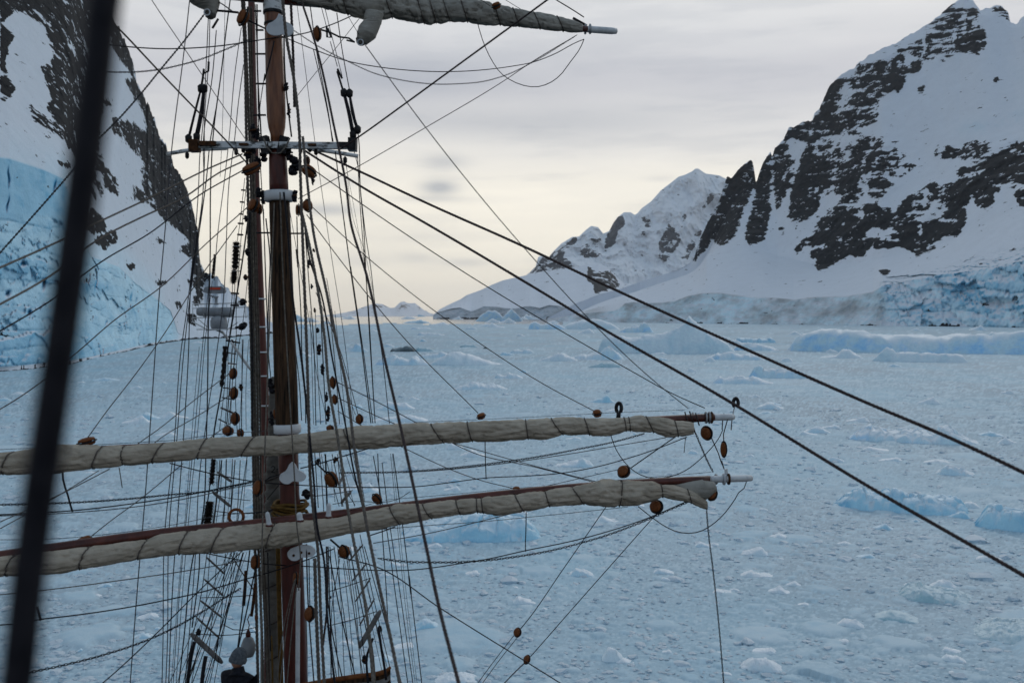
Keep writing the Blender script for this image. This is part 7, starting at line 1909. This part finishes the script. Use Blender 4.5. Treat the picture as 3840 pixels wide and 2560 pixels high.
# small lines crossing low around the mast foot
for lb, its, d, r, mt in [('dark line sagging left of the mast foot, upper', [('C', 460, 1240), ('C', 560, 1265), ('C', 760, 1290)], 14, .005, 'tarred'), ('dark line low left of the mast above the lowest yard', [('C', 470, 1380), ('C', 700, 1400), ('C', 880, 1385)], 14, .006, 'tarred'), ('dark sagging line by the battens at left', [('D', 335, 850), ('D', 560, 845), ('D', 790, 828)], 14, .006, 'tarred'), ('sagging dark line above the grey hat', [('D', 530, 1075), ('D', 640, 1125), ('D', 800, 1100)], 13.9, .006, 'tarred'),
                          ('dark line level with the thick left batten', [('D', 320, 1155), ('D', 560, 1165), ('D', 810, 1135)], 13.9, .006, 'tarred'), ('dark line rising right from the mast foot', [('D', 1400, 1090), ('D', 1600, 1040), ('D', 1820, 965)], 13.9, .006, 'tarred'), ('dark line rising right under the lowest sail', [('D', 1380, 810), ('D', 1580, 750), ('D', 1770, 685)], 13.9, .006, 'tarred'), ('dark line right of the mast above the lowest yard', [('C', 1230, 1260), ('C', 1450, 1235), ('C', 1620, 1205)], 14, .006, 'tarred'),
                          ('lower dark line right of the mast above the lowest yard', [('C', 1450, 1320), ('C', 1600, 1300), ('C', 2016, 1270), ('K', 250, 260)], 14, .005, 'tarred'), ('black line rising right from the mast across the pale ropes', [('C', 1180, 1020), ('C', 1320, 985), ('C', 1500, 930), ('C', 1760, 850)], 13.5, .009, 'tarred'), ('hooked strop above the large brown block', [('C', 1300, 960), ('C', 1315, 940), ('C', 1335, 960), ('C', 1335, 1000), ('C', 1400, 1060)], 13.6, .012, 'iron'), ('hooked strop above the orange block under the lowest yard', [('D', 1430, 360), ('D', 1450, 385), ('D', 1480, 380), ('D', 1510, 430)], 13.7, .014, 'iron'),
                          ('dark sheet end from the small cleats behind the mast to the heart plate', [('C', 800, 1210), ('C', 900, 1105), ('C', 1010, 1070)], 13.8, .008, 'tarred'), ('black line slanting up behind the mast between the lower yards', [('C', 900, 1280), ('C', 1000, 1160), ('C', 1100, 1060)], 14.3, .006, 'tarred'),
                          ('orange brown boathook hanging left of the mast foot', [('D', 722, 625), ('D', 715, 760), ('D', 702, 915)], 13.8, .024, 'rust'), ('second brown stick hanging beside the boathook', [('D', 800, 730), ('D', 785, 880), ('D', 768, 1005)], 13.8, .022, 'rust'), ('dark line holding the dim red block by the mast foot', [('D', 1252, 520), ('D', 1256, 800), ('D', 1259, 935)], 13.45, .007, 'tarred'), ('short black strop below the two brown sticks', [('D', 590, 480), ('D', 690, 640), ('D', 790, 790)], 13.9, .008, 'tan')]:
    rope(lb, its, d, d, r, mt)
# lower dark rope loops on the sail: coil beside block
ring_at('C', 640, 1425, 13.6, .10, .022, 'block', 'rope_coil', ax='y', label='brown coil of rope standing on the lowest yard left of the mast', cat='coil')
for lb, rg, x, y, d in [('black padded ring on a stalk above the upper lower sail', 'E', 718, 288, 15.9), ('black padded ring on a thin stalk beyond the white yardarm', 'E', 1700, 246, 16.8)]:
    t_ = thing('padded_ring', lb, 'ring', tuple(at(*P(rg, x, y), d)))
    a = np.linspace(R_(-60), R_(240), 22)
    v, f = tube_np(np.stack([.042 * np.cos(a), .01 * np.sin(a * 2), .075 * np.sin(a)], -1), .030, 8)
    obj('pad', mesh_np('pad', v, f, MAT['iron']), t_)
    if x < 1000:
        v, f = tube_np(np.array([[0, 0, -.06], [-.01, 0, -.20]]), .035, 8)
    else:
        v, f = tube_np(np.array([[-.02, 0, -.06], [-.06, 0, -.26], [-.08, -.02, -.46]]), .010, 6)
    obj('stalk', mesh_np('stalk', v, f, MAT['iron' if x < 1000 else 'galv']), t_)

# ------------------------------------------------------------------ radar post farther aft
rd = thing('radar_post', 'white radar scanner with a red stripe on a railed platform beyond the rigging', 'radar', tuple(at(*P('S', 860, 700), 30)))
o0 = np.array(rd.location)
RDD = 30.0


def sp(x, y, d=RDD):
    return Vector(at(*P('S', x, y), d)) - Vector(o0)


sc = 1 / 3.365 / F * RDD           # metres per S pixel
mb = MB()
prof = [(720, 318), (728, 296), (745, 262), (800, 250), (950, 248), (985, 268), (995, 300), (985, 330), (900, 340), (780, 338)]
c = sp(858, 295)
mb.prism([((x - 858) * sc, -(y - 295) * sc) for x, y in prof[::-1]], c, EX, EZ, -EY, .22).build('scanner', MAT['pale_grey'], rd, False)
MB().box(sp(878, 277) + Vector((0, -.125, 0)), (135 * sc, .02, 26 * sc)).build('red_stripe', MAT['redstripe'], rd, False)
mb = MB()
mb.box(sp(790, 277) + Vector((0, -.115, 0)), (34 * sc, .008, 16 * sc)).build('maker_panel', MAT['galv'], rd, False)
MB().lathe([(.16, -.06), (.20, 0), (.12, .05), (.10, .40), (.17, .52), (.20, .60)], 14, Matrix.Translation(sp(878, 470)) @ Matrix.Scale(.38, 4)).build('pedestal', MAT['pale_grey'], rd)
for a, b_ in [((575, 472), (1170, 455)), ((575, 525), (1290, 508)), ((570, 645), (1290, 625))]:
    v, f = tube_np(np.array([sp(*a), sp(*b_)]), .014, 8)
    obj('rail', mesh_np('rail', v, f, MAT['white']), rd)
    v, f = tube_np(np.array([sp(*a), sp(*b_)]) + [0, .5, 0], .013, 8)
    obj('rail', mesh_np('rail', v, f, MAT['white']), rd)
for x in (580, 780, 1010, 1250):
    v, f = tube_np(np.array([sp(x, 465), sp(x + 4, 800 if x == 780 else 650)]), .013, 8)
    obj('stanchion', mesh_np('stanchion', v, f, MAT['white']), rd)
for a, b_, r in [((575, 690), (760, 790), .05), ((650, 660), (780, 770), .04), ((1150, 700), (1010, 800), .045), ((750, 800), (1150, 775), .06), ((950, 815), (1040, 935), .09), ((880, 790), (960, 830), .10)]:
    v, f = tube_np(np.array([sp(*a, RDD + .3), sp(*b_, RDD + .3)]), r * .4, 10)
    obj('brace', mesh_np('brace', v, f, MAT['white']), rd)
cyl = MB().lathe([(.02, -1.22), (.24, -1.18), (.30, -1.02), (.30, 1.02), (.24, 1.18), (.02, 1.22)], 18, Matrix.Translation(sp(862, 572)) @ Matrix.Rotation(math.pi / 2 + .03, 4, 'Y') @ Matrix.Scale(.45, 4)).build('canister', MAT['pale_grey'], rd)
for x in (735, 960):
    MB().box(sp(x, 572) + Vector((0, 0, 0)), (.03, .29, .29)).build('strap', MAT['galv'], rd, False)
MB().lathe([(.20, -.36), (.40, -.34), (.46, -.15), (.46, .12), (.40, .28), (.2, .40), (.02, .44)], 18, Matrix.Translation(sp(912, 710)) @ Matrix.Scale(.54, 4)).build('dome', MAT['pale_grey'], rd)
MB().box(sp(860, 790), (.95, .5, .03)).build('platform', MAT['white'], rd, False)

# ------------------------------------------------------------------ fighting top and the crew below
top = thing('fighting_top', 'curved wooden edge of the mast top platform at the bottom right of the mast', 'platform', tuple(at(1130, 2700, 14.0)))
o0 = np.array(top.location)
rim = path([('D', 1180, 1590), ('D', 1420, 1545), ('D', 1640, 1512), ('D', 1880, 1472), ('D', 1915, 1455), ('D', 1935, 1432)], 13.7, 13.7, n=40) - o0
v, f = tube_np(rim, np.interp(np.linspace(0, 1, 40), [0, .9, 1], [.035, .035, .02]), 8)
obj('rim', mesh_np('rim', v, f, MAT['block']), top)
for k in range(5):
    q = np.stack([rim[:, 0], rim[:, 1] + .012 + .006 * (k % 2), rim[:, 2] - .055 - .075 * k], -1)
    n_ = len(q)
    vs_ = np.concatenate([q + [0, -.014, .035], q + [0, .014, .035], q + [0, .014, -.035], q + [0, -.014, -.035]])
    fs = []
    for s in range(4):
        s2 = (s + 1) % 4
        fs += [(s * n_ + i, s * n_ + i + 1, s2 * n_ + i + 1, s2 * n_ + i) for i in range(n_ - 1)]
    MB().add(vs_, fs).build('plank', MAT['greywood' if k % 2 else 'oldwood'], top, False)
MB().box((-.1, .25, -1.10), (3.6, 2.2, .08)).build('floor', MAT['greywood'], top, False)
for x in (-1.5, -.5, .6, 1.6):
    MB().box((x, .25, -1.22), (.10, 2.1, .14)).build('bearer', MAT['redpaint'], top, False)


def skin_mesh(name, joints, links, mat, parent, sub=2, root=0):
    me = bpy.data.meshes.new(name)
    me.from_pydata([j[:3] for j in joints], links, [])
    o = obj(name, me, parent)
    md = o.modifiers.new('skin', 'SKIN')
    sv = me.skin_vertices[0].data
    for i, j in enumerate(joints):
        sv[i].radius = (j[3], j[4] if len(j) > 4 else j[3])
    sv[root].use_root = True
    s_ = o.modifiers.new('sub', 'SUBSURF')
    s_.levels = s_.render_levels = sub
    me.materials.append(mat)
    return o


m_skin = plain('skin', (.30, .15, .10), (.42, .23, .16), 6, .55, bmp=.1)
m_coat = plain('dark_jacket', (.006, .007, .010), (.018, .019, .026), 14, .75, bmp=.4)
m_blue = plain('navy_panel', (.008, .009, .035), (.018, .02, .07), 10, .7)
m_hat = plain('grey_knit', (.065, .078, .09), (.125, .14, .155), 30, .95, (1, 1, 1), .6, .006)
hd = Vector(at(*P('D', 646, 1372), 13.1))
person = thing('person', 'person in a grey knit hat and dark jacket bending beside the mast foot', 'person', (hd.x, hd.y, hd.z - 1.60))
person.rotation_euler = (0, 0, R_(84))
B = lambda x, y, z, r, r2=None: (x, y, z, r, r2 or r)
# facing toward the mast (+x) and a little down; z up from the feet
J = [B(0.02, 0, .92, .155, .12), B(.02, 0, 1.08, .15, .115), B(.03, 0, 1.24, .165, .12), B(.03, 0, 1.36, .15, .11), B(.02, 0, 1.44, .065), B(.01, -.01, 1.50, .06),
     B(-.02, -.19, 1.36, .075), B(-.06, -.25, 1.10, .055), B(.10, -.27, .92, .045), B(.18, -.26, .90, .03),
     B(.08, .19, 1.36, .075), B(.22, .24, 1.14, .055), B(.40, .16, 1.06, .045), B(.48, .12, 1.07, .03),
     B(.02, -.09, .84, .105), B(.06, -.11, .48, .072), B(.0, -.11, .10, .052), B(.14, -.12, .04, .042),
     B(.02, .09, .84, .105), B(.10, .11, .48, .072), B(.02, .11, .10, .052), B(.16, .12, .04, .042)]
LK = [(0, 1), (1, 2), (2, 3), (3, 4), (4, 5), (3, 6), (6, 7), (7, 8), (8, 9), (3, 10), (10, 11), (11, 12), (12, 13), (0, 14), (14, 15), (15, 16), (16, 17), (0, 18), (18, 19), (19, 20), (20, 21)]
skin_mesh('body', J, LK, m_coat, person)
# head: an egg with a nose, brows, chin and ears
nu_, nv_ = 28, 20
vv_ = []
for j in range(nv_ + 1):
    th = math.pi * j / nv_
    for i in range(nu_):
        ph = 2 * math.pi * i / nu_
        x, y, z = math.sin(th) * math.cos(ph), math.sin(th) * math.sin(ph), math.cos(th)
        X, Y, Z = x * .098, y * .076, z * .118
        if z < 0:
            X *= 1 - .10 * z * z
            Y *= 1 + .28 * z
        fr_ = max(0, x)
        X += .026 * fr_ * math.exp(-(y / .16) ** 2 - ((z + .12) / .20) ** 2)
        X -= .012 * fr_ * (math.exp(-((abs(y) - .36) / .16) ** 2 - ((z - .08) / .12) ** 2))
        X += .010 * fr_ * math.exp(-(y / .3) ** 2 - ((z + .78) / .14) ** 2)
        X -= .006 * fr_ * math.exp(-(y / .3) ** 2 - ((z + .47) / .05) ** 2)
        Y += math.copysign(.012, y) * math.exp(-((x + .05) / .14) ** 2 - ((z + .05) / .22) ** 2) * (abs(y) > .75)
        vv_.append((X, Y, Z))
head = obj('head', mesh_np('head', np.array(vv_), grid_faces(nu_, nv_ + 1, True), m_skin), person)
head.location = (.03, -.01, 1.595)
head.rotation_euler = (R_(6), R_(22), R_(-35))
hatv = []
for j in range(15):
    th = math.pi * .62 * j / 14
    for i in range(28):
        ph = 2 * math.pi * i / 28
        rr0 = 1 + .03 * math.cos(ph * 14) + (.10 if j > 11 else 0)
        hatv.append((math.sin(th) * math.cos(ph) * .112 * rr0 - .006, math.sin(th) * math.sin(ph) * .098 * rr0, math.cos(th) * .148 + .012))
hat = obj('knit_hat', mesh_np('knit_hat', np.array(hatv), grid_faces(28, 15, True), m_hat), person)
hat.location = (.03, -.01, 1.60)
hat.rotation_euler = (R_(6), R_(14), R_(-35))
v, f = tube_np(np.array([[-.02, -.02, 1.40], [.0, -.02, 1.45], [.01, -.01, 1.50]]), [.12, .085, .075], 14, False)
obj('collar', mesh_np('collar', v, f, m_coat), person)
skin_mesh('jacket_panel', [B(.10, .05, 1.00, .12, .10), B(.12, .05, 1.20, .13, .11), B(.10, .04, 1.34, .11, .09)], [(0, 1), (1, 2)], m_blue, person)
for (hx, hy, hz_, s) in [(.20, -.255, .895, -1), (.50, .115, 1.07, 1)]:
    for k in range(4):
        b0 = Vector((hx + .02, hy + (k - 1.5) * .018, hz_))
        v, f = tube_np(np.array([b0, b0 + Vector((.035, 0, -.006)), b0 + Vector((.055, 0, -.03)), b0 + Vector((.045, 0, -.05))]), [.010, .009, .008, .006], 6)
        obj('finger', mesh_np('finger', v, f, m_skin), person)
    v, f = tube_np(np.array([[hx - .01, hy + s * -.02, hz_], [hx + .01, hy + s * -.045, hz_ - .01], [hx + .04, hy + s * -.05, hz_ - .03]]), [.012, .011, .008], 6)
    obj('thumb', mesh_np('thumb', v, f, m_skin), person)

# white bundle with a red top beyond the hat
bn = thing('white_fender', 'white rounded fender with a red cap hanging behind the grey hat', 'fender', tuple(at(*P('D', 742, 1258), 14.3)))
bn.scale = (.78, .78, .85)
MB().lathe([(.01, -.19), (.09, -.17), (.13, -.08), (.13, .03), (.09, .13), (.04, .17)], 16).build('float', MAT['pale_grey'], bn)
MB().lathe([(.045, .165), (.05, .20), (.03, .26), (.012, .29)], 12).build('cap', MAT['redpaint'], bn)
v, f = tube_np(np.array([[0, 0, .28], [.02, 0, .36], [-.01, 0, .46], [.03, 0, .55]]), .010, 5)
obj('lanyard', mesh_np('lanyard', v, f, MAT['redpaint']), bn)
